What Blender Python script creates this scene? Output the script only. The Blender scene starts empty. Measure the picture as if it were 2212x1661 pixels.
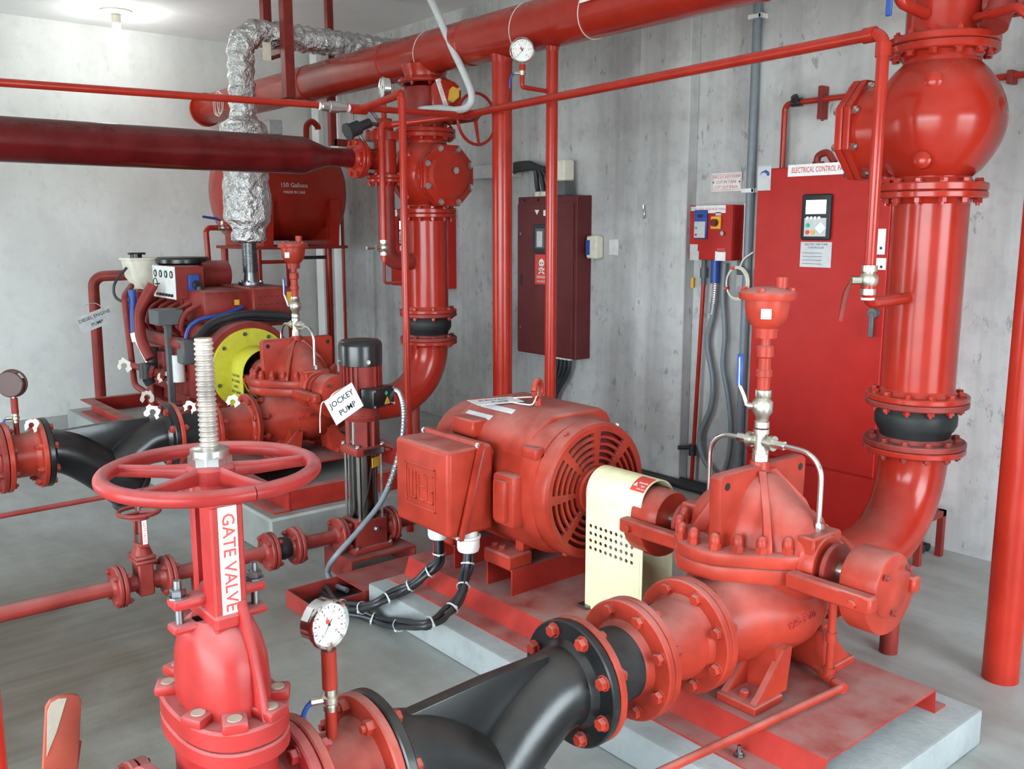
import bpy, bmesh, math, random
from mathutils import Vector as V, Matrix as MX
random.seed(7)
sc = bpy.context.scene
COL = sc.collection
PI = math.pi
# ------------------------------------------------------------------ camera
IW, IH, FPX = 2212.0, 1661.0, 2000.0
PITCH = math.atan2(IH/2-495, FPX)
YAW = math.radians(39.6)
CP = V((0, 0, 1.6))
_fh = V((-math.cos(YAW), math.sin(YAW), 0))
FW = _fh*math.cos(PITCH)-V((0, 0, 1))*math.sin(PITCH)
RT = FW.cross(V((0, 0, 1))).normalized()
UP = RT.cross(FW)
cam = bpy.data.cameras.new('camera')
cam.sensor_width = 36; cam.lens = 36*FPX/IW; cam.clip_start = .02
camo = bpy.data.objects.new('camera', cam); COL.objects.link(camo)
camo.matrix_world = MX((RT.to_4d(), UP.to_4d(), (-FW).to_4d(), CP.to_4d())).transposed()
camo.matrix_world = MX(((RT.x, UP.x, -FW.x, CP.x), (RT.y, UP.y, -FW.y, CP.y), (RT.z, UP.z, -FW.z, CP.z), (0, 0, 0, 1)))
sc.camera = camo
# ------------------------------------------------------------------ light and exposure
sc.view_settings.view_transform = 'Standard'
sc.view_settings.look = 'None'
sc.view_settings.gamma = 1
sc.view_settings.use_curve_mapping = False
sc.view_settings.exposure = 0.95
sc.cycles.max_bounces = 8; sc.cycles.diffuse_bounces = 5; sc.cycles.glossy_bounces = 3
sc.cycles.caustics_reflective = False; sc.cycles.caustics_refractive = False
sc.cycles.sample_clamp_indirect = 6
world = bpy.data.worlds.new('sky'); sc.world = world
world.use_nodes = True
_bg = world.node_tree.nodes['Background']
_bg.inputs['Color'].default_value = (0.81, 0.935, 1.0, 1); _bg.inputs['Strength'].default_value = 9.0

def portal(name, loc, rot, sx, sy):
    l = bpy.data.lights.new(name, 'AREA'); l.shape = 'RECTANGLE'; l.size = sx; l.size_y = sy
    l.cycles.is_portal = True
    o = bpy.data.objects.new(name, l); COL.objects.link(o); o.location = loc; o.rotation_euler = rot
XL, XR, YB, YF, ZC = -8.6, 2.6, 4.55, -2.8, 3.3          # room: left wall, right wall, back wall, front wall, ceiling
DOOR_F = ((-8.4, -7.0, 0.0, 2.2), (-3.4, 2.0, 0.0, 2.4))   # openings in the front wall: x0, x1, z0, z1
DOOR_R = (0.7, 3.2, 0.0, 2.3)                            # opening in the right wall: y0, y1, z0, z1
for k, d in enumerate(DOOR_F): portal('portal_front', ((d[0]+d[1])/2, YF-.05, (d[2]+d[3])/2), (PI/2, 0, 0), d[1]-d[0], d[3]-d[2])
portal('portal_right', (XR+.05, (DOOR_R[0]+DOOR_R[1])/2, (DOOR_R[2]+DOOR_R[3])/2), (PI/2, 0, PI/2), DOOR_R[1]-DOOR_R[0], DOOR_R[3]-DOOR_R[2])

def ray(px, py): return FW+RT*((px-IW/2)/FPX)+UP*((IH/2-py)/FPX)
def P(px, py, x=None, y=None, z=None):
    d = ray(px, py)
    t = (x-CP.x)/d.x if x is not None else (y-CP.y)/d.y if y is not None else (z-CP.z)/d.z
    return CP+d*t
# ------------------------------------------------------------------ materials
def nt(name):
    m = bpy.data.materials.new(name); m.use_nodes = True
    t = m.node_tree; b = t.nodes['Principled BSDF']
    return m, t, b
def N(t, typ, **kw):
    n = t.nodes.new(typ)
    for k, v in kw.items():
        if k in n.inputs: n.inputs[k].default_value = v
        else: setattr(n, k, v)
    return n
def noise(t, scale, detail=4, rough=.6, co=None):
    n = N(t, 'ShaderNodeTexNoise'); n.inputs['Scale'].default_value = scale
    n.inputs['Detail'].default_value = detail; n.inputs['Roughness'].default_value = rough
    if co is None: co = N(t, 'ShaderNodeNewGeometry').outputs['Position']
    t.links.new(co, n.inputs['Vector'])
    return n.outputs['Fac']
def ramp(t, fac, a, b, c0=(0, 0, 0, 1), c1=(1, 1, 1, 1)):
    r = N(t, 'ShaderNodeValToRGB'); e = r.color_ramp.elements
    e[0].position = a; e[1].position = b; e[0].color = c0; e[1].color = c1
    t.links.new(fac, r.inputs['Fac']); return r.outputs['Color']
def mixc(t, fac, a, b, mode='MIX'):
    m = N(t, 'ShaderNodeMix'); m.data_type = 'RGBA'; m.blend_type = mode
    for s, v in ((m.inputs['Factor'], fac), (m.inputs['A'], a), (m.inputs['B'], b)):
        if isinstance(v, bpy.types.NodeSocket): t.links.new(v, s)
        else: s.default_value = v if not isinstance(v, tuple) else (v if len(v) == 4 else (*v, 1))
    # colour sockets are separate from float ones
    for i in m.inputs:
        if i.name == 'A' and i.type == 'RGBA':
            if isinstance(a, bpy.types.NodeSocket): t.links.new(a, i)
            else: i.default_value = (*a, 1) if len(a) == 3 else a
        if i.name == 'B' and i.type == 'RGBA':
            if isinstance(b, bpy.types.NodeSocket): t.links.new(b, i)
            else: i.default_value = (*b, 1) if len(b) == 3 else b
    return [o for o in m.outputs if o.type == 'RGBA'][0]
def mixcol(t, fac, a, b, mode='MIX'):
    m = t.nodes.new('ShaderNodeMixRGB'); m.blend_type = mode
    for k, v in (('Fac', fac), ('Color1', a), ('Color2', b)):
        if isinstance(v, bpy.types.NodeSocket): t.links.new(v, m.inputs[k])
        elif isinstance(v, (int, float)): m.inputs[k].default_value = v
        else: m.inputs[k].default_value = (*v, 1) if len(v) == 3 else v
    return m.outputs['Color']
def math_(t, op, a, b=None):
    m = t.nodes.new('ShaderNodeMath'); m.operation = op
    for i, v in enumerate((a, b)):
        if v is None: continue
        if isinstance(v, bpy.types.NodeSocket): t.links.new(v, m.inputs[i])
        else: m.inputs[i].default_value = v
    return m.outputs[0]
def bump(t, b, h, strength, dist=.004):
    n = N(t, 'ShaderNodeBump'); n.inputs['Strength'].default_value = strength; n.inputs['Distance'].default_value = dist
    t.links.new(h, n.inputs['Height']); t.links.new(n.outputs['Normal'], b.inputs['Normal'])
def paint(name, col, rough=.38, dust=.5, dustcol=(.50, .30, .26), vary=.18, bmp=.12, metal=0, coat=0, spec=.25):
    m, t, b = nt(name); b.inputs['Specular IOR Level'].default_value = spec
    b.inputs['Roughness'].default_value = rough; b.inputs['Metallic'].default_value = metal
    if coat: b.inputs['Coat Weight'].default_value = coat; b.inputs['Coat Roughness'].default_value = .12
    n1 = noise(t, 7, 5); n2 = noise(t, 38, 4)
    dark = tuple(c*(1-vary*1.6) for c in col); lite = tuple(min(1, c*(1+vary)+.004) for c in col)
    c = mixcol(t, ramp(t, n1, .3, .7), dark, lite)
    if dust:
        g = N(t, 'ShaderNodeNewGeometry')
        s = N(t, 'ShaderNodeSeparateXYZ'); t.links.new(g.outputs['Normal'], s.inputs[0])
        up = ramp(t, s.outputs['Z'], .35, .95)
        f = math_(t, 'MULTIPLY', math_(t, 'MULTIPLY', up, ramp(t, n1, .2, .65)), dust)
        c = mixcol(t, f, c, dustcol)
        r = math_(t, 'ADD', math_(t, 'MULTIPLY', f, .5), rough)
        t.links.new(r, b.inputs['Roughness'])
    t.links.new(c, b.inputs['Base Color'])
    if bmp: bump(t, b, n2, bmp)
    return m
def plain(name, col, rough=.5, metal=0, emit=0, bmp=0, bs=60):
    m, t, b = nt(name)
    n1 = noise(t, 25, 3)
    c = mixcol(t, ramp(t, n1, .3, .7), tuple(x*.9 for x in col), tuple(min(1, x*1.06) for x in col))
    t.links.new(c, b.inputs['Base Color'])
    b.inputs['Roughness'].default_value = rough; b.inputs['Metallic'].default_value = metal
    if emit:
        b.inputs['Emission Color'].default_value = (*col, 1); b.inputs['Emission Strength'].default_value = emit
    if bmp: bump(t, b, noise(t, bs, 4), bmp)
    return m
M = {}
M['red'] = paint('red_paint', (.375, .034, .018),   .36, .7, (.40, .22, .20))
M['red_dusty'] = paint('dusty_red_paint', (.34, .022, .020), .34, .8, (.44, .19, .19))
M['red_pipe'] = paint('red_pipe_paint', (.38, .021, .010), .2, .42, (.26, .15, .125), vary=.07, bmp=.05, spec=.32)
M['red_dull'] = paint('dull_red_paint', (.25, .028, .022), .42, .5, (.33, .2, .19))
M['red_shaded'] = paint('shaded_red_paint', (.115, .005, .006), .2, .6, (.10, .068, .06), bmp=.05, spec=.3)  # pipe red darkened: the relief pipe's shade is put into its colour
M['red_skid'] = paint('skid_red_paint', (.38, .026, .018), .45, .97, (.36, .225, .21))
M['red_panel'] = paint('panel_red', (.42, .014, .010), .4, 0, vary=.05, bmp=.05)
M['maroon'] = paint('maroon_panel', (.125, .022, .024), .5, .2, (.2, .14, .13), vary=.08, bmp=.05)
M['black'] = paint('black_paint', (.008, .008, .009), .27, .4, (.085, .072, .064), vary=.3, bmp=.1, spec=.5)
M['rubber'] = paint('black_rubber', (.02, .021, .022), .5, .4, (.12, .11, .10), vary=.3)
M['cable'] = plain('cable_black', (.022, .024, .028), .42)
M['steel'] = plain('steel', (.62, .62, .61), .28, 1)
M['chrome'] = plain('polished_steel', (.75, .74, .72), .14, 1)
M['brass'] = plain('nickel_brass', (.66, .62, .53), .3, 1)
M['dark_steel'] = plain('dark_steel', (.25, .26, .27), .35, 1)
M['grey_conduit'] = plain('grey_conduit', (.19, .22, .25), .45)
M['white'] = plain('white_plastic', (.82, .82, .80), .4)
M['paper'] = plain('white_tag', (.80, .82, .84), .55)
M['label_grey'] = plain('grey_label', (.55, .56, .57), .5)
M['cream'] = plain('cream_tank', (.80, .75, .63), .45)
M['print'] = plain('black_print', (.02, .02, .022), .6)
M['print_red'] = plain('red_print', (.62, .06, .05), .6)
M['print_white'] = plain('white_print', (.8, .76, .72), .6)
M['yellow'] = plain('yellow_guard', (.86, .84, .54), .42, bmp=.03)
M['yellow2'] = plain('yellow_housing', (.60, .56, .05), .45, bmp=.05)
M['amber'] = plain('amber_plastic', (.75, .42, .03), .45)
M['blue'] = plain('blue_grip', (.02, .07, .32), .45)
M['green'] = plain('green_print', (.02, .42, .25), .5)
M['grey_pl'] = plain('grey_plastic', (.10, .105, .11), .5)
M['tan'] = plain('tan_studs', (.40, .36, .29), .6)
M['column'] = plain('dark_reflection_steel', (.20, .19, .18), .16, 1)  # polished steel with its dark reflections put into the base colour
M['lcd'] = plain('screen', (.75, .88, .85), .3, emit=1.2)
M['redbtn'] = plain('red_button', (.75, .05, .04), .4)
M['pvc'] = plain('white_pvc', (.58, .60, .61), .45)
M['twine'] = plain('string', (.66, .62, .55), .8)
M['bulb'] = plain('lit_bulb', (.95, 1, .97), .4, emit=55)
def foil():
    m, t, b = nt('aluminium_foil')
    b.inputs['Base Color'].default_value = (.80, .79, .78, 1); b.inputs['Metallic'].default_value = 1; b.inputs['Roughness'].default_value = .2
    v = N(t, 'ShaderNodeTexVoronoi'); v.inputs['Scale'].default_value = 15
    g = N(t, 'ShaderNodeNewGeometry'); t.links.new(g.outputs['Position'], v.inputs['Vector'])
    h = math_(t, 'ADD', v.outputs['Distance'], math_(t, 'MULTIPLY', noise(t, 34, 4), 1.0))
    bump(t, b, h, 1, .03)
    return m
M['foil'] = foil()
def concrete(name, c0, c1, stain, sscale=1.2, bmp=.25, rough=.85, spots=True, streak=None):
    m, t, b = nt(name)
    a = noise(t, sscale, 6, .62); n2 = noise(t, sscale*9, 5, .6); n3 = noise(t, 120, 3)
    c = mixcol(t, ramp(t, a, .32, .68), c0, c1)
    c = mixcol(t, math_(t, 'MULTIPLY', ramp(t, n2, .5, .8), .45), c, stain)
    if streak:
        co = N(t, 'ShaderNodeNewGeometry').outputs['Position']
        mp = N(t, 'ShaderNodeMapping'); mp.inputs['Scale'].default_value = streak; mp.inputs['Rotation'].default_value = (0, 0, .3 if streak[2] == 1 else 0)
        t.links.new(co, mp.inputs['Vector'])
        s = noise(t, 1.6, 6, .65, mp.outputs['Vector'])
        c = mixcol(t, math_(t, 'MULTIPLY', ramp(t, s, .42, .72), .55), c, stain)
    if spots:
        co = N(t, 'ShaderNodeNewGeometry').outputs['Position']
        mp = N(t, 'ShaderNodeMapping'); mp.inputs['Rotation'].default_value = (0, .6, 0); mp.inputs['Scale'].default_value = (1, 1, .45)
        t.links.new(co, mp.inputs['Vector'])
        sp = noise(t, 17, 4, .7, mp.outputs['Vector'])
        c = mixcol(t, math_(t, 'MULTIPLY', ramp(t, sp, .615, .68), .55*float(spots)), c, tuple(x*.35 for x in c0))
    t.links.new(c, b.inputs['Base Color']); b.inputs['Roughness'].default_value = rough
    bump(t, b, math_(t, 'ADD', n2, math_(t, 'MULTIPLY', n3, .25)), bmp, .01)
    return m
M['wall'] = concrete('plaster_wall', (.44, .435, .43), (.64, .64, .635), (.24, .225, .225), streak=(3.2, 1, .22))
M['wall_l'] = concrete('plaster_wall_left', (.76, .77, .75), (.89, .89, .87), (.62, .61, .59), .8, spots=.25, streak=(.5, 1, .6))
M['ceil'] = concrete('ceiling_paint', (.90, .895, .885), (.94, .935, .93), (.82, .80, .79), .8, .12, spots=False)
M['floor'] = concrete('cement_floor', (.30, .315, .305), (.43, .455, .445), (.20, .19, .17), .7, .18, .5, False, streak=(.9, 3.2, 1))
def floor_brown_patch():  # blends streaky dark brown into the floor around one point
    m = M['floor']; t = m.node_tree; b = t.nodes['Principled BSDF']; src = b.inputs['Base Color'].links[0].from_socket
    co = N(t, 'ShaderNodeNewGeometry').outputs['Position']
    v = N(t, 'ShaderNodeVectorMath'); v.operation = 'DISTANCE'; t.links.new(co, v.inputs[0]); v.inputs[1].default_value = (-3.6, .2, 0)
    d = math_(t, 'ADD', v.outputs['Value'], math_(t, 'MULTIPLY', noise(t, 2.2, 5), 1.6))
    r = ramp(t, math_(t, 'MULTIPLY', d, .33), .5, 1.0, (1, 1, 1, 1), (0, 0, 0, 1))
    mp = N(t, 'ShaderNodeMapping'); mp.inputs['Rotation'].default_value = (0, 0, .35); mp.inputs['Scale'].default_value = (14, 1.2, 1); t.links.new(co, mp.inputs['Vector'])
    st = mixcol(t, ramp(t, noise(t, 1.3, 5, .6, mp.outputs['Vector']), .3, .7), (.075, .062, .046), (.15, .13, .10))
    t.links.new(mixcol(t, math_(t, 'MULTIPLY', r, .95), src, st), b.inputs['Base Color'])
floor_brown_patch()
M['plinth'] = concrete('plinth_cement', (.24, .265, .268), (.35, .375, .378), (.20, .20, .20), 2.2, .35, .85, False)
M['soil'] = concrete('yard', (.42, .40, .36), (.5, .48, .44), (.36, .33, .28), .5, .2, .9, False)
M['stem'] = (lambda: (lambda m: m)(paint('rusty_stem', (.46, .40, .36), .4, .9, (.30, .17, .09), vary=.5, metal=.5)))()
# ------------------------------------------------------------------ building blocks
WO = {}
def fin(bm, name, mat, parent=None, smooth=40, label=None):
    me = bpy.data.meshes.new(name)
    if parent is not None: bmesh.ops.translate(bm, verts=bm.verts, vec=-WO[parent])
    bmesh.ops.recalc_face_normals(bm, faces=bm.faces)
    bm.to_mesh(me); bm.free()
    if mat is not None: me.materials.append(M[mat] if isinstance(mat, str) else mat)
    if smooth:
        me.polygons.foreach_set('use_smooth', [True]*len(me.polygons))
        me.set_sharp_from_angle(angle=math.radians(smooth))
    o = bpy.data.objects.new(name, me); COL.objects.link(o)
    if parent is not None: o.parent = parent; WO[o] = WO[parent]
    else: WO[o] = V((0, 0, 0))
    if label: o['label'] = label
    return o
def T(name, label, cat, loc, group=None):
    o = bpy.data.objects.new(name, None); COL.objects.link(o); o.empty_display_size = .05
    o.location = loc; o['label'] = label; o['category'] = cat
    if group: o['group'] = group
    WO[o] = V(loc); return o
def tag(o, label, cat, group=None):
    o['label'] = label; o['category'] = cat
    if group: o['group'] = group
    return o
def root(o):                       # move a single mesh object's origin to its base
    me = o.data; vs = [v.co for v in me.vertices]
    c = V((sum(v.x for v in vs)/len(vs), sum(v.y for v in vs)/len(vs), min(v.z for v in vs)))
    me.transform(MX.Translation(-c)); o.location = c; WO[o] = c; return o
def inst(name, me, Mw, parent):
    o = bpy.data.objects.new(name, me); COL.objects.link(o); o.parent = parent
    o.matrix_local = MX.Translation(-WO[parent]) @ Mw
    return o
def dup(src, delta, label=None, group=None, parent=None):
    c = src.copy(); COL.objects.link(c)
    if parent is None:
        c.location = src.location+V(delta); WO[c] = WO[src]+V(delta)
        if label: c['label'] = label
        if group: c['group'] = group
    else:
        c.parent = parent; WO[c] = WO[parent]
    for ch in list(src.children): dup(ch, (0, 0, 0), parent=c)
    return c
def frame(c, axis, up=None):
    z = V(axis).normalized(); u = V(up) if up else (V((0, 0, 1)) if abs(z.z) < .9 else V((1, 0, 0)))
    x = u.cross(z).normalized(); y = z.cross(x)
    return MX(((x.x, y.x, z.x, c[0]), (x.y, y.y, z.y, c[1]), (x.z, y.z, z.z, c[2]), (0, 0, 0, 1)))
def lathe(bm, prof, Mw=MX.Identity(4), seg=32, closed=False):
    rings = []
    for r, z in prof:
        if r < 1e-6: rings.append([bm.verts.new(Mw @ V((0, 0, z)))])
        else: rings.append([bm.verts.new(Mw @ V((r*math.cos(2*PI*i/seg), r*math.sin(2*PI*i/seg), z))) for i in range(seg)])
    prs = list(zip(rings, rings[1:]))
    if closed: prs.append((rings[-1], rings[0]))
    for a, b in prs:
        if len(a) == 1 and len(b) == 1: continue
        for i in range(seg):
            j = (i+1) % seg
            if len(a) == 1: bm.faces.new((a[0], b[i], b[j]))
            elif len(b) == 1: bm.faces.new((a[i], a[j], b[0]))
            else: bm.faces.new((a[i], a[j], b[j], b[i]))
    return bm
def cyl(bm, a, b, r, r2=None, seg=24, cap=True):
    a = V(a); b = V(b); L = (b-a).length
    r2 = r if r2 is None else r2
    p = [(r, 0), (r2, L)]
    if cap: p = [(0, 0)]+p+[(0, L)]
    return lathe(bm, p, frame(a, b-a), seg)
def box(bm, lo, hi, bev=0, Mw=MX.Identity(4), seg=1):
    t = bmesh.new()
    bmesh.ops.create_cube(t, size=1)
    for v in t.verts:
        v.co = V(((lo[0]+hi[0])/2+v.co.x*(hi[0]-lo[0]), (lo[1]+hi[1])/2+v.co.y*(hi[1]-lo[1]), (lo[2]+hi[2])/2+v.co.z*(hi[2]-lo[2])))
    if bev: bmesh.ops.bevel(t, geom=t.edges[:], offset=bev, segments=seg, profile=.5, affect='EDGES')
    return merge(bm, t, Mw)
def merge(bm, t, Mw=MX.Identity(4)):
    mp = {v: bm.verts.new(Mw @ v.co) for v in t.verts}
    for f in t.faces:
        try: bm.faces.new([mp[v] for v in f.verts])
        except ValueError: pass
    t.free(); return bm
def prism(bm, pts, z0, z1, Mw=MX.Identity(4), bev=0, seg=2):
    t = bmesh.new()
    a = [t.verts.new((p[0], p[1], z0)) for p in pts]; b = [t.verts.new((p[0], p[1], z1)) for p in pts]
    n = len(pts); t.faces.new(a[::-1]); t.faces.new(b)
    for i in range(n): t.faces.new((a[i], a[(i+1) % n], b[(i+1) % n], b[i]))
    bmesh.ops.recalc_face_normals(t, faces=t.faces)
    if bev:
        e = [e for e in t.edges if abs(e.verts[0].co.z-e.verts[1].co.z) < 1e-6]
        bmesh.ops.bevel(t, geom=e, offset=bev, segments=seg, profile=.5, affect='EDGES')
    return merge(bm, t, Mw)
def tube(bm, pts, r, seg=16, cap=True):
    pts = [V(p) for p in pts]; n = len(pts)
    rr = r if isinstance(r, (list, tuple)) else [r]*n
    tan = [(pts[min(i+1, n-1)]-pts[max(i-1, 0)]).normalized() for i in range(n)]
    u = V((0, 0, 1)) if abs(tan[0].z) < .9 else V((1, 0, 0))
    x = u.cross(tan[0]).normalized(); rings = []
    for i in range(n):
        x = (x-tan[i]*x.dot(tan[i])).normalized(); y = tan[i].cross(x)
        rings.append([bm.verts.new(pts[i]+(x*math.cos(2*PI*k/seg)+y*math.sin(2*PI*k/seg))*rr[i]) for k in range(seg)])
    for a, b in zip(rings, rings[1:]):
        for k in range(seg): bm.faces.new((a[k], a[(k+1) % seg], b[(k+1) % seg], b[k]))
    if cap: bm.faces.new(rings[0][::-1]); bm.faces.new(rings[-1])
    return bm
def bend(pts, R, n=7):
    pts = [V(p) for p in pts]; out = [pts[0]]
    for a, b, c in zip(pts, pts[1:], pts[2:]):
        d0 = (a-b).normalized(); d1 = (c-b).normalized(); ang = d0.angle(d1)
        L = min(R/math.tan(ang/2) if ang < PI-.01 else 0, (a-b).length*.48, (c-b).length*.48)
        if L < 1e-5: out.append(b); continue
        p0 = b+d0*L; p1 = b+d1*L
        ctr = b+(d0+d1).normalized()*(L/math.cos(ang/2)); rv0 = p0-ctr; rv1 = p1-ctr
        th = rv0.angle(rv1); ax = rv0.cross(rv1).normalized()
        for i in range(n+1): out.append(ctr+MX.Rotation(th*i/n, 3, ax) @ rv0)
    out.append(pts[-1]); return out
def spline(pts, n=8):
    pts = [V(p) for p in pts]; q = [pts[0]*2-pts[1]]+pts+[pts[-1]*2-pts[-2]]; out = []
    for i in range(1, len(q)-2):
        for k in range(n):
            t = k/n; a, b, c, d = q[i-1:i+3]
            out.append(.5*((2*b)+(c-a)*t+(2*a-5*b+4*c-d)*t*t+(3*b-a-3*c+d)*t**3))
    out.append(pts[-1]); return out
_bolt = {}
def bolt_mesh(size, length, mat, acorn=False):
    k = (size, round(length, 4), mat, acorn)
    if k in _bolt: return _bolt[k]
    bm = bmesh.new(); r = size*.58; h = size*.62
    if acorn:
        lathe(bm, [(0, 0), (r, 0), (r, h*1.0)], seg=6)
        lathe(bm, [(r*.9, h*1.0), (r*.92, h*1.7), (r*.7, h*2.3), (r*.35, h*2.6), (0, h*2.66)], seg=12)
    else:
        lathe(bm, [(0, 0), (r, 0), (r, h*.85), (r*.85, h), (0, h)], seg=6)
        lathe(bm, [(r*1.02, -.0005), (r*1.25, -.0005), (r*1.25, .003), (r*1.0, .003)], seg=10)
        if length > 0:
            lathe(bm, [(0, -length-h*1.5), (r*.5, -length-h*1.5), (r*.5, 0)], seg=8)
            lathe(bm, [(r, -length-h), (r, -length), (0, -length)], seg=6); lathe(bm, [(0, -length-h), (r, -length-h)], seg=6)
    me = bpy.data.meshes.new('bolt'); bmesh.ops.recalc_face_normals(bm, faces=bm.faces); bm.to_mesh(me); bm.free()
    me.materials.append(M[mat]); me.polygons.foreach_set('use_smooth', [True]*len(me.polygons)); me.set_sharp_from_angle(angle=math.radians(35))
    _bolt[k] = me; return me
def bolts(parent, c, axis, rb, n, size, length, mat, phase=.5, acorn=False, name='bolt', up=None):
    me = bolt_mesh(size, length, mat, acorn); F = frame(c, axis, up)
    for i in range(n):
        a = 2*PI*(i+phase)/n
        inst(name, me, F @ MX.Translation((rb*math.cos(a), rb*math.sin(a), 0)) @ MX.Rotation(a+random.uniform(-.3, .3), 4, 'Z'), parent)
def flange(parent, c, axis, R, t, rin, mat, nb=8, size=.022, blen=None, bmat=None, bolts_on=True, name='flange', hub=.02, seg=48, phase=.5):
    """ring flange: face plane at c, body extends t back along -axis, weld hub behind"""
    bm = bmesh.new(); e = .004
    lathe(bm, [(rin, 0), (R-e, 0), (R, -e), (R, -t+e), (R-e, -t), (rin+hub*.7, -t), (rin+hub*.15, -t-hub*.7), (rin, -t-hub)], frame(c, axis), seg, True)
    o = fin(bm, name, mat, parent)
    if bolts_on:
        bolts(o, V(c)-V(axis).normalized()*t, -V(axis), R*.84, nb, size, (2*t+.004) if blen is None else blen, bmat or mat, phase)
    return o
def text(parent, body, size, Mw, mat, name='lettering', align='CENTER', ext=.0004, sx=1.0, bold=0):
    cu = bpy.data.curves.new('t', 'FONT'); cu.body = body; cu.size = size; cu.align_x = align; cu.align_y = 'CENTER'
    cu.extrude = ext; cu.resolution_u = 2; cu.offset = bold
    o = bpy.data.objects.new('t', cu); COL.objects.link(o)
    dg = bpy.context.evaluated_depsgraph_get(); me = bpy.data.meshes.new_from_object(o.evaluated_get(dg))
    bpy.data.objects.remove(o); bpy.data.curves.remove(cu)
    me.transform(Mw @ MX.Scale(sx, 4, (1, 0, 0)))
    me.transform(MX.Translation(-WO[parent])); me.materials.clear(); me.materials.append(M[mat]); me.name = name
    q = bpy.data.objects.new(name, me); COL.objects.link(q); q.parent = parent; WO[q] = WO[parent]
    return q
def plane_frame(c, right, up):
    r = V(right).normalized(); u = V(up).normalized(); n = r.cross(u)
    return MX(((r.x, u.x, n.x, c[0]), (r.y, u.y, n.y, c[1]), (r.z, u.z, n.z, c[2]), (0, 0, 0, 1)))
def plate(bm, F, w, h, t=.002, bev=0):
    return box(bm, (-w/2, -h/2, 0), (w/2, h/2, t), bev, F)
# ------------------------------------------------------------------ room shell
def S(name, bm, mat, smooth=0):
    o = fin(bm, name, mat, None, smooth); o['kind'] = 'structure'; return o
bm = bmesh.new(); box(bm, (XL-.2, YF-.2, -.15), (XR+.2, YB+.2, 0)); S('floor', bm, 'floor')
bm = bmesh.new(); box(bm, (XL-.2, YF-.2, ZC), (XR+.2, YB+.2, ZC+.15)); S('ceiling', bm, 'ceil')
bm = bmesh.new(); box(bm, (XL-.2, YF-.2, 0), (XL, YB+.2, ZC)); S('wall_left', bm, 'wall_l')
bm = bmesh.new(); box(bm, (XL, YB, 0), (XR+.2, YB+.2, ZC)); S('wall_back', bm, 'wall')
bm = bmesh.new(); cuts = [XL]+[v for d in DOOR_F for v in d[:2]]+[XR+.2]
for i in range(0, len(cuts), 2): box(bm, (cuts[i], YF-.2, 0), (cuts[i+1], YF, ZC))
for d in DOOR_F: box(bm, (d[0], YF-.2, d[3]), (d[1], YF, ZC))
S('wall_front', bm, 'wall')
y0, y1, z0, z1 = DOOR_R
bm = bmesh.new(); box(bm, (XR, YF, 0), (XR+.2, y0, ZC)); box(bm, (XR, y1, 0), (XR+.2, YB, ZC)); box(bm, (XR, y0, z1), (XR+.2, y1, ZC)); S('wall_right', bm, 'wall')
bm = bmesh.new(); box(bm, (-40, -40, -.4), (40, 40, -.16)); S('ground', bm, 'soil')
# pilaster and joints on the back wall
pa = P(1372, 600, y=YB-.09).x; pb = P(1478, 600, y=YB-.09).x
bm = bmesh.new(); box(bm, (pa, YB-.09, 0), (pb, YB, ZC), .006); S('trim_1', bm, 'wall')
ca = P(676, 300, y=YB-.05).x; cb = P(706, 300, y=YB-.05).x
bm = bmesh.new(); box(bm, (ca, YB-.06, 0), (ca+.14, YB, ZC), .004); box(bm, (cb+.05, YB-.04, 0), (cb+.2, YB, ZC), .004); S('trim_2', bm, 'ceil')
# ================================================================== pump set 1 : plinth, skid, pump, motor
X1, Y1, ZS = -1.68, 2.40, .61
X2, Y2, DZ = -4.93, 2.45, .105
bm = bmesh.new(); box(bm, (-3.27, 1.91, 0), (-1.13, 2.85, .12), .012, seg=2)
tag(root(fin(bm, 'concrete_plinth', 'plinth')), 'low grey cement plinth under the electric pump and red motor', 'plinth')
# skid : folded hat section sheet
sk = T('base_frame', 'dusty red folded steel base frame under the electric pump and motor', 'base frame', (-2.2, 2.39, .12))
prof = [(2.0, .1205), (2.075, .1205), (2.10, .195), (2.70, .195), (2.705, .1205), (2.775, .1205)]
def sheet(bm, prof, x0, x1, t):
    up = [(y, z+t) for y, z in prof]; lo = list(prof)
    pts = lo+up[::-1]; n = len(pts)
    a = [bm.verts.new((x0, p[0], p[1])) for p in pts]; b = [bm.verts.new((x1, p[0], p[1])) for p in pts]
    for i in range(n): bm.faces.new((a[i], a[(i+1) % n], b[(i+1) % n], b[i]))
    m = len(prof)
    for i in range(m-1):
        for s in (a, b): bm.faces.new((s[i], s[i+1], s[n-2-i], s[n-1-i]))
bm = bmesh.new(); sheet(bm, prof, -3.24, -1.215, .006); fin(bm, 'deck', 'red_skid', sk, 30)
for xx in (-3.1, -2.25, -1.45):
    for yy in (2.035, 2.74):
        inst('anchor_bolt', bolt_mesh(.022, 0, 'dark_steel'), MX.Translation((xx, yy, .128)), sk)
        bm = bmesh.new(); cyl(bm, (xx, yy, .128), (xx, yy, .16), .006, seg=8); fin(bm, 'stud', 'dark_steel', sk)
# rear raised end channel and motor cross beams
def channel(bm, x0, x1, y0, y1, z0, z1, t=.008):          # C section running along Y, open towards -Y end
    box(bm, (x0, y0, z1-t), (x1, y1, z1)); box(bm, (x0, y0, z0), (x0+t, y1, z1-t)); box(bm, (x1-t, y0, z0), (x1, y1, z1-t))
for xx in (-2.775, -3.15):
    bm = bmesh.new(); channel(bm, xx, xx+.16, 2.165, 2.66, .2015, .305); fin(bm, 'motor_rail', 'red_skid', sk, 30)
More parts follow.
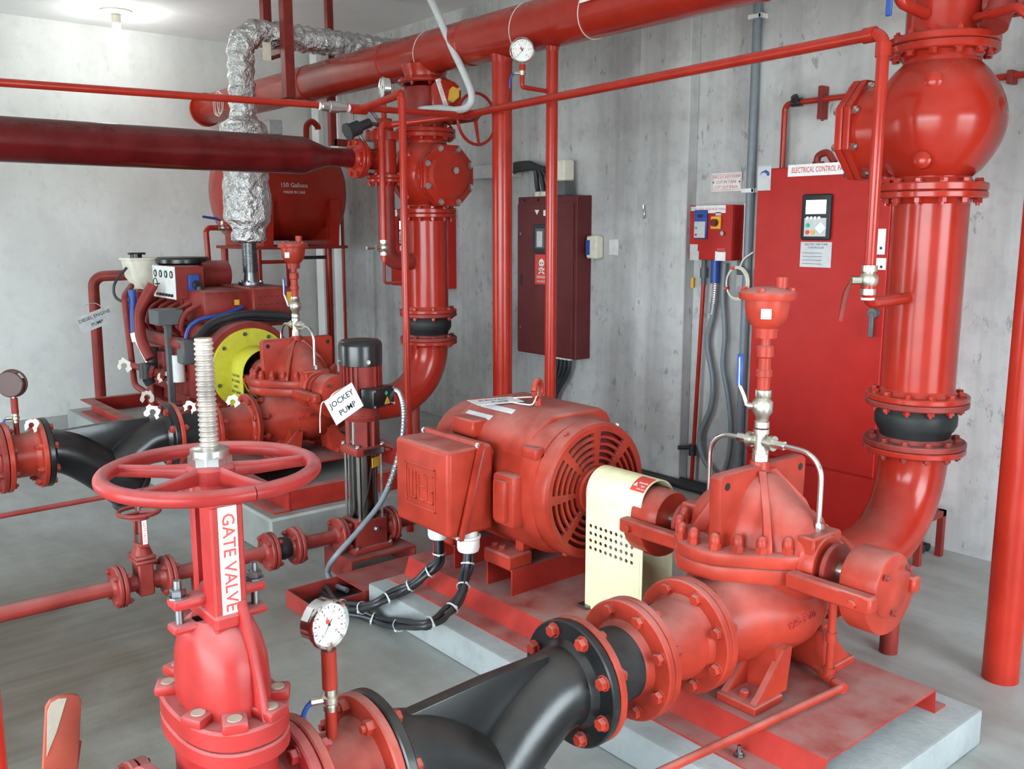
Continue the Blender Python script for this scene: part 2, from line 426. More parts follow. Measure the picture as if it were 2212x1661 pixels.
# ------------------------------------------------------------------ split case pump
def loft(bm, rings, cap=True):
    R = [[bm.verts.new(p) for p in r] for r in rings]; n = len(R[0])
    for a, b in zip(R, R[1:]):
        for i in range(n): bm.faces.new((a[i], a[(i+1) % n], b[(i+1) % n], b[i]))
    if cap: bm.faces.new(R[0][::-1]); bm.faces.new(R[-1])
def ringXZ(x, y, z, rx, rzu, rzl, n=40, ex=2.0):
    out = []
    for i in range(n):
        a = 2*PI*i/n; c, s = math.cos(a), math.sin(a)
        out.append((x+rx*math.copysign(abs(c)**(2/ex), c), y, z+(rzu if s > 0 else rzl)*math.copysign(abs(s)**(2/ex), s)))
    return out
ZSU = .404
def make_pump():
    t = T('split_case_pump', 'red horizontal split case fire pump nearest the camera with dusty domed casing', 'pump', (X1, Y1, .2), 'split case fire pumps')
    YS = 2.069
    bm = bmesh.new()
    loft(bm, [ringXZ(X1, y, z, rx, a, b) for y, z, rx, a, b in [
        (YS-.01, ZSU, .112, .112, .112), (2.11, ZSU, .116, .116, .116), (2.16, .41, .13, .14, .135), (2.21, .43, .155, .14, .155), (2.28, .44, .19, .14, .175),
        (2.36, .45, .222, .13, .185), (2.44, .45, .222, .13, .185), (2.52, .45, .195, .13, .175), (2.59, .44, .16, .12, .15), (2.65, .42, .12, .115, .115), (2.70, .42, .105, .105, .105), (2.77, .42, .10, .10, .10)]])
    from mathutils.bvhtree import BVHTree
    bmesh.ops.recalc_face_normals(bm, faces=bm.faces); tree = BVHTree.FromBMesh(bm); glyph = []
    for i, ch in enumerate('125-300'):
        h, nn, _, _ = tree.ray_cast(CP, ray(1706+8.5*i, 1353-4.6*i).normalized())
        if h: glyph.append((ch, h, nn))
    cas = fin(bm, 'lower_casing', 'red', t)
    for ch, h, nn in glyph:
        if nn.dot(h-CP) > 0: nn = -nn
        rr_ = (RT*.88+UP*.47); rr_ = (rr_-nn*rr_.dot(nn)).normalized(); text(cas, ch, .036, plane_frame(h+nn*.0005, rr_, nn.cross(rr_)), 'red_dusty', 'cast_number', ext=.0035)
    flange(t, (X1, YS, ZSU), (0, -1, 0), .172, .026, .112, 'red', bolts_on=False, hub=.03)
    flange(t, (X1, 2.785, .42), (0, 1, 0), .155, .026, .10, 'red', bolts_on=False)
    half = [(-.255, 0), (-.245, -.06), (-.21, -.14), (-.165, -.205), (-.10, -.262), (-.03, -.272), (.03, -.258), (.075, -.228), (.12, -.192), (.165, -.162), (.205, -.115), (.235, -.05), (.245, 0)]
    out = [(X1+x, Y1+y) for x, y in half]+[(X1+x, Y1-y) for x, y in half[::-1][1:-1]]
    bm = bmesh.new(); prism(bm, out, .562, .6075, bev=.006); fin(bm, 'lower_flange', 'red', t)
    bm = bmesh.new(); prism(bm, out, .6095, .650, bev=.006); fin(bm, 'upper_flange', 'red', t)
    # upper casing
    hp = [(0, .255), (.088, .255), (.092, .25), (.092, .222), (.105, .215), (.13, .195), (.158, .15), (.178, .10), (.20, .08), (.225, .05), (.235, 0)]
    pr = [(r, -x) for r, x in hp]+[(r, x) for r, x in hp[::-1][1:]]
    bm = bmesh.new(); loft(bm, [[(X1+x, Y1+max(r, .001)*(.72 if abs(x) < .2 else .95)*math.cos(2*PI*i/40), ZS+max(r, .001)*(1.06 if abs(x) < .2 else 1)*math.sin(2*PI*i/40)) for i in range(40)] for r, x in pr]); uc = fin(bm, 'upper_casing', 'red', t)
    o2 = [(-.215, .64), (-.217, .70), (-.222, .79), (-.222, .862), (-.205, .874), (.205, .874), (.222, .862), (.222, .79), (.217, .70), (.215, .64)]
    F = MX(((0, 0, 1, X1), (1, 0, 0, Y1), (0, 1, 0, 0), (0, 0, 0, 1)))
    bm = bmesh.new(); prism(bm, o2, -.022, .022, F, .006); lug = fin(bm, 'lifting_web', 'red', t)
    for sy in (-.19, .19):
        bm = bmesh.new(); cyl(bm, (X1-.0235, Y1+sy, .838), (X1+.0235, Y1+sy, .838), .012, seg=14); fin(bm, 'lug_hole', 'black', lug)
    for az, l in ((-45, .30), (-135, .30), (45, .29), (135, .29)):
        F2 = frame((X1, Y1, 0), (math.sin(math.radians(az)), -math.cos(math.radians(az)), 0)); F2 = MX.Translation((X1, Y1, 0)) @ MX.Rotation(math.radians(az), 4, 'Z') @ MX(((1, 0, 0, 0), (0, 0, -1, 0), (0, 1, 0, 0), (0, 0, 0, 1)))
        bm = bmesh.new(); prism(bm, [(.02, .65), (l-.095, .65), (l-.095, .668), (.145, .765), (.05, .862), (.02, .862)], -.012, .012, F2, .004); fin(bm, 'rib', 'red', t)
    for s in (1, -1):
        bm = bmesh.new(); box(bm, (X1+min(s*.19, s*.25), Y1-.075, ZS+.03), (X1+max(s*.19, s*.25), Y1+.075, ZS+.098), .006); fin(bm, 'stuffing_box', 'red', t)
    bm = bmesh.new(); cyl(bm, (X1, Y1, .855), (X1, Y1, .885), .035, .03, 16); fin(bm, 'vent_boss', 'red', t)
    nuts = [(-.115, -.228), (-.06, -.238), (.015, -.232), (.07, -.193), (.125, -.152), (.178, -.098), (.208, -.03), (-.17, -.17), (-.21, -.10), (-.23, -.03)]
    me = bolt_mesh(.032, 0, 'red', True)
    for x, y in nuts:
        for s in (1, -1): inst('cap_nut', me, MX.Translation((X1+x, Y1+y*s, .650)) @ MX.Rotation(random.random(), 4, 'Z'), t)
    # shaft and bearings
    bm = bmesh.new(); cyl(bm, (X1-.56, Y1, ZS), (X1+.36, Y1, ZS), .026, seg=20); fin(bm, 'shaft', 'brass', t)
    for s in (1, -1):
        bm = bmesh.new(); lathe(bm, [(0, 0), (.072, 0), (.078, .006), (.078, .02), (.06, .026), (0, .026)], frame((X1+s*.268, Y1, ZS), (s, 0, 0)), 24); fin(bm, 'gland', 'red_dull', t)
        bm = bmesh.new()
        for q in (-1, 1): box(bm, (X1+min(s*.2, s*.47), Y1+min(q*.098, q*.142), .562), (X1+max(s*.2, s*.47), Y1+max(q*.098, q*.142), .612), .007)
        arc = [(.142*math.cos(PI+PI*i/16), .142*math.sin(PI+PI*i/16)) for i in range(17)]
        F3 = MX(((0, 0, 1, X1), (1, 0, 0, Y1), (0, 1, 0, ZS-.002), (0, 0, 0, 1)))
        prism(bm, arc, min(s*.37, s*.455), max(s*.37, s*.455), F3, .008)
        br = fin(bm, 'bearing_bracket', 'red', t)
        for q in (-1, 1): inst('bolt', bolt_mesh(.022, 0, 'red'), frame((X1+s*.42, Y1+q*.142, .585), (0, q, 0)), br)
        bm = bmesh.new(); lathe(bm, [(0, 0), (.09, 0), (.096, .008), (.096, .105), (.094, .112), (.088, .116), (0, .118)], frame((X1+s*.345, Y1, ZS), (s, 0, 0)), 36); hs = fin(bm, 'bearing_housing', 'red', t)
        for a in (35, 145, 265): inst('bolt', bolt_mesh(.014, 0, 'red_dull'), frame((X1+s*.47, Y1+.075*math.cos(math.radians(a)), ZS+.075*math.sin(math.radians(a))), (s, 0, 0)), hs)
    # feet
    for s in (1, -1):
        for q in (1, -1):
            bm = bmesh.new(); box(bm, (X1+min(s*.07, s*.21), Y1+min(q*.13, q*.27), .2015), (X1+max(s*.07, s*.21), Y1+max(q*.13, q*.27), .228), .004)
            for xx in (.085, .19):
                a = X1+s*xx; y0 = Y1+q*.255; y1 = Y1+q*.12
                pts = [V((a-.01, y0, .227)), (a-.01, y0-q*.03, .25), (a-.01, y1, .36), (a-.01, y1-q*.04, .36), (a-.01, y1-q*.02, .227)]
                lo = [bm.verts.new(p) for p in pts]; hi = [bm.verts.new(V(p)+V((.02, 0, 0))) for p in pts]
                bm.faces.new(lo); bm.faces.new(hi[::-1])
                for i in range(5): bm.faces.new((lo[i], lo[(i+1) % 5], hi[(i+1) % 5], hi[i]))
            box(bm, (X1+min(s*.09, s*.19), Y1+min(q*.10, q*.15), .227), (X1+max(s*.09, s*.19), Y1+max(q*.10, q*.15), .37))
            fo = fin(bm, 'foot', 'red', t, 30); inst('bolt', bolt_mesh(.026, 0, 'red_skid'), MX.Translation((X1+s*.14, Y1+q*.225, .228)), fo)
    return t
pump1 = make_pump()
pump2 = dup(pump1, (X2-X1, Y2-Y1, DZ), 'darker red split case pump coupled to the diesel engine, behind the jockey pump')
# ------------------------------------------------------------------ air release valve on each pump
def air_valve(x, y, z):
    t = T('air_release_valve', 'red air release valve with blue lever and curved steel tubes above the electric pump', 'air valve', (x, y, z), 'air release valves')
    bm = bmesh.new(); lathe(bm, [(0, 0), (.026, 0), (.026, .022), (.02, .024), (.02, .035), (0, .035)], MX.Translation((x, y, z)), 8); fin(bm, 'nipple', 'brass', t)
    zc = z+.062; bm = bmesh.new(); cyl(bm, (x, y, zc-.035), (x, y, zc+.035), .021, seg=18); cyl(bm, (x-.045, y, zc), (x+.045, y, zc), .018, seg=18)
    for d in (-1, 1): cyl(bm, (x+d*.032, y, zc), (x+d*.048, y, zc), .024, seg=18)
    cyl(bm, (x, y, zc+.026), (x, y, zc+.04), .025, seg=18); cyl(bm, (x, y, zc-.04), (x, y, zc-.026), .025, seg=18); fin(bm, 'cross_fitting', 'brass', t)
    # ball valve
    z0 = zc+.045; bm = bmesh.new(); lathe(bm, [(0, 0), (.024, 0), (.024, .018), (.019, .022), (.022, .035), (.032, .05), (.032, .08), (.022, .092), (.026, .098), (.026, .118), (0, .118)], MX.Translation((x, y, z0)), 16)
    cyl(bm, (x, y, z0+.065), (x-.042, y-.02, z0+.065), .011, seg=10); bv = fin(bm, 'ball_valve', 'brass', t)
    bm = bmesh.new(); h0 = V((x-.045, y-.02, z0+.065))
    tube(bm, [h0, h0+V((-.008, -.006, .03)), h0+V((-.02, -.012, .06)), h0+V((-.022, -.012, .15))], [.007, .007, .006, .006], 8); fin(bm, 'lever', 'steel', bv)
    bm = bmesh.new(); box(bm, (-.011, -.005, 0), (.011, .005, .1), .004, MX.Translation(h0+V((-.022, -.012, .06)))); fin(bm, 'lever_grip', 'blue', bv)
    z1 = z0+.118; bm = bmesh.new(); lathe(bm, [(0, 0), (.02, 0), (.02, .04), (.025, .042), (.025, .062), (.02, .064), (.02, .1), (.027, .104), (.027, .135), (.016, .14), (.016, .165), (0, .165)], MX.Translation((x, y, z1)), 14); fin(bm, 'riser_nipple', 'red', t)
    z2 = z1+.162; bm = bmesh.new(); lathe(bm, [(0, 0), (.034, 0), (.036, .03), (.05, .042), (.062, .065), (.067, .10), (.067, .118), (0, .118)], MX.Translation((x, y, z2)), 28); bd = fin(bm, 'float_body', 'red', t)
    bm = bmesh.new(); plate(bm, plane_frame(V((x, y, z2+.078))+V((.55, -.83, 0))*.067, (.83, .55, 0), (0, 0, 1)), .03, .03, .002); fin(bm, 'sticker', 'white', bd)
    bm = bmesh.new(); lathe(bm, [(0, .118), (.084, .118), (.086, .122), (.086, .138), (.08, .143), (.05, .152), (.04, .155), (0, .155)], MX.Translation((x, y, z2)), 28)
    cyl(bm, (x+.035, y+.02, z2+.14), (x+.035, y+.02, z2+.185), .019, seg=10); fin(bm, 'cover', 'red', t)
    for a in (20, 110, 200, 290): inst('bolt', bolt_mesh(.018, 0, 'red'), MX.Translation((x+.072*math.cos(math.radians(a)), y+.072*math.sin(math.radians(a)), z2+.143)), t)
    # flush tubes
    for s, dx in ((1, .215), (-1, .195)):
        pts = bend([(x+s*.05, y, zc), (x+s*dx, y, zc-.005), (x+s*dx, y, ZS+.09+(z-.885))], .075, 10)
        bm = bmesh.new(); tube(bm, pts, .0085, 10); cyl(bm, (x+s*.045, y, zc), (x+s*.085, y, zc), .0145, seg=6); cyl(bm, pts[-1], pts[-1]+V((0, 0, .035)), .0145, seg=6); fin(bm, 'flush_tube', 'chrome', t)
    return t
av1 = air_valve(X1, Y1, .885)
av2 = dup(av1, (X2-X1, Y2-Y1, DZ), 'darker red air release valve above the diesel engine pump')
# ------------------------------------------------------------------ electric motor
MY, MZ = 2.405, .625
mt = T('electric_motor', 'large red electric motor with slotted end shield and terminal box', 'motor', (-2.8, MY, .305))
def sq(x, hy, hz, ex, n=48, cz=MZ):
    o = []
    for i in range(n):
        a = 2*PI*(i+.5)/n; c, s = math.cos(a), math.sin(a)
        o.append((x, MY+hy*math.copysign(abs(c)**(2/ex), c), cz+hz*math.copysign(abs(s)**(2/ex), s)))
    return o
bm = bmesh.new(); loft(bm, [sq(-2.47, .262, .262, 2.2), sq(-2.54, .268, .268, 2.6), sq(-2.56, .255, .262, 3), sq(-3.02, .255, .262, 3), sq(-3.04, .25, .255, 2.6), sq(-3.16, .245, .25, 2.2), sq(-3.22, .20, .20, 2), sq(-3.25, .12, .12, 2)]); fin(bm, 'frame', 'red', mt, 35)
# flat hood on top and side pads
bm = bmesh.new(); hood = [(-.24, .74), (-.24, .785), (-.205, .845), (-.105, .905), (.15, .905), (.19, .885), (.235, .80), (.235, .74)]
F = MX(((0, 0, 1, 0), (1, 0, 0, MY), (0, 1, 0, 0), (0, 0, 0, 1))); prism(bm, hood, -3.03, -2.535, F, .018, 3); fin(bm, 'hood', 'red', mt)
bm = bmesh.new(); box(bm, (-2.66, MY-.305, .50), (-2.53, MY-.22, .70), .018, seg=2); box(bm, (-2.635, MY-.325, .52), (-2.56, MY-.29, .68), .012, seg=2); fin(bm, 'side_pad', 'red', mt)
bm = bmesh.new(); box(bm, (-2.98, MY-.262, .79), (-2.83, MY-.18, .86), .008); fin(bm, 'vent_hood', 'red', mt)
bm = bmesh.new(); box(bm, (-2.56, MY-.25, .765), (-2.47, MY-.2, .81), .01, seg=2); fin(bm, 'lifting_pad', 'red', mt)
for k, (xx, w) in enumerate(((-2.93, .16), (-2.87, .2))):
    bm = bmesh.new(); plate(bm, plane_frame((xx+.03, MY-.178+.05*k, .8615+.03*k+.001), (1, .0, 0), (0, .857, .514)), w, .026, .003, .001); fin(bm, 'rating_plate', 'label_grey', mt)
bm = bmesh.new(); plate(bm, plane_frame((-2.80, MY-.02, .906), (1, 0, 0), (0, 1, 0)), .12, .06, .002); fin(bm, 'name_plate', 'grey_pl', mt)
# slotted end shield
FX = -2.405
bm = bmesh.new(); lathe(bm, [(.245, 0), (.258, -.006), (.264, -.02), (.264, -.075), (.255, -.085)], frame((FX, MY, MZ), (1, 0, 0)), 64); fin(bm, 'end_ring', 'red', mt)
def grille(bm, x, rr, slots, nsec, gap, depth):
    na = nsec*10; R = []
    rads = [rr[0]]
    for a, b in slots: rads += [a, b]
    rads.append(rr[1])
    def pt(r, i, d): 
        a = 2*PI*i/na+PI/2; return (x-d, MY+r*math.cos(a), MZ+r*math.sin(a))
    V0 = [[bm.verts.new(pt(r, i, 0)) for i in range(na)] for r in rads]; V1 = [[bm.verts.new(pt(r, i, depth)) for i in range(na)] for r in rads]
    def hole(j, i): return j % 2 == 1 and gap <= (i % 10) < 10-gap and 0 < j < len(rads)-2+1 and j < len(rads)-1
    for j in range(len(rads)-1):
        for i in range(na):
            k = (i+1) % na
            if not hole(j, i): bm.faces.new((V0[j][i], V0[j][k], V0[j+1][k], V0[j+1][i]))
            else:
                bm.faces.new((V0[j][i], V0[j][k], V1[j][k], V1[j][i])); bm.faces.new((V0[j+1][i], V0[j+1][k], V1[j+1][k], V1[j+1][i]))
                if not hole(j, (i-1) % na): bm.faces.new((V0[j][i], V0[j+1][i], V1[j+1][i], V1[j][i]))
                if not hole(j, k): bm.faces.new((V0[j][k], V0[j+1][k], V1[j+1][k], V1[j][k]))
bm = bmesh.new(); grille(bm, FX, (.085, .246), [(.105+.0265*k, .121+.0265*k) for k in range(5)], 8, 1, .02); fin(bm, 'end_shield', 'red', mt, 30)
bm = bmesh.new(); lathe(bm, [(0, -.03), (.246, -.03)], frame((FX, MY, MZ), (1, 0, 0)), 48); fin(bm, 'fan_shade_disc', 'red_dull', mt)  # darker red disc standing in for the shade behind the slots
bm = bmesh.new(); lathe(bm, [(.092, 0), (.09, .012), (.075, .016), (.07, .04), (0, .04)], frame((FX, MY, MZ), (1, 0, 0)), 32); fin(bm, 'hub', 'red', mt)
bm = bmesh.new(); cyl(bm, (FX, Y1, ZS), (FX+.3, Y1, ZS), .03); fin(bm, 'shaft', 'dark_steel', mt)
for a in (60, 120, 240, 300): inst('bolt', bolt_mesh(.016, 0, 'steel' if a == 60 else 'red'), frame((FX-.03, MY+.262*math.cos(math.radians(a)), MZ+.262*math.sin(math.radians(a))), (0, math.cos(math.radians(a)), math.sin(math.radians(a)))), mt)
# feet
for xx in (-2.775, -3.15):
    for q in (-1, 1):
        bm = bmesh.new(); box(bm, (xx+.005, MY+min(q*.14, q*.262), .3065), (xx+.165, MY+max(q*.14, q*.262), .365), .008)
        box(bm, (xx+.11, MY+min(q*.12, q*.19), .36), (xx+.155, MY+max(q*.12, q*.19), .46), .01)
        ft = fin(bm, 'foot', 'red', mt, 30)
        for k in (0, 1): inst('bolt', bolt_mesh(.024, 0, 'red_skid'), MX.Translation((xx+.035+.045*k, MY+q*.225, .365)), ft)
bm = bmesh.new(); box(bm, (-3.0, MY-.16, .36), (-2.6, MY+.16, .48), .03); fin(bm, 'belly', 'red', mt)
# eye bolt
eb = V((-2.745, MY, .905)); bm = bmesh.new()
cyl(bm, eb, eb+V((0, 0, .03)), .022, .018, 16); tube(bm, [eb+V((.030*math.cos(2*PI*i/20)*.35, -.030*math.cos(2*PI*i/20)*.94, .062+.038*math.sin(2*PI*i/20))) for i in range(21)], .012, 10, False); fin(bm, 'eye_bolt', 'red', mt)
# terminal box
tl, tr, br_, bl = P(916, 922, y=2.06), P(1041, 959, y=2.06), P(994, 1171, y=1.965), P(873, 1116, y=1.965)
xa = (tl.x+bl.x)/2; xb = (tr.x+br_.x)/2; zt = (tl.z+tr.z)/2; zb = (bl.z+br_.z)/2
def hexa(bm, x0, x1, yf, ybt, ybb, z0, z1, bev):        # front at yf, back slanted from ybt (top) to ybb (bottom)
    t = bmesh.new(); vs = [t.verts.new(p) for p in [(x0, yf, z0), (x1, yf, z0), (x1, yf, z1), (x0, yf, z1), (x0, ybb, z0), (x1, ybb, z0), (x1, ybt, z1), (x0, ybt, z1)]]
    for f in [(0, 1, 2, 3), (7, 6, 5, 4), (0, 4, 5, 1), (1, 5, 6, 2), (2, 6, 7, 3), (3, 7, 4, 0)]: t.faces.new([vs[i] for i in f])
    bmesh.ops.recalc_face_normals(t, faces=t.faces)
    if bev: bmesh.ops.bevel(t, geom=[e for e in t.edges if min(e.verts[0].co.y, e.verts[1].co.y) < yf+.001 or abs(e.verts[0].co.y-e.verts[1].co.y) > .02], offset=bev, segments=4, profile=.5, affect='EDGES')
    merge(bm, t)
tb = None
bm = bmesh.new(); hexa(bm, xa+.012, xb-.012, 1.915, 2.060, 1.965, zb+.015, zt-.015, .02); tb = fin(bm, 'terminal_box', 'red', mt, 30)
bm = bmesh.new(); t_ = bmesh.new()
vs = [t_.verts.new(p) for p in [(xa, 1.962, zb), (xb, 1.962, zb), (xb, 2.058, zt), (xa, 2.058, zt), (xa, 1.978, zb), (xb, 1.978, zb), (xb, 2.074, zt), (xa, 2.074, zt)]]
for f in [(0, 1, 2, 3), (7, 6, 5, 4), (0, 4, 5, 1), (1, 5, 6, 2), (2, 6, 7, 3), (3, 7, 4, 0)]: t_.faces.new([vs[i] for i in f])
merge(bm, t_); fin(bm, 'box_flange', 'red', tb, 20)
bm = bmesh.new(); hexa(bm, xa+.01, xb-.01, 2.13, 2.075, 1.98, zb+.012, zt-.012, .02); box(bm, (xa+.07, 2.12, zb+.1), (xb-.05, 2.2, zt-.04), .02); fin(bm, 'box_back', 'red', tb, 30)
for px, pz, yy in ((xa+.012, zt-.01, 2.056), (xb-.012, zt-.01, 2.056), (xa+.012, zb+.01, 1.962), (xb-.012, zb+.01, 1.962)):
    inst('bolt', bolt_mesh(.014, 0, 'steel'), frame((px, yy, pz), (0, -1, .25)), tb)
# raised square logo on the lid : three letters in one frame
xc = (xa+xb)/2; zc = (zb+zt)/2; bm = bmesh.new(); lw, lh, tk = .20, .17, .007
def bar(x0, z0, x1, z1): box(bm, (xc+x0, 1.9105, zc+z0), (xc+x1, 1.917, zc+z1), .0015)
for s in ((-lw/2, lh/2-tk, lw/2, lh/2), (-lw/2, -lh/2, lw/2, -lh/2+tk), (-lw/2, -lh/2, -lw/2+tk, lh/2), (lw/2-tk, -lh/2, lw/2, lh/2)): bar(*s)
for x in (-.085, -.060, -.035): bar(x, -.055, x+tk, .055)
bar(-.085, -.055, -.028, -.048)
bar(-.015, -.055, -.008, .055)
for z in (-.055, -.003, .048): bar(-.015, z, .025, z+tk)
bar(.04, -.055, .047, .055); bar(.04, -.055, .085, -.048); bar(.04, .048, .085, .055); bar(.078, -.055, .085, -.003); bar(.06, -.01, .085, -.003)
fin(bm, 'embossed_logo', 'red', tb, 20)
# white cable glands
GL = []
for k, (px, py) in enumerate(((948, 1158), (1012, 1178))):
    g = P(px, py, y=2.035); GL.append(V((g.x, 2.035, zb)))
    bm = bmesh.new(); lathe(bm, [(0, .02), (.036, .02), (.036, -.012), (.044, -.014), (.044, -.05), (.04, -.062), (.028, -.068), (0, -.068)], MX.Translation((g.x, 2.035, zb)), 12); lathe(bm, [(.04, .0), (.048, 0), (.048, -.008), (.04, -.008)], MX.Translation((g.x, 2.035, zb)), 12, True); fin(bm, 'cable_gland', 'white', tb)
# ------------------------------------------------------------------ coupling and yellow guard
cg = T('coupling_guard', 'pale yellow sheet guard with rows of round holes over the shaft coupling', 'guard', (-2.23, Y1, .2))
gx0, gx1, gr, gt = -2.365, -2.095, .088, .004
yF = Y1-gr; zA = .645
bm = bmesh.new()
def gpt(s): # arc param: list of (y,z) outer
    return [(yF, .202)]+[(Y1-gr*math.cos(PI*i/20), zA+gr*math.sin(PI*i/20)) for i in range(21)]+[(Y1+gr, .202)]
pts = gpt(0)
vo = [[bm.verts.new((x, p[0], p[1])) for p in pts] for x in (gx0, gx1)]
inn = [(Y1-(gr-gt)*(1 if i <= 1 else 1)*0, 0) for i in range(0)]
pin = [(yF+gt, .202)]+[(Y1-(gr-gt)*math.cos(PI*i/20), zA+(gr-gt)*math.sin(PI*i/20)) for i in range(21)]+[(Y1+gr-gt, .202)]
vi = [[bm.verts.new((x, p[0], p[1])) for p in pin] for x in (gx0, gx1)]
for i in range(1, len(pts)-1):
    bm.faces.new((vo[0][i], vo[0][i+1], vo[1][i+1], vo[1][i])); bm.faces.new((vi[0][i], vi[1][i], vi[1][i+1], vi[0][i+1]))
for i in range(len(pts)-1):
    for k in (0, 1): bm.faces.new((vo[k][i], vo[k][i+1], vi[k][i+1], vi[k][i]))
fin(bm, 'arch', 'yellow', cg)
def perforated(bm, x0, x1, z0, z1, y0, y1, nx, nz, hx0, hz0, dx, dz, r):
    # plate in XZ with octagonal holes; hole cells are squares of size dx,dz
    xs = sorted({x0, x1}|{hx0+dx*i for i in range(nx+1)}); zs = sorted({z0, z1}|{hz0+dz*i for i in range(nz+1)})
    for i in range(len(xs)-1):
        for j in range(len(zs)-1):
            a, b, c, d = xs[i], xs[i+1], zs[j], zs[j+1]; cx, cz = (a+b)/2, (c+d)/2
            hol = hx0-1e-6 <= a and b <= hx0+dx*nx+1e-6 and hz0-1e-6 <= c and d <= hz0+dz*nz+1e-6
            for yy in (y0, y1):
                if not hol:
                    bm.faces.new([bm.verts.new(p) for p in ((a, yy, c), (b, yy, c), (b, yy, d), (a, yy, d))])
                else:
                    n = 12; sqp = []; hp = []
                    for k in range(n):
                        an = 2*PI*k/n+PI/4; u, v = math.cos(an), math.sin(an); m = max(abs(u), abs(v))
                        sqp.append(bm.verts.new((cx+u/m*(b-a)/2, yy, cz+v/m*(d-c)/2))); hp.append(bm.verts.new((cx+u*r, yy, cz+v*r)))
                    for k in range(n): bm.faces.new((sqp[k], sqp[(k+1) % n], hp[(k+1) % n], hp[k]))
            if hol:
                n = 12
                for k in range(n):
                    q = [(cx+math.cos(2*PI*(k+e)/n+PI/4)*r, cz+math.sin(2*PI*(k+e)/n+PI/4)*r) for e in (0, 1)]
                    bm.faces.new([bm.verts.new(p) for p in ((q[0][0], y0, q[0][1]), (q[1][0], y0, q[1][1]), (q[1][0], y1, q[1][1]), (q[0][0], y1, q[0][1]))])
bm = bmesh.new(); perforated(bm, gx0, gx1, .202, zA, yF, yF+gt, 9, 4, gx0+.012, .425, .0258, .028, .0074)
bmesh.ops.remove_doubles(bm, verts=bm.verts, dist=1e-5); fin(bm, 'front_plate', 'yellow', cg, 20)
bm = bmesh.new(); box(bm, (gx1+.0005, yF+.0005, .202), (gx1+.012, yF+gt, .56)); fin(bm, 'end_lip', 'yellow', cg, 20)
bm = bmesh.new(); box(bm, (gx0-.02, yF-.02, .2015), (gx0+.03, yF+.01, .212)); fin(bm, 'foot_clip', 'dark_steel', cg, 20)
an = PI*.32; lf = plane_frame((gx1-.036, Y1-(gr+.0004)*math.cos(an), zA+(gr+.0004)*math.sin(an)), (1, 0, 0), (0, math.sin(an), math.cos(an)))
bm = bmesh.new()
for i in range(8):
    a0 = PI*(.20+.035*i); a1 = PI*(.20+.035*(i+1)); rr = gr+.0012
    bm.faces.new([bm.verts.new((x, Y1-rr*math.cos(a), zA+rr*math.sin(a))) for x, a in ((gx1-.07, a0), (gx1-.004, a0), (gx1-.004, a1), (gx1-.07, a1))])
bmesh.ops.remove_doubles(bm, verts=bm.verts, dist=1e-5); wl = fin(bm, 'warning_label', 'print_red', cg)
an = PI*.26
def onarc(a, x, e=.0022): return plane_frame((x, Y1-(gr+e)*math.cos(a), zA+(gr+e)*math.sin(a)), (1, 0, 0), (0, math.sin(a), math.cos(a)))
text(wl, 'DANGER', .010, onarc(PI*.33, gx1-.027), 'print_white'); text(wl, 'KEEP', .008, onarc(PI*.28, gx1-.022), 'print_white'); text(wl, 'HANDS AWAY', .006, onarc(PI*.235, gx1-.024), 'print_white')
bm = bmesh.new(); F = onarc(PI*.29, gx1-.055); prism(bm, [(-.009, -.006), (.009, -.006), (0, .01)], 0, .001, F); fin(bm, 'warning_triangle', 'print_white', wl)
cp = T('shaft_coupling', 'dark steel flexible coupling half hidden inside the yellow guard', 'coupling', (-2.23, Y1, ZS-.06))
for a, b in ((-2.33, -2.255), (-2.225, -2.16)):
    bm = bmesh.new(); cyl(bm, (a, Y1, ZS), (b, Y1, ZS), .062, seg=28); fin(bm, 'coupling_hub', 'black', cp)
bm = bmesh.new(); cyl(bm, (-2.255, Y1, ZS), (-2.225, Y1, ZS), .055, seg=28); fin(bm, 'coupling_insert', 'rubber', cp)
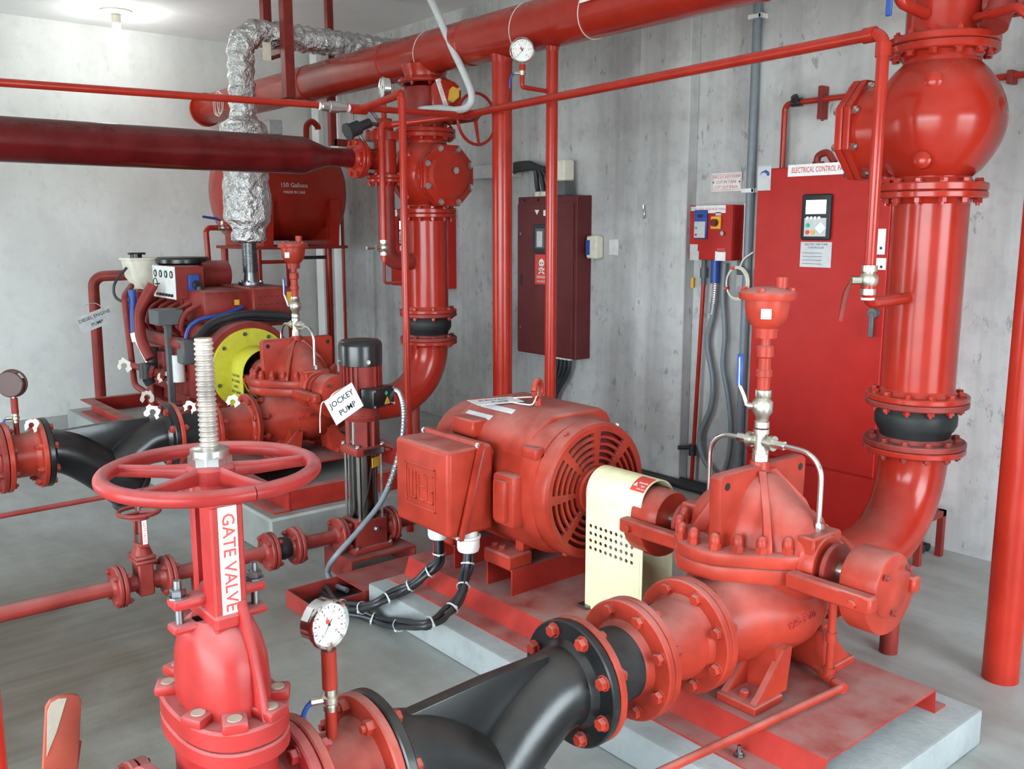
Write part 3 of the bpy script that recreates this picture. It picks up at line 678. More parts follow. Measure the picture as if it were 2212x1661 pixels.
# ================================================================== suction lines
def yz(x0, y0=0, z0=0): return MX(((0, 0, 1, x0), (1, 0, 0, y0), (0, 1, 0, z0), (0, 0, 0, 1)))
FR = .172
def suction(dx, dy, dz, which):
    n0 = bool(which)
    X = X1; A = lambda s: V((X, s, ZSU))
    things = []
    # red reducer next to the pump
    t = T('suction_reducer', 'short red flanged reducer bolted to the suction side of the electric pump', 'pipe', A(1.95)-V((0, 0, FR)), 'flanged suction reducers')
    bm = bmesh.new(); lathe(bm, [(.118, 0), (.118, .05), (.108, .10), (.106, .22)], frame((X, 2.045, ZSU), (0, -1, 0)), 48); fin(bm, 'pipe', 'red', t)
    flange(t, (X, 2.0675, ZSU), (0, 1, 0), FR, .024, .116, 'red', 8, .030, .052)
    flange(t, (X, 1.823, ZSU), (0, -1, 0), FR, .024, .106, 'red', bolts_on=False)
    things.append(t)
    # black spool
    t = T('suction_spool', 'short black pipe with scratched red flange ahead of the electric pump reducer', 'pipe', A(1.7)-V((0, 0, FR)), 'black suction spools')
    bm = bmesh.new(); lathe(bm, [(.104, 0), (.104, .19)], frame((X, 1.80, ZSU), (0, -1, 0)), 48); fin(bm, 'pipe', 'rubber', t)
    flange(t, (X, 1.8215, ZSU), (0, 1, 0), FR, .024, .104, 'red', 8, .030, .052)
    flange(t, (X, 1.612, ZSU), (0, -1, 0), FR, .024, .104, 'red', bolts_on=False)
    things.append(t)
    # Y strainer
    t = T('y_strainer', 'black cast iron strainer with red bolts, bent down in a V beside the cement plinth', 'strainer', (X, 1.3, 0), 'black suction strainers')
    bm = bmesh.new(); tube(bm, spline([(X, .99, ZSU), (X, 1.04, ZSU-.002), (X, 1.12, ZSU-.035), (X, 1.22, ZSU-.11), (X, 1.33, ZSU-.215), (X, 1.375, ZSU-.26)], 5), [.108]*26, 40); fin(bm, 'inlet_leg', 'black', t)
    bm = bmesh.new(); tube(bm, spline([(X, 1.60, ZSU), (X, 1.56, ZSU), (X, 1.50, ZSU-.015), (X, 1.41, ZSU-.075), (X, 1.31, ZSU-.165), (X, 1.24, ZSU-.22)], 5), [.108]*6+[.108, .107, .106, .105, .104]+[.103]*15, 40); fin(bm, 'outlet_leg', 'black', t)
    bm = bmesh.new(); prism(bm, [(1.005, .50), (1.30, .515), (1.50, .515), (1.50, .44), (1.30, .23), (1.20, .25), (1.005, .40)], -.018, .018, yz(X), .003); fin(bm, 'web', 'black', t)
    c = V((X, 1.385, ZSU-.268)); ax = V((0, .70, -.71))
    bm = bmesh.new(); lathe(bm, [(0, .03), (.12, .03), (.124, .026), (.124, .004), (.12, 0), (0, 0)], frame(c-ax*.01, ax), 36); cv = fin(bm, 'drain_cover', 'black', t)
    bolts(cv, c+ax*.02, ax, .103, 6, .024, 0, 'red_dull')
    flange(t, (X, 1.609, ZSU), (0, 1, 0), FR, .026, .108, 'black', 8, .030, .052, 'red')
    flange(t, (X, .976, ZSU), (0, -1, 0), FR, .026, .108, 'black', 8, .030, .052, 'red')
    things.append(t)
    # red spool with tapping
    t = T('suction_pipe', 'red flanged spool between the nearest gate valve and the black strainer', 'pipe', A(.88)-V((0, 0, FR)), 'red suction spools')
    bm = bmesh.new(); lathe(bm, [(.109, 0), (.109, .155)], frame((X, .955, ZSU), (0, -1, 0)), 48); fin(bm, 'pipe', 'red', t)
    flange(t, (X, .974, ZSU), (0, 1, 0), FR, .024, .109, 'red', bolts_on=False); flange(t, (X, .801, ZSU), (0, -1, 0), FR, .024, .109, 'red', bolts_on=False)
    things.append(t)
    return things
SU1 = suction(0, 0, 0, None)
LB2 = ['short darker red flanged reducer on the suction side of the diesel engine pump', 'short black pipe ahead of the diesel pump reducer, behind the white threaded stem',
       'glossy black strainer bent down in a V, at the left behind the big handwheel', 'dull red flanged spool at the left frame edge, under the back of a gauge']
for s, l in zip(SU1, LB2): dup(s, (X2-X1, Y2-Y1+.03, DZ), l)
t = T('suction_main', 'dull red suction main ending in a flange at the left frame edge', 'pipe', (X2, 0, .3))
bm = bmesh.new(); cyl(bm, (X2, YF+.02, ZSU+DZ), (X2, .86, ZSU+DZ), .109, seg=40); cyl(bm, (X2, -.4, 0), (X2, -.4, ZSU+DZ), .05, seg=16); fin(bm, 'pipe', 'red_dull', t); flange(t, (X2, .878, ZSU+DZ), (0, 1, 0), FR, .026, .109, 'red_dull', 8, .028, .05)
# ------------------------------------------------------------------ big OS&Y gate valve
GY = .647
def gate_valve():
    t = T('gate_valve', 'big red gate valve with handwheel and tall threaded stem in the left foreground', 'valve', (X1, GY, .2))
    X = X1
    bm = bmesh.new(); lathe(bm, [(.109, -.13), (.112, -.05), (.13, -.03), (.13, .03), (.112, .05), (.109, .13)], frame((X, GY, ZSU), (0, 1, 0)), 40)
    def ring(z, rx, ry, ex=2.4, n=40): 
        o = []
        for i in range(n):
            a = 2*PI*i/n; c, s = math.cos(a), math.sin(a); o.append((X+rx*math.copysign(abs(c)**(2/ex), c), GY+ry*math.copysign(abs(s)**(2/ex), s), z))
        return o
    loft(bm, [ring(.24, .06, .06), ring(.27, .125, .08), ring(.40, .135, .085), ring(.60, .135, .085), ring(.625, .14, .09)]); fin(bm, 'body', 'red_dusty', t)
    flange(t, (X, .799, ZSU), (0, 1, 0), FR, .026, .109, 'red_dusty', 8, .028, .05); flange(t, (X, .495, ZSU), (0, -1, 0), FR, .026, .109, 'red_dusty', bolts_on=False)
    bm = bmesh.new(); loft(bm, [ring(.618, .165, .10), ring(.622, .17, .105), ring(.648, .17, .105), ring(.652, .166, .101)]); fin(bm, 'body_flange', 'red_dusty', t)
    bm = bmesh.new(); loft(bm, [ring(.655, .166, .101), ring(.659, .17, .105), ring(.690, .17, .105), ring(.695, .165, .10)]); bf = fin(bm, 'bonnet_flange', 'red_dusty', t)
    for a in (20, 62, 118, 160, 200, 242, 298, 340):
        c, s = math.cos(math.radians(a)), math.sin(math.radians(a)); p = V((X+.15*math.copysign(abs(c)**.85, c), GY+.088*math.copysign(abs(s)**.85, s), .693))
        bm = bmesh.new(); box(bm, (-.036, -.024, 0), (.024, .024, .021), .006, MX.Translation(p) @ MX.Rotation(math.atan2(s, c), 4, 'Z'), 2); bo = fin(bm, 'bolt_boss', 'red_dusty', bf)
        bm = bmesh.new(); cyl(bm, p+V((0, 0, .019)), p+V((0, 0, .0225)), .0135, seg=14); fin(bm, 'stud_end', 'tan', bo)
    bm = bmesh.new(); loft(bm, [ring(.69, .126, .08, 2.3), ring(.74, .125, .08, 2.3), ring(.785, .119, .077, 2.3), ring(.82, .106, .071, 2.2), ring(.845, .085, .062, 2), ring(.862, .055, .05, 2)]); fin(bm, 'bonnet', 'red_dusty', t)
    bm = bmesh.new(); prism(bm, [(.03, .90), (.03, .695), (.158, .695), (.140, .75), (.108, .83), (.07, .905)], -.009, .009, MX(((1, 0, 0, X), (0, 0, 1, GY+.02), (0, 1, 0, 0), (0, 0, 0, 1))), .003); fin(bm, 'rib', 'red_dusty', t)
    # yoke
    bm = bmesh.new()
    box(bm, (X-.075, GY-.035, .855), (X+.075, GY+.035, .885), .006)
    box(bm, (X+.012, GY-.032, .815), (X+.068, GY+.032, 1.10), .004); box(bm, (X-.066, GY-.022, .87), (X-.045, GY+.022, 1.10), .004); box(bm, (X-.05, GY+.01, .87), (X-.03, GY+.024, 1.10), .003)
    box(bm, (X-.072, GY-.036, 1.088), (X+.072, GY+.036, 1.115), .008); cyl(bm, (X, GY, 1.11), (X, GY, 1.13), .042, .036, 20)
    yk = fin(bm, 'yoke', 'red_dusty', t, 30)
    bm = bmesh.new(); box(bm, (X-.024, GY-.092, .893), (X+.024, GY+.092, .914), .008, seg=2); cyl(bm, (X, GY, .86), (X, GY, .925), .032, seg=20); fin(bm, 'gland_follower', 'red_dusty', t)
    bm = bmesh.new(); box(bm, (X-.022, GY-.095, .845), (X+.022, GY+.095, .862), .008, seg=2); fin(bm, 'gland_lugs', 'red_dusty', t)
    for sy in (-.076, .076):
        bm = bmesh.new(); cyl(bm, (X, GY+sy, .858), (X, GY+sy, .948), .0078, seg=10); gb = fin(bm, 'gland_stud', 'dark_steel', t); inst('nut', bolt_mesh(.027, 0, 'dark_steel'), MX.Translation((X, GY+sy, .915)), gb)
    # label
    pc = V((X+.0685, GY, .985)); F = plane_frame(pc, (0, 0, -1), (0, 1, 0))
    bm = bmesh.new(); plate(bm, F, .225, .036, .001); lb = fin(bm, 'name_label', 'white', yk, 20); text(lb, 'GATE VALVE', .034, F @ MX.Translation((0, 0, .0012)), 'print_red', bold=.0004)
    # handwheel
    hw = .192; zw = 1.147
    bm = bmesh.new(); tube(bm, [(X+hw*math.cos(2*PI*i/56), GY+hw*math.sin(2*PI*i/56), zw) for i in range(57)], .0145, 14, False); bmesh.ops.remove_doubles(bm, verts=bm.verts, dist=1e-4); fin(bm, 'handwheel_rim', 'red_dusty', t)
    for k in range(5):
        a = 2*PI*k/5+math.radians(-62); c = V((math.cos(a), math.sin(a), 0)); bm = bmesh.new()
        Fs = frame(V((X, GY, zw-.003))+c*.03, c); loft(bm, [[Fs @ V((w*math.cos(2*PI*i/12), h*math.sin(2*PI*i/12), l)) for i in range(12)] for w, h, l in ((.010, .018, 0), (.0085, .013, .06), (.0085, .012, .158))]); fin(bm, 'spoke', 'red_dusty', t)
    bm = bmesh.new(); lathe(bm, [(0, -.02), (.04, -.02), (.045, -.01), (.045, .008), (.038, .016), (0, .016)], MX.Translation((X, GY, zw)), 24); fin(bm, 'handwheel_hub', 'red_dusty', t)
    bm = bmesh.new(); lathe(bm, [(0, 0), (.041, 0), (.041, .014), (.036, .018), (0, .018)], MX.Translation((X, GY, zw+.016)), 6); lathe(bm, [(.036, 0), (.036, .028), (.03, .03), (.0, .03)], MX.Translation((X, GY, zw+.016)), 20); fin(bm, 'stem_nut', 'steel', t)
    pr = [(.0, 0)]
    for i in range(23): pr += [(.0150, i*.0096+.001), (.0178, i*.0096+.0035), (.0178, i*.0096+.0062), (.0150, i*.0096+.0087)]
    pr += [(.0165, .222), (.0155, .226), (0, .226)]
    bm = bmesh.new(); lathe(bm, pr, MX.Translation((X, GY, zw+.028)) , 20); fin(bm, 'threaded_stem', 'stem', t, 60)
    return t
gate_valve()
# ------------------------------------------------------------------ pressure gauges
def gauge(label, base, centre, nrm, R=.05, valve=True, lever=(0, -1, 0), steps=None, back=False, group='pressure gauges', pipemat='red', case='chrome'):
    """riser from base (point on pipe) straight up to a dial gauge whose centre is given"""
    base = V(base); c = V(centre); t = T('pressure_gauge', label, 'gauge', base, group); n = V(nrm).normalized()
    p0 = V((c.x, c.y, base.z)); H = (c.z-R)-base.z
    if steps: bm = bmesh.new(); tube(bm, bend(steps, .03, 6), .0115, 12); fin(bm, 'siphon_pipe', pipemat, t); p0 = V(steps[-1]); H = c.z-R-p0.z
    a, b = (H*.32, H*.56) if valve else (H*.4, H*.4)
    bm = bmesh.new(); cyl(bm, p0-V((0, 0, .01)), p0+V((0, 0, a)), .0125, seg=14); fin(bm, 'nipple', pipemat, t)
    if valve:
        bm = bmesh.new(); lathe(bm, [(0, 0), (.016, 0), (.016, .012), (.013, .014), (.019, (b-a)*.4), (.019, (b-a)*.65), (.013, b-a-.014), (.016, b-a-.012), (.016, b-a), (0, b-a)], MX.Translation(p0+V((0, 0, a))), 12)
        h = p0+V((0, 0, (a+b)/2)); l = V(lever).normalized(); cyl(bm, h, h+l*.042, .009, seg=8); bv = fin(bm, 'ball_valve', 'brass', t)
        bm = bmesh.new(); q = h+l*.04; tube(bm, spline([q, q+l*.012+V((0, 0, -.012)), q+l*.022+V((0, 0, -.04)), q+l*.024+V((0, 0, -.075))], 4), .006, 8); fin(bm, 'lever_grip', 'blue', bv)
    bm = bmesh.new(); cyl(bm, p0+V((0, 0, b)), p0+V((0, 0, H-.006)), .0165, seg=14); fin(bm, 'coupling', pipemat, t)
    bm = bmesh.new(); cyl(bm, p0+V((0, 0, H-.01)), p0+V((0, 0, H+.012)), .009, seg=8); fin(bm, 'stem', 'brass', t)
    cb = c-n*.018; F = frame(cb, n, (0, 0, 1))
    bm = bmesh.new(); lathe(bm, [(0, -.016), (R*.9, -.016), (R*.97, -.012), (R*.97, .02), (0, .02)], F, 40); fin(bm, 'case', case, t)
    bm = bmesh.new(); lathe(bm, [(R*.97, .016), (R*1.04, .018), (R*1.04, .026), (R*.98, .030), (R*.88, .026), (R*.86, .021), (R*.9, .018)], F, 40, True); fin(bm, 'bezel', case, t)
    bm = bmesh.new(); lathe(bm, [(0, .0215), (R*.9, .0215)], F, 40); d = fin(bm, 'dial', 'white', t)
    z = .0222
    bm = bmesh.new()
    for k in range(21):
        an = math.radians(225-270*k/20); r0 = R*(.68 if k % 2 == 0 else .74); r1 = R*.80
        Mk = F @ MX.Rotation(an, 4, 'Z'); w = R*.012 if k % 2 else R*.02
        bm.faces.new([bm.verts.new(Mk @ V(p)) for p in ((r0, -w, z), (r1, -w, z), (r1, w, z), (r0, w, z))])
    fin(bm, 'scale_marks', 'print', d, 0)
    for k in range(0, 21, 4):
        an = math.radians(225-270*k/20); text(d, str(k*20//20*(1 if k else 1)), R*.17, F @ MX.Translation((R*.53*math.cos(an), R*.53*math.sin(an), z)), 'print_red', 'number', ext=.0001)
    bm = bmesh.new(); an = math.radians(232); Mk = F @ MX.Rotation(an, 4, 'Z')
    bm.faces.new([bm.verts.new(Mk @ V(p)) for p in ((-R*.25, -R*.02, z+.001), (R*.7, -.0003, z+.001), (R*.7, .0003, z+.001), (-R*.25, R*.02, z+.001))]); lathe(bm, [(R*.06, 0), (R*.06, .002), (0, .002)], F @ MX.Translation((0, 0, z)), 10); fin(bm, 'needle', 'print', d, 0)
    bm = bmesh.new(); prism(bm, [(-R*.10, -.0), (R*.02, R*.02), (R*.10, R*.03), (R*.06, R*.2), (R*.0, R*.12), (-R*.04, R*.34), (-R*.10, R*.14), (-R*.14, R*.2)], z, z+.0004, F @ MX.Translation((-R*.05, R*.05, 0))); fin(bm, 'flame_logo', 'print_red', d, 0)
    bm = bmesh.new(); Fs = frame(cb+n*.002, V((0, 0, 1)).cross(n)*-1+V((0, 0, .9)), n)
    plate(bm, plane_frame(cb+(V((0, 0, 1))*.62-V((0, 0, 1)).cross(n)*.78).normalized()*(R*.972), n, (V((0, 0, 1)).cross(n)*.62+V((0, 0, 1))*.78)), .02, .03, .0006); fin(bm, 'case_sticker', 'white', t, 0)
    return t
g1 = P(718, 1345, x=X1)
gy = P(716, 1580, x=X1).y
gauge('steel pressure gauge with white dial and red neck in front of the cables', (X1, gy, ZSU+.105), (X1, gy, g1.z), (.966, .26, 0), .052, lever=(-.3, -1, 0))
g2 = P(27, 828, x=X2); gauge('dark gauge seen from behind at the left frame edge', (X2, g2.y, ZSU+DZ+.105), (X2, g2.y, g2.z), (-.8, .6, 0), .066, lever=(-.3, -1, 0), pipemat='red_dull', case=plain('brown_case', (.07, .022, .02), .35))
# ================================================================== discharge risers
YR = 3.38
def riser(x, dz, ztop, first):
    w = 'electric pump' if first else 'diesel engine pump'
    sh = '' if first else 'darker '
    t = T('discharge_elbow', f'{sh}red elbow rising from the outlet of the {w}', 'pipe', (x, YR-.3, .2+dz), 'discharge elbows')
    y0 = 2.80+(0 if first else Y2-Y1)
    pts = [V((x, y0, .42+dz))]+[V((x, y, .42+dz)) for y in (2.9, 3.02)]+[V((x, YR-.32+.32*math.sin(a), .74+dz-.32*math.cos(a))) for a in [PI/2*i/12 for i in range(1, 13)]]+[V((x, YR, .765+dz))]
    rr = [.102, .104, .108]+[.108+.016*i/12 for i in range(1, 13)]+[.124]
    bm = bmesh.new(); tube(bm, pts, rr, 40); fin(bm, 'bend', 'red_pipe', t)
    flange(t, (x, y0-.008, .42+dz), (0, -1, 0), .155, .026, .10, 'red_pipe', 8, .026, .05)
    flange(t, (x, YR, .790+dz), (0, 0, 1), .183, .022, .122, 'red_pipe', bolts_on=False)
    bm = bmesh.new(); lg = V((x+.03, YR-.14, 0)); cyl(bm, lg, lg+V((0, 0, .58+dz*.9)), .034, seg=24); fin(bm, 'support_leg', 'red_dull', t)
    t = T('rubber_bellows', f'black rubber expansion joint on the riser of the {w}', 'expansion joint', (x, YR, .79+dz), 'rubber expansion joints')
    bm = bmesh.new(); lathe(bm, [(.118, .815+dz), (.122, .822+dz), (.128, .845+dz), (.138, .858+dz), (.146, .875+dz), (.147, .905+dz), (.143, .925+dz), (.13, .938+dz), (.12, .942+dz)], MX.Translation((x, YR, 0)), 48); fin(bm, 'bellows', 'rubber', t)
    o = flange(t, (x, YR, .792+dz), (0, 0, -1), .183, .022, .12, 'red_dull', 12 if first else 8, .024, .046); flange(t, (x, YR, .966+dz), (0, 0, 1), .183, .022, .12, 'red_dull', bolts_on=False)
    t = T('riser_pipe', f'{sh}red vertical riser pipe above the bellows of the {w}', 'pipe', (x, YR, .97+dz), 'vertical riser pipes')
    bm = bmesh.new(); lathe(bm, [(.130, .98+dz), (.130, ztop-.01)], MX.Translation((x, YR, 0)), 48); fin(bm, 'pipe', 'red_pipe', t)
    flange(t, (x, YR, .968+dz), (0, 0, -1), .183, .022, .130, 'red_pipe', 12 if first else 8, .024, .046); flange(t, (x, YR, ztop), (0, 0, 1), .187, .024, .130, 'red_pipe', bolts_on=False)
    return t
ZT1 = P(2013, 415, y=YR).z; ZT2 = P(920, 462, y=YR).z
riser(X1, 0, ZT1, True); riser(X2, DZ, ZT2, False)
def check_valve(x, z0, z1, s, label):
    t = T('check_valve', label, 'valve', (x, YR, z0), 'swing check valves')
    H = z1-z0; F = MX.Translation((x, YR, 0))
    bm = bmesh.new(); pr = [(.128, z0+.0), (.128, z0+.05)]+[(.13+.098*math.sin(PI*i/16)**.8, z0+.05+(H-.11)*i/16) for i in range(1, 16)]+[(.13, z1-.06), (.13, z1)]
    lathe(bm, pr, F, 48); bd = fin(bm, 'body', 'red_pipe', t)
    zc = z0+H*.46; a = .14; b = .30 if s < 0 else .25; RO = .197
    bm = bmesh.new(); lathe(bm, [(.19, .05), (.178, .16), (.165, b-.075), (.165, b-.06), (0, b-.06)], frame((x, YR, zc), (s, 0, 0)), 40); fin(bm, 'side_neck', 'red_pipe', t)
    F2 = frame((x+s*b, YR, zc), (s, 0, 0)); oc = [(RO*math.cos(PI/8+PI/4*i), RO*math.sin(PI/8+PI/4*i)) for i in range(8)]
    bm = bmesh.new(); prism(bm, oc, -.062, -.034, F2, .004); fin(bm, 'neck_flange', 'red_pipe', t, 30)
    bm = bmesh.new(); prism(bm, oc, -.032, 0, F2, .006); lathe(bm, [(.15, 0), (.13, .012), (0, .012)], F2, 32); co = fin(bm, 'cover', 'red_pipe', t, 30)
    for i in range(8):
        an = PI/8+PI/4*i; inst('bolt', bolt_mesh(.026, .062, 'steel'), F2 @ MX.Translation((RO*.87*math.cos(an), RO*.87*math.sin(an), 0)), co)
    bm = bmesh.new(); cyl(bm, F2 @ V((.03, .03, .01)), F2 @ V((.03, .03, .03)), .022, seg=6); fin(bm, 'plug', 'steel', co)
    for ang, dzz in ((-70, H*.26), (-75, -H*.26), (0 if s < 0 else 180, .05)):
        an = math.radians(ang); d = V((math.cos(an), math.sin(an), .0)); r_ = .195 if abs(dzz) > .1 else .215
        bm = bmesh.new(); lathe(bm, [(.03, -.05), (.029, .006), (.022, .012), (.012, .015), (0, .016)], frame(V((x, YR, zc+dzz))+d*r_, d), 18); fin(bm, 'boss', 'red_pipe', bd)
    flange(t, (x, YR, z0), (0, 0, -1), .187, .028, .128, 'red_pipe', 12, .026, .054, phase=.3); flange(t, (x, YR, z1), (0, 0, 1), .187, .028, .13, 'red_pipe', 12, .026, .054)
    return t
ZV1 = P(2045, 100, y=YR).z; ZV2 = P(918, 290, y=YR).z
check_valve(X1, ZT1+.002, ZV1, -1, 'bulbous red check valve on the riser at the right, over the control panel')
check_valve(X2, ZT2+.002, ZV2, 1, 'red check valve with eight-sided bolted cover on the diesel pump riser')
# ------------------------------------------------------------------ header
ZH = 2.66; RH = .127
hd = T('header_pipe', 'thick red header pipe running along the back wall under the ceiling', 'pipe', (-3, YR, ZH-RH))
bm = bmesh.new(); lathe(bm, [(0, 0), (RH*.96, 0), (RH, .01), (RH, 10.2), (0, 10.2)], frame((-8.42, YR, ZH), (1, 0, 0)), 48); fin(bm, 'pipe', 'red_pipe', hd)
bm = bmesh.new(); lathe(bm, [(RH*1.0, -.012), (RH*1.16, -.012), (RH*1.16, .012), (RH, .012)], frame((-8.41, YR, ZH), (1, 0, 0)), 48, True); fin(bm, 'end_cap_rim', 'red_pipe', hd)
for xx in (-6.4, -5.3, -4.45, -2.45):
    bm = bmesh.new(); lathe(bm, [(RH-.001, -.006), (RH+.003, 0), (RH-.001, .006)], frame((xx, YR, ZH), (1, 0, 0)), 48); fin(bm, 'weld_seam', 'red_pipe', hd)
for xx, w_ in ((P(1140, 60, y=YR).x, 'between the thick and thin drop pipes'), (P(930, 90, y=YR).x, 'just right of the butterfly valve branch'), (P(1290, 20, y=YR).x, 'under the white sign, near the top edge'), (P(650, 190, y=YR).x, 'left of the foil pipe hanger')):
    bm = bmesh.new(); n = 40; tube(bm, [(xx+.03*math.sin(2*PI*i/n), YR+(RH+.002)*math.cos(2*PI*i/n), ZH+(RH+.002)*math.sin(2*PI*i/n)) for i in range(n+1)], .0028, 6, False); tag(root(fin(bm, 'string_loop', 'twine')), 'thin pale string tied round the header '+w_, 'string', 'strings tied round the header')
cx = P(470, 245, y=YR-RH).x
bm = bmesh.new()
for k, (r, dx) in enumerate(((.09, 0), (.1, .05), (.085, .1))):
    tube(bm, [(cx+dx+r*.7*math.cos(2*PI*i/30), YR-RH-.006-.004*k, ZH-.02+r*math.sin(2*PI*i/30)) for i in range(31)], .004, 6, False)
tag(root(fin(bm, 'cable_coil', 'twine')), 'loose coil of pale wire hanging at the end of the header', 'wire')
# sign on header
F = plane_frame((P(1275, -8, y=YR-RH).x+.10, YR-RH-.003, ZH+.045), (1, 0, 0), (0, 0.25, 1)); bm = bmesh.new(); plate(bm, F, .32, .07, .002)
sg = tag(root(fin(bm, 'pipe_sign', 'white', None, 0)), 'white sign with red letters on the header, cut by the top edge', 'sign'); 
text(sg, 'STAND PIPE', .042, F @ MX.Translation((0, 0, .0024)), 'print_red')
# riser tops into header
t = T('riser_branch', 'red branch joining the header above the gear operated butterfly valve', 'pipe', (X2, YR, 2.4), 'header branches')
zb2 = P(905, 185, y=YR).z
bm = bmesh.new(); lathe(bm, [(.128, zb2), (.128, ZH-.13), (.14, ZH-.10), (.15, ZH-.07)], MX.Translation((X2, YR, 0)), 40); fin(bm, 'pipe', 'red_pipe', t); flange(t, (X2, YR, zb2), (0, 0, -1), .17, .02, .128, 'red_pipe', 8, .022, .02)
t = T('riser_branch', 'red riser section above the check valve, cut by the top edge at the right', 'pipe', (X1, YR, ZV1), 'header branches')
bm = bmesh.new(); lathe(bm, [(.128, ZV1+.01), (.128, ZH-.13), (.15, ZH-.07)], MX.Translation((X1, YR, 0)), 40); fin(bm, 'pipe', 'red_pipe', t); flange(t, (X1, YR, ZV1+.002), (0, 0, -1), .187, .026, .128, 'red_pipe', bolts_on=False)
def stub(pts, r, lab=None, rb=.03, mat='red_pipe'):
    bm = bmesh.new(); tube(bm, bend(pts, rb, 6), r, 14); return fin(bm, 'tapping', mat, t)
stub([P(2000, 30, y=YR-.13), P(1945, 5, y=YR-.26), P(1940, -40, y=YR-.26)], .02); stub([P(2110, 38, y=YR-.05), P(2200, 15, y=YR-.2), P(2230, 40, y=YR-.2)], .015)
b0 = P(1921, 8, y=YR-.3); bm = bmesh.new(); box(bm, (b0.x-.011, b0.y-.006, b0.z-.04), (b0.x+.011, b0.y+.006, b0.z+.08), .004); fin(bm, 'lever_grip', 'blue', t)
bm = bmesh.new(); cyl(bm, (X1+.128, YR+.03, ZV1+.12), (X1+.26, YR+.05, ZV1+.12), .05, seg=20); cyl(bm, (X1+.2, YR-.06, ZV1+.03), (X1+.2, YR+.04, ZV1+.2), .045, seg=18); fin(bm, 'gear_box', 'red_dull', t)
# butterfly valve on the diesel riser
t = T('butterfly_valve', 'red butterfly valve with gear box and small handwheel below the header', 'valve', (X2, YR, ZV2))
bm = bmesh.new(); lathe(bm, [(.128, ZV2+.034), (.135, ZV2+.05), (.135, zb2-.05), (.128, zb2-.024)], MX.Translation((X2, YR, 0)), 40); fin(bm, 'wafer_body', 'red_dull', t); flange(t, (X2, YR, ZV2+.002), (0, 0, -1), .187, .026, .128, 'red_pipe', bolts_on=False)
gb = P(965, 207, x=X2+.23); bm = bmesh.new(); dn = V((.9, -.43, 0)).normalized(); rg = V((0, 0, 1)).cross(dn)
F = plane_frame(gb-dn*.06, rg, (0, 0, 1)); o8 = [(-.09, -.075), (-.05, -.105), (.05, -.105), (.09, -.05), (.09, .05), (.05, .085), (-.05, .105), (-.09, .06)]
prism(bm, o8, -.05, .06, F, .012); cyl(bm, V((X2, gb.y, gb.z-.02)), gb-dn*.08, .04, seg=18); gx = fin(bm, 'gear_box', 'red_pipe', t, 30)
for i in (0, 2, 4, 6): inst('bolt', bolt_mesh(.014, 0, 'steel'), F @ MX.Translation((o8[i][0]*.85, o8[i][1]*.85, .06)), gx)
bm = bmesh.new(); prism(bm, [(.0, -.03), (.03, -.045), (.07, -.01), (.07, .035), (.03, .05), (.01, .03)], .06, .07, F @ MX.Translation((.005, .005, 0))); fin(bm, 'position_pointer', 'amber', gx, 0)
Fl = F @ MX.Translation((-.025, 0, .0605)) @ MX.Rotation(math.radians(-72), 4, 'Z'); bm = bmesh.new(); plate(bm, Fl, .2, .026, .001); lb = fin(bm, 'name_label', 'white', gx, 0); text(lb, 'BUTTERFLY VALVE', .021, Fl @ MX.Translation((0, 0, .0012)), 'print_red')
wc = P(1030, 257, x=X2+.36); bm = bmesh.new(); n = 40; Fw = frame(wc, (1, .05, 0), (0, 0, 1)); tube(bm, [Fw @ V((.15*math.cos(2*PI*i/n), .15*math.sin(2*PI*i/n), 0)) for i in range(n+1)], .0095, 10, False); fin(bm, 'handwheel_rim', 'red_pipe', t)
for k in range(3):
    a = 2*PI*k/3-PI/2+.1; bm = bmesh.new(); tube(bm, [Fw @ V((0, 0, -.015)), Fw @ V((.15*math.cos(a), .15*math.sin(a), 0))], [.012, .008], 8); fin(bm, 'spoke', 'red_pipe', t)
bm = bmesh.new(); cyl(bm, V((gb.x-.12, wc.y, wc.z)), wc, .014, seg=10); cyl(bm, V((gb.x-.1, wc.y-.02, wc.z)), V((gb.x-.1, gb.y, gb.z-.05)), .03, seg=12); fin(bm, 'wheel_shaft', 'red_dull', t)
# ------------------------------------------------------------------ stand pipes from header to floor
for px, r, lab in ((1085, .057, 'thick red vertical pipe dropping from the header behind the motor'), (1191, .031, 'thinner red vertical pipe beside the thick drop pipe, in front of the maroon box')):
    x = P(px, 450, y=YR).x; t = T('drop_pipe', lab, 'pipe', (x, YR, 0), 'vertical drop pipes')
    bm = bmesh.new(); cyl(bm, (x, YR, 0), (x, YR, ZH-RH*.85), r, seg=32); fin(bm, 'pipe', 'red_pipe', t)
    bm = bmesh.new(); lathe(bm, [(r, ZH-RH-.02), (r+.012, ZH-RH+.02)], MX.Translation((x, YR, 0)), 32); fin(bm, 'weld_collar', 'red_pipe', t)
    if r < .05: XD = x
gc = P(1124, 110, y=YR); q0 = P(1180, 190, y=YR-.031)
ge = P(1128, 188, y=YR)
YG2 = YR-.19; gc = P(1124, 110, y=YG2); ge = P(1128, 188, y=YG2)
gauge('steel pressure gauge on a bent red tube beside the thin drop pipe', (XD-.02, YR-.02, ge.z), (ge.x, YG2, gc.z), (.75, -.66, 0), .062, lever=(-.5, -.8, 0), steps=[(XD-.02, YR-.02, ge.z-.005), (ge.x, YG2, ge.z), (ge.x, YG2, ge.z+.03)], pipemat='red_pipe')
gc = P(828, 190, y=YR-.3); gauge('steel pressure gauge seen edge-on left of the butterfly valve', (gc.x, gc.y, gc.z-.36), (gc.x, gc.y, gc.z), (-.26, -.97, 0), .062, lever=(-.5, -.8, 0), pipemat='red_pipe')
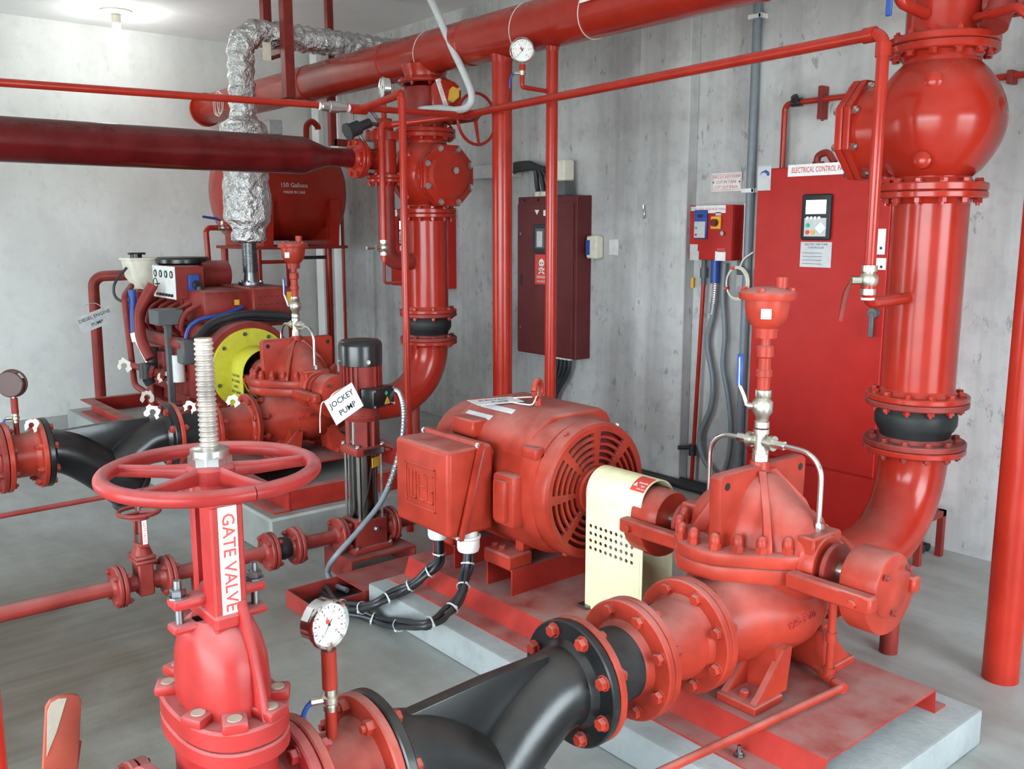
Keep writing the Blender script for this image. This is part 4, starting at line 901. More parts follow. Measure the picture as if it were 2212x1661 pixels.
# big vertical pipe at the right
c = P(2160, 1465, z=0); t = T('drop_pipe', 'thick red vertical pipe standing on the floor at the right frame edge', 'pipe', (c.x, c.y, 0), 'vertical drop pipes')
bm = bmesh.new(); cyl(bm, (c.x, c.y, 0), (c.x, c.y, ZC), .061, seg=40); fin(bm, 'pipe', 'red_pipe', t)
# ================================================================== relief line of the diesel pump
ZR = P(690, 338, x=X2).z
t = T('relief_pipe', 'thick dark-shaded red horizontal pipe crossing the upper left, ending in a reducer', 'pipe', (X2, 1.5, ZR-.105))
ya, yb, yc = P(652, 335, x=X2).y, P(702, 340, x=X2).y, P(772, 347, x=X2).y
bm = bmesh.new(); lathe(bm, [(.105, YF+.02), (.105, ya), (.10, ya+.02), (.058, yb), (.054, yb+.02), (.054, yc-.02)], frame((X2, 0, ZR), (0, 1, 0)), 40); fin(bm, 'pipe', 'red_shaded', t)
flange(t, (X2, yc, ZR), (0, 1, 0), .115, .022, .054, 'red_pipe', 8, .022, .044)
yv = P(832, 340, x=X2).y; zl = P(830, 385, x=X2).z; zt_ = P(840, 298, x=X2).z; zs = P(870, 565, x=X2).z
rv = T('relief_valve', 'red pressure relief valve with black pilot between the big pipe and riser', 'valve', (X2, yv, zl))
bm = bmesh.new(); cyl(bm, (X2, yv, zl), (X2, yv, zt_), .068, seg=28); cyl(bm, (X2, yc+.01, ZR), (X2, yv, ZR), .06, seg=28); fin(bm, 'body', 'red_pipe', rv)
flange(rv, (X2, yc+.002, ZR), (0, -1, 0), .115, .024, .06, 'red_pipe', bolts_on=False)
flange(rv, (X2, yv, zl-.004), (0, 0, -1), .115, .022, .05, 'red_pipe', 8, .022, .044)
bm = bmesh.new(); cyl(bm, (X2, yv, zt_-.02), (X2, yv, zt_+.005), .12, seg=28); cyl(bm, (X2, yv, zt_+.005), (X2, yv, zt_+.03), .115, seg=28); cyl(bm, (X2, yv, zt_+.03), (X2, yv, zt_+.11), .055, .045, 20); bo = fin(bm, 'bonnet', 'red_pipe', rv); bolts(bo, (X2, yv, zt_+.03), (0, 0, 1), .1, 8, .02, 0, 'red_pipe')
pv = P(775, 275, x=X2+.05); bm = bmesh.new(); ax = V((0, .85, .35)).normalized()
cyl(bm, pv-ax*.07, pv, .042, seg=18); cyl(bm, pv, pv+ax*.08, .028, seg=14); cyl(bm, pv-ax*.085, pv-ax*.07, .05, seg=18); fin(bm, 'pilot_valve', 'cable', rv)
bm = bmesh.new(); tube(bm, spline([pv+V((0, -.04, .04)), pv+V((0, -.03, .11)), pv+V((0, .08, .10)), pv+V((0, .13, .05))], 5), .009, 8); tube(bm, spline([pv+ax*.08, pv+V((0, .14, .02)), V((X2, yv-.03, zt_+.06))], 5), .012, 8); tube(bm, spline([pv-V((0, 0, .04)), pv+V((0, .04, -.09)), V((X2, yv-.05, zl+.1))], 5), .008, 8); fin(bm, 'pilot_tube', 'dark_steel', rv)
t = T('relief_branch', 'dull red branch rising from the riser to the relief valve', 'pipe', (X2, yv, zs), None)
bm = bmesh.new(); tube(bm, bend([(X2, YR-.12, zs), (X2, yv, zs), (X2, yv, zl-.03)], .1, 10), .052, 28); fin(bm, 'pipe', 'red_dull', t); flange(t, (X2, yv, zl-.006), (0, 0, 1), .115, .022, .052, 'red_pipe', bolts_on=False)
# ================================================================== small bore pipes
XT = -4.45
def ball_valve(parent, c, axis, L=.075, r=.022, lever=None, grip='red_dull', name='ball_valve'):
    a = V(axis).normalized(); c = V(c); bm = bmesh.new()
    lathe(bm, [(0, -L/2), (r*.95, -L/2), (r*.95, -L*.3), (r*.75, -L*.26), (r*1.15, -L*.08), (r*1.15, L*.12), (r*.75, L*.26), (r*.95, L*.3), (r*.95, L/2), (0, L/2)], frame(c, a), 12)
    if lever is not None:
        d = V(lever[0]).normalized(); g = V(lever[1]); cyl(bm, c, c+d*r*2.2, r*.5, seg=8)
    o = fin(bm, name, 'brass', parent)
    if lever is not None:
        p = c+d*r*2.1; q = p+g.normalized()*(g.length*.3)+d*.012; e = p+g+d*.014
        bm = bmesh.new(); tube(bm, [p, q, e], [.006, .011, .010], 8); fin(bm, 'lever_grip', grip, o)
    return o
pa_, pb_ = P(0, 178, x=XT), P(1003, 249, x=XT); dr = (pb_-pa_).normalized()
t = T('sensing_pipe', 'thin red pipe with chipped paint and a steel union crossing the upper left', 'pipe', pa_)
bm = bmesh.new(); tube(bm, [pa_-dr*3.4, pb_+dr*.02], .0175, 16); fin(bm, 'pipe', 'red_pipe', t)
u = P(721, 231, x=XT); bm = bmesh.new(); lathe(bm, [(.019, -.075), (.024, -.07), (.024, -.03), (.030, -.026), (.030, .026), (.024, .03), (.024, .07), (.019, .075)], frame(u, dr), 8, True); fin(bm, 'union', 'steel', t)
for s_ in (-.085, .085):
    bm = bmesh.new(); lathe(bm, [(.0175, -.008), (.021, -.005), (.021, .005), (.0175, .008)], frame(u+dr*s_, dr), 14); fin(bm, 'thread_tape', 'white', t)
for c_ in (P(775, 237, x=XT), pb_):
    bm = bmesh.new(); cyl(bm, c_-dr*.045, c_+dr*.045, .024, seg=16); fin(bm, 'tee', 'red_pipe', t)
te = P(775, 237, x=XT); Q = P(868, 203, y=te.y)
t = T('drain_drop_pipe', 'slim red pipe bent down from the tee, falling in front of the diesel riser', 'pipe', (Q.x, Q.y, 0))
bm = bmesh.new(); tube(bm, bend([te, Q, (Q.x, Q.y, 0)], .03, 6), .019, 16); fin(bm, 'pipe', 'red_pipe', t)
for p, a in ((Q-V((.03, 0, .0)), (1, 0, 0)), (Q-V((0, 0, .045)), (0, 0, 1)), (V((Q.x, Q.y, .55)), (0, 0, 1))):
    bm = bmesh.new(); cyl(bm, V(p)-V(a)*.025, V(p)+V(a)*.025, .0235, seg=16); fin(bm, 'elbow_collar', 'red_pipe', t)
# line from riser 1
e = P(1912, 70, x=X1); eb = P(1872, 655, x=X1); ye = (e.y+eb.y)/2
t = T('sensing_pipe', 'red pipe sloping up to the right then dropping beside the big check valve', 'pipe', (X1, ye, eb.z))
e = V((X1, ye, e.z)); bz = V((X1, ye, eb.z))
bm = bmesh.new(); tube(bm, bend([pb_, e, bz, (X1, YR-.12, eb.z+.005)], .045, 7), .0205, 18); fin(bm, 'pipe', 'red_pipe', t)
d0 = (e-pb_).normalized()
for p, a in ((e-d0*.055, d0), (e-V((0, 0, .055)), V((0, 0, 1))), (bz+V((0, 0, .05)), V((0, 0, 1)))):
    bm = bmesh.new(); cyl(bm, p-a*.022, p+a*.022, .0255, seg=18); fin(bm, 'elbow_collar', 'red_pipe', t)
zb_ = P(1876, 605, x=X1).z; ball_valve(t, (X1, ye, zb_), (0, 0, 1), .1, .028, ((-.6, -.8, 0), V((-.02, -.0, -.14))))
bm = bmesh.new(); cyl(bm, (X1, ye, zb_-.068), (X1, ye, zb_-.06), .0225, seg=16); fin(bm, 'thread_tape', 'white', t)
# line from diesel riser
ct = P(823, 268, x=X2+.16); cb_ = P(829, 535, x=X2+.16); yq = (ct.y+cb_.y)/2; xs = X2+.16
t = T('sensing_pipe', 'slim red pipe falling in front of the relief branch from the sensing tee', 'pipe', (xs, yq, cb_.z))
bm = bmesh.new(); tube(bm, bend([pb_-V((0, 0, .0)), (xs+.0, yq+.06, ct.z), (xs, yq, ct.z), (xs, yq, cb_.z-.08)], .03, 6), .0185, 16); fin(bm, 'pipe', 'red_pipe', t)
ball_valve(t, (xs, yq, cb_.z), (0, 0, 1), .09, .025, ((0, -1, 0), V((0, -.05, .0))), 'steel')
bm = bmesh.new(); z3 = P(822, 612, x=xs).z; tube(bm, bend([(xs, yq, cb_.z-.05), (xs, yq, z3), (xs, yq+.12, z3)], .02, 5), .009, 10); fin(bm, 'capillary', 'red_dull', t)
for p, a in ((V((xs, yq+.035, ct.z)), (0, 1, 0)), (V((xs, yq, ct.z-.05)), (0, 0, 1))):
    bm = bmesh.new(); cyl(bm, p-V(a)*.02, p+V(a)*.02, .0235, seg=16); fin(bm, 'elbow_collar', 'red_pipe', t)
# drains in front of pump 1
d1 = P(1790, 1335, y=2.26); d2 = P(1790, 1468, z=.215); d3 = P(1818, 1490, z=.215); d4 = P(1420, 1725, z=.15)
t = T('drain_pipe', 'thin red drain pipe running from the pump bearing down across the base frame', 'pipe', (d2.x, d2.y, .19))
dtop = V((d2.x, d2.y, .50)); d2 = V((d2.x, d2.y, .222)); bm = bmesh.new(); tube(bm, [dtop, d2], .0125, 12); cyl(bm, d2+V((0, 0, .12)), d2+V((0, 0, .15)), .0165, seg=12); fin(bm, 'down_pipe', 'red', t)
d3 = V((d3.x, d3.y, .222)); dd = (d3-d2).normalized(); d4.z = .222; d5 = d2-dd*.42
bm = bmesh.new(); tube(bm, bend([d5, d2, d3, d4, d4+V((.0, -.15, 0))], .02, 5), .0125, 12); fin(bm, 'floor_pipe', 'red', t)
bm = bmesh.new(); cyl(bm, d2-dd*.03, d2+dd*.03, .018, seg=14); cyl(bm, d2, d2+V((0, 0, .035)), .018, seg=14); cyl(bm, d3-dd*.03, d3+dd*.005, .018, seg=14); fin(bm, 'tee', 'red', t)
# low small pipe at left
p0 = P(0, 1115, x=-4.6); p1 = P(300, 1060, x=-4.6); dl = (p1-p0).normalized()
t = T('drain_pipe', 'thin red low pipe passing in front of the black strainer at the left', 'pipe', (-4.6, 1.1, p0.z-.02))
bm = bmesh.new(); tube(bm, [p0-dl*2.5, p1+dl*.55], .0125, 12); fin(bm, 'pipe', 'red_dull', t); bm = bmesh.new(); cyl(bm, (-4.6, .3, 0), (-4.6, .3, p0.z), .012, seg=10); cyl(bm, (-4.6, p1.y+.5, 0), (-4.6, p1.y+.5, p1.z), .012, seg=10); fin(bm, 'support', 'red_dull', t)
# ================================================================== jockey pump and its line
XJ, YJ, ZJ = -3.70, 2.155, .195
zj = lambda py: P(785, py, x=XJ).z
t = T('jockey_pump', 'vertical multistage jockey pump with black fan cover and steel column', 'pump', (XJ, YJ, .105))
bm = bmesh.new(); box(bm, (XJ-.085, YJ-.105, .1055), (XJ+.085, YJ+.105, .135), .01, seg=2); box(bm, (XJ-.07, YJ-.085, .13), (XJ+.07, YJ+.085, .262), .012, seg=2); cyl(bm, (XJ, YJ-.12, ZJ), (XJ, YJ+.12, ZJ), .045, seg=20); pf = fin(bm, 'pump_foot', 'red_dull', t)
for sx in (-1, 1):
    for sy in (-1, 1): inst('bolt', bolt_mesh(.016, 0, 'steel'), MX.Translation((XJ+sx*.078, YJ+sy*.09, .135)), pf)
inst('plug', bolt_mesh(.022, 0, 'steel'), frame((XJ+.07, YJ+.02, .21), (1, 0, 0)), pf)
for s in (-1, 1):
    flange(t, (XJ, YJ+s*.135, ZJ), (0, s, 0), .08, .018, .04, 'red_dull', bolts_on=False, seg=32)
z1, z2 = .262, zj(978)
bm = bmesh.new(); cyl(bm, (XJ, YJ, z1), (XJ, YJ, z2), .066, seg=40)
fin(bm, 'steel_column', 'column', t)
bm = bmesh.new(); cyl(bm, (XJ+.068*math.cos(-2.2), YJ+.068*math.sin(-2.2), z1), (XJ+.068*math.cos(-2.2), YJ+.068*math.sin(-2.2), z2), .004, seg=6); fin(bm, 'seam', 'dark_steel', t)
for sx in (-1, 1):
    for sy in (-1, 1):
        bm = bmesh.new(); cyl(bm, (XJ+sx*.06, YJ+sy*.06, .25), (XJ+sx*.06, YJ+sy*.06, z2+.02), .0065, seg=8); fin(bm, 'stay_bolt', 'steel', t)
bm = bmesh.new(); plate(bm, plane_frame((XJ+.062, YJ+.03, z2-.035), (-.4, .92, 0), (0, 0, 1)), .06, .045, .003); fin(bm, 'yellow_sticker', 'amber', t, 0)
bm = bmesh.new(); box(bm, (XJ-.08, YJ-.08, z2), (XJ+.08, YJ+.08, z2+.045), .014, seg=2); pm = fin(bm, 'pump_head', 'red_dull', t)
for sx in (-1, 1):
    for sy in (-1, 1): inst('nut', bolt_mesh(.018, 0, 'steel'), MX.Translation((XJ+sx*.065, YJ+sy*.065, z2+.045)), pm)
bm = bmesh.new(); plate(bm, plane_frame((XJ+.081, YJ+.01, z2+.022), (0, 1, 0), (0, 0, 1)), .11, .025, .001); fin(bm, 'name_plate', 'dark_steel', pm, 0)
z3 = zj(905)
bm = bmesh.new()
for a in (-35, 35, 145, 215):
    d = V((math.cos(math.radians(a)), math.sin(math.radians(a)), 0)); F = frame(V((XJ, YJ, z2+.04))+d*.062, (0, 0, 1), d); box(bm, (-.03, -.012, 0), (.03, .012, z3-z2-.03), .003, F)
cyl(bm, (XJ, YJ, z3), (XJ, YJ, z3+.03), .078, .085, 28); fin(bm, 'motor_stool', 'red_dull', t)
bm = bmesh.new(); cyl(bm, (XJ, YJ, z2+.05), (XJ, YJ, z3), .058, seg=28); fin(bm, 'coupling_guard', 'chrome', t)
z4 = zj(782); z5 = zj(733)
bm = bmesh.new(); cyl(bm, (XJ, YJ, z3+.02), (XJ, YJ, z4), .084, seg=32); fin(bm, 'motor_body', 'red_dull', t)
for i in range(26):
    a = 2*PI*i/26
    if i % 13 in (11, 12, 0) : continue
    F = MX.Translation((XJ, YJ, 0)) @ MX.Rotation(a, 4, 'Z'); bm = bmesh.new(); box(bm, (.08, -.0025, z3+.11), (.098, .0025, z4-.002), 0, F); fin(bm, 'cooling_fin', 'red_dull', t, 0)
bm = bmesh.new(); lathe(bm, [(.097, z4-.01), (.1, z4-.008), (.101, z5-.025), (.096, z5-.008), (.085, z5), (.03, z5+.002), (0, z5)], MX.Translation((XJ, YJ, 0)), 40); fc = fin(bm, 'fan_cover', 'black', t)
for a in (-100, -10): inst('screw', bolt_mesh(.014, 0, 'steel'), frame((XJ+.1*math.cos(math.radians(a)), YJ+.1*math.sin(math.radians(a)), z4+.012), (math.cos(math.radians(a)), math.sin(math.radians(a)), 0)), fc)
dn = V((.86, .3, 0)).normalized(); rg = V((0, 0, 1)).cross(dn); zc_ = zj(852); c = V((XJ, YJ, zc_))+dn*.10
F = plane_frame(c, rg, (0, 0, 1)); bm = bmesh.new(); box(bm, (-.075, -.045, -.05), (.075, .045, .035), .008, F, 2); tb2 = fin(bm, 'terminal_box', 'black', t)
bm = bmesh.new(); prism(bm, [(-.012, 0), (0, -.012), (.012, 0), (0, .012)], .0352, .0362, F @ MX.Translation((.015, .018, 0))); fin(bm, 'green_diamond', 'green', tb2, 0)
bm = bmesh.new(); prism(bm, [(-.02, -.014), (.02, -.014), (0, .02)], .0352, .0362, F @ MX.Translation((.02, -.018, 0))); yt = fin(bm, 'warning_triangle', 'amber', tb2, 0)
bm = bmesh.new(); prism(bm, [(-.003, .0), (.004, .001), (.0, -.01), (.002, -.002), (-.004, -.003), (0, .01)], .0363, .037, F @ MX.Translation((.02, -.02, 0))); fin(bm, 'bolt_mark', 'print', yt, 0)
for sx in (-1, 1):
    for sy in (-1, 1): inst('screw', bolt_mesh(.009, 0, 'steel'), F @ MX.Translation((sx*.066, sy*.036, .035)), tb2)
cj = F @ V((.08, .02, 0))
# base frame of jockey pump
bm = bmesh.new(); box(bm, (XJ-.13, YJ-.15, .095), (XJ+.13, YJ+.20, .105)); box(bm, (XJ-.13, YJ-.15, 0), (XJ+.13, YJ-.142, .095)); box(bm, (XJ-.13, YJ+.192, 0), (XJ+.13, YJ+.20, .095))
tag(root(fin(bm, 'pump_stand', 'red_dull', None, 20)), 'open dull red channel stand under the jockey pump', 'stand')
# conduit
pts = [cj, P(862, 850, x=XJ+.1), P(872, 900, x=XJ+.13), P(862, 980, x=XJ+.14), P(828, 1075, x=XJ+.16), P(775, 1145, x=XJ+.18), P(722, 1205, x=XJ+.18), P(708, 1235, z=.05), P(722, 1262, z=.03), P(750, 1275, z=.03)]
sp = spline(pts, 10); n = len(sp)
bm = bmesh.new(); tube(bm, sp, .0125, 12); t = T('flexible_conduit', 'grey ribbed conduit curving from the jockey pump to the floor tray', 'conduit', P(722, 1262, z=.02)); fin(bm, 'sleeve', 'grey_conduit', t)
for i in range(4, 38):
    p = sp[i]; d = (sp[i+1]-sp[i-1]).normalized(); L_ = (sp[i+1]-sp[i]).length
    bm = bmesh.new(); lathe(bm, [(.012, -.0055), (.0155, -.0035), (.0155, .0035), (.012, .0055)], frame(p, d), 10); fin(bm, 'rib', 'steel', t)
bm = bmesh.new(); lathe(bm, [(0, -.03), (.016, -.03), (.02, 0), (.016, .02), (0, .02)], frame(sp[2], sp[3]-sp[1]), 8); fin(bm, 'gland', 'steel', t)
# hanging tag
cc = P(743, 872, x=XJ+.16); F = plane_frame(cc, (0, math.cos(.47), math.sin(.47)), (0, -math.sin(.47), math.cos(.47)))
t = T('name_tag', 'white JOCKEY PUMP card hanging tilted by a string', 'tag', cc, 'white name cards')
bm = bmesh.new(); plate(bm, F, .155, .125, .0015); cd = fin(bm, 'card', 'paper', t, 0)
text(t, 'JOCKEY', .036, F @ MX.Translation((0, .025, .0018)), 'print', bold=.0002); text(t, 'PUMP', .036, F @ MX.Translation((.005, -.028, .0018)), 'print', bold=.0002)
a = F @ V((-.06, .05, .002)); bm = bmesh.new(); tube(bm, spline([a, a+V((0, .02, .03)), a+V((-.02, .07, .045)), V((XJ+.07, YJ-.09, a.z+.05))], 6), .0025, 6); tube(bm, spline([a, a+V((0, -.03, .0)), a+V((.0, -.042, -.05)), a+V((0, -.045, -.13))], 6), .0025, 6); fin(bm, 'string', 'twine', t)
# jockey suction / discharge pipes
def small_pipe(y0, y1, label, fl=(), name='jockey_pipe', r=.031):
    t = T(name, label, 'pipe', (XJ, (y0+y1)/2, ZJ-.08), 'jockey pump pipes')
    bm = bmesh.new(); cyl(bm, (XJ, y0, ZJ), (XJ, y1, ZJ), r, seg=24); fin(bm, 'pipe', 'red_dull', t)
    for y, s, b in fl: flange(t, (XJ, y, ZJ), (0, s, 0), .085, .018, r, 'red_dull', 4, .020, .04, bolts_on=b, seg=32, hub=.012)
    return t
yA, yB = P(257, 1268, x=XJ).y, P(362, 1240, x=XJ).y
t_ = small_pipe(-2.7, yA-.02, 'dull red pipe leading from the left edge to the small gate valve', [(yA-.001, 1, True)])
yC, yD = P(592, 1180, x=XJ).y, P(618, 1175, x=XJ).y
t_ = small_pipe(yB+.02, yC-.03, 'dull red pipe between the small gate valve and the small rubber joint', [(yB+.001, -1, True), (yC-.022, 1, True)])
bm = bmesh.new(); ym = (yB+yC)/2-.12; cyl(bm, (XJ, ym, 0), (XJ, ym, ZJ), .02, seg=14); box(bm, (XJ-.05, ym-.05, 0), (XJ+.05, ym+.05, .008)); fin(bm, 'support', 'red_dull', t_)
t = T('rubber_joint', 'small black rubber joint between two red flanges left of the jockey pump', 'expansion joint', (XJ, (yC+yD)/2, ZJ-.085))
bm = bmesh.new(); lathe(bm, [(.032, yC), (.045, yC+.012), (.052, (yC+yD)/2+.01), (.045, yD+.01), (.032, yD+.022)], frame((XJ, 0, ZJ), (0, 1, 0)), 28); fin(bm, 'bellows', 'rubber', t); flange(t, (XJ, yC-.020, ZJ), (0, -1, 0), .085, .018, .032, 'red_dull', bolts_on=False, seg=32); flange(t, (XJ, yD+.043, ZJ), (0, 1, 0), .085, .018, .032, 'red_dull', bolts_on=False, seg=32)
small_pipe(yD+.06, YJ-.16, 'short dull red pipe between the small rubber joint and the jockey pump', [(yD+.045, -1, True), (YJ-.137, 1, True)])
small_pipe(YJ+.16, 3.3, 'dull red pipe leaving the jockey pump behind the motor terminal box', [(YJ+.137, -1, True)])
# small gate valve
YG = (yA+yB)/2; t = T('gate_valve', 'small dull red gate valve with round handwheel on the jockey pump line', 'valve', (XJ, YG, ZJ-.08))
bm = bmesh.new(); cyl(bm, (XJ, yA+.005, ZJ), (XJ, yB-.005, ZJ), .034, seg=24)
def bx(z0, z1, a, b): box(bm, (XJ-a, YG-b, z0), (XJ+a, YG+b, z1), .006)
bx(ZJ-.05, ZJ+.085, .045, .03); bx(ZJ+.085, ZJ+.10, .058, .042); bx(ZJ+.103, ZJ+.117, .058, .042); cyl(bm, (XJ, YG, ZJ+.115), (XJ, YG, ZJ+.165), .042, .024, 16); fin(bm, 'body', 'red_dull', t)
for y, s in ((yA+.001, -1), (yB-.001, 1)): flange(t, (XJ, y, ZJ), (0, s, 0), .085, .018, .034, 'red_dull', bolts_on=False, seg=32)
zw_ = P(293, 1106, x=XJ).z
bm = bmesh.new()
for sx in (-1, 1): box(bm, (XJ+sx*.034-.006, YG-.014, ZJ+.15), (XJ+sx*.034+.006, YG+.014, zw_-.02), .003)
box(bm, (XJ-.045, YG-.018, ZJ+.15), (XJ+.045, YG+.018, ZJ+.165), .003); cyl(bm, (XJ, YG, zw_-.028), (XJ, YG, zw_-.008), .04, .03, 16); yk = fin(bm, 'yoke', 'red_dull', t)
bm = bmesh.new(); cyl(bm, (XJ, YG, ZJ+.16), (XJ, YG, zw_+.09), .008, seg=10); cyl(bm, (XJ, YG, ZJ+.16), (XJ, YG, ZJ+.2), .018, seg=8); fin(bm, 'stem', 'dark_steel', t)
bm = bmesh.new(); tube(bm, [(XJ+.078*math.cos(2*PI*i/36), YG+.078*math.sin(2*PI*i/36), zw_) for i in range(37)], .0085, 10, False); fin(bm, 'handwheel_rim', 'red_dull', t)
for k in range(3):
    a = 2*PI*k/3+.9; bm = bmesh.new(); tube(bm, [(XJ, YG, zw_-.004), (XJ+.078*math.cos(a), YG+.078*math.sin(a), zw_)], [.01, .006], 8); fin(bm, 'spoke', 'red_dull', t)
F = plane_frame((XJ+.0405, YG+.004, (ZJ+.165+zw_-.03)/2), (0, 0, -1), (0, 1, 0)); bm = bmesh.new(); plate(bm, F, .1, .018, .001); lb = fin(bm, 'name_label', 'white', yk, 0); text(lb, 'GATE VALVE', .015, F @ MX.Translation((0, 0, .0012)), 'print_red')
# lever valve and pipe in the lower left corner
l0, l1 = P(128, 1690, x=-2.05), P(138, 1500, x=-2.05)
t = T('lever_valve', 'lever valve with worn red and white handle cut by the bottom edge', 'valve', (-2.05, l0.y, 0))
Fv = frame(l0, l1-l0, (1, 0, 0)); L = (l1-l0).length; bm = bmesh.new()
o_ = [(-.036, 0), (.036, 0), (.036, L-.02), (.028, L-.006), (.012, L), (-.012, L), (-.028, L-.006), (-.036, L-.02)]
Fq = Fv @ MX(((1, 0, 0, 0), (0, 0, -1, 0), (0, 1, 0, 0), (0, 0, 0, 1))); prism(bm, o_, -.006, .006, Fq @ MX.Rotation(0, 4, 'Z'), .003); lv = fin(bm, 'lever', paint('worn_orange_paint', (.34, .065, .04), .55, .3, (.36, .2, .16)), t, 30)
bm = bmesh.new(); prism(bm, [(.030, L*.35), (.012, L*.62), (-.004, L*.97), (.012, L-.004), (.027, L-.011), (.033, L-.03)], -.0075, .0075, Fq); fin(bm, 'bare_patch', 'tan', lv, 20)
bm = bmesh.new(); q = V((-2.05, l0.y+.03, l0.z)); tube(bm, [q, q+V((0, .018, .08))], [.006, .004], 8); fin(bm, 'trigger', 'red_dull', lv)
bm = bmesh.new(); cyl(bm, (-2.05, l0.y, .16), (-2.05, l0.y, l0.z+.02), .02, seg=14); cyl(bm, (-2.05, l0.y-.05, .2), (-2.05, l0.y+.05, .2), .1, seg=32); fin(bm, 'body', 'red_dull', t)
bm = bmesh.new(); cyl(bm, (-2.05, -2.7, .2), (-2.05, l0.y-.05, .2), .045, seg=24); cyl(bm, (-2.05, l0.y-.2, 0), (-2.05, l0.y-.2, .2), .02, seg=10); fin(bm, 'pipe', 'red_dull', t)
fl = P(300, 1668, x=-2.05); t = T('pipe_end_flange', 'dark red bolted flange peeping over the bottom edge left of the gate valve', 'flange', (-2.05, fl.y, 0))
flange(t, (-2.05, fl.y, fl.z-.06), (0, 1, 0), .085, .02, .03, 'red_dull', 4, .022, .04, seg=32); bm = bmesh.new(); cyl(bm, (-2.05, fl.y+.002, fl.z-.06), (-2.05, fl.y+.022, fl.z-.06), .085, seg=32); cyl(bm, (-2.05, l0.y+.05, fl.z-.06), (-2.05, fl.y-.01, fl.z-.06), .03, seg=20); cyl(bm, (-2.05, fl.y, 0), (-2.05, fl.y, fl.z-.1), .02, seg=12); fin(bm, 'blind_pipe', 'red_dull', t)
p = P(4, 1640, x=-1.75); t = T('drop_pipe', 'bright red upright sliver at the lower left frame edge', 'pipe', (p.x, p.y-.014, 0)); bm = bmesh.new(); cyl(bm, (p.x, p.y-.014, 0), (p.x, p.y-.014, P(4, 1470, x=-1.75).z), .022, seg=20); fin(bm, 'pipe', 'red_pipe', t); bm = bmesh.new(); cyl(bm, (p.x, p.y-.014, 0), (p.x, p.y-.014, .03), .05, seg=20); fin(bm, 'foot_flange', 'red_pipe', t)
# ================================================================== cable tray and cables
t = T('cable_tray', 'red steel floor tray with open end beside the cement plinth', 'cable tray', (-3.4, 2.0, 0))
tx0, tx1, ty0, ty1 = -3.525, -3.285, 1.655, 2.9
bm = bmesh.new(); box(bm, (tx0, ty0, 0.001), (tx1, ty1, .006)); box(bm, (tx0, ty0, .006), (tx0+.006, ty1, .075)); box(bm, (tx1-.006, ty0, .006), (tx1, ty1, .075)); box(bm, (tx0+.006, ty0, .006), (tx1-.006, ty0+.006, .075)); fin(bm, 'trough', 'red_dull', t, 20)
bm = bmesh.new(); box(bm, (tx0-.004, 1.9, .0755), (tx1+.004, ty1, .081)); box(bm, (tx1+.0005, 1.9, .045), (tx1+.004, ty1, .0755)); fin(bm, 'lid', 'red_dull', t, 20)
bm = bmesh.new(); box(bm, (tx0+.01, ty0+.01, .0065), (tx1-.01, 1.95, .012)); fin(bm, 'tray_black_sheet', 'cable', t, 20)  # thin black sheet laid over the red trough bottom at the open end
def bundle(pts, label, k):
    t = T('cable_bundle', label, 'cable', pts[-1], 'black motor cables')
    sp = spline(pts, 8); n = len(sp)
    offs = [(.012, 0), (-.007, .011), (-.007, -.011)]
    for j, (a, b) in enumerate(offs):
        q = []
        for i, p in enumerate(sp):
            d = (sp[min(i+1, n-1)]-sp[max(i-1, 0)]).normalized(); x = V((.77, -.64, 0)); x = (x-d*x.dot(d)).normalized(); y = d.cross(x)
            w = 1+.5*math.sin(i*.45+j*2.1+k)*min(1, i/6); q.append(p+x*a*w+y*b*w)
        bm = bmesh.new(); tube(bm, q, .0105, 10); fin(bm, 'cable', 'cable', t)
    for i in range(5, n-4, 8):
        d = (sp[i+1]-sp[i-1]).normalized(); bm = bmesh.new(); lathe(bm, [(.0245, -.003), (.0265, -.003), (.0265, .003), (.0245, .003)], frame(sp[i], d), 14, True); F = frame(sp[i], d, (.8, -.6, 0)); box(bm, (-.005, .024, -.004), (.005, .031, .004), 0, F); fin(bm, 'cable_tie', 'label_grey', t, 30)
bundle([GL[0]-V((0, 0, .05)), P(945, 1215, y=2.03), P(915, 1245, y=1.99), P(868, 1276, y=1.93), P(815, 1302, y=1.83), P(765, 1315, z=.06), P(725, 1300, z=.05), P(700, 1275, z=.03)], 'black cable bundle sagging from the left white gland to the tray', 0)
bundle([GL[1]-V((0, 0, .05)), P(1008, 1238, y=2.0), P(994, 1285, y=1.93), P(962, 1328, y=1.845), P(905, 1352, y=1.74), P(840, 1345, z=.03), P(785, 1330, z=.03), P(730, 1318, z=.035), P(690, 1300, z=.03)], 'black cable bundle looping from the right white gland over the plinth edge', 2)
# name card on motor
cc = P(1062, 861, z=.925); F = plane_frame((cc.x, cc.y+.02, .9125), (.25, .97, .0), (-.97, .25, .0)); t = T('name_tag', 'white card lying flat on the motor, tied to its eye bolt', 'tag', (cc.x, cc.y, .91), 'white name cards')
bm = bmesh.new(); plate(bm, F, .2, .12, .0015); fin(bm, 'card', 'paper', t, 0); text(t, 'ELECTRIC', .03, F @ MX.Translation((0, .022, .0018)), 'print'); text(t, 'PUMP', .03, F @ MX.Translation((.01, -.024, .0018)), 'print')
e0 = V((-2.745, MY, .945)); bm = bmesh.new(); a = F @ V((.09, .02, .003)); b = F @ V((.04, -.055, .003)); tube(bm, spline([a, a+V((.04, .03, .005)), e0+V((-.02, 0, -.01)), e0], 6), .0028, 6); tube(bm, spline([b, b+V((.08, -.0, .003)), e0+V((.035, -.06, -.025)), e0+V((.02, -.025, .0)), e0+V((.01, -.01, .015))], 6), .0028, 6); fin(bm, 'string', 'white', t)
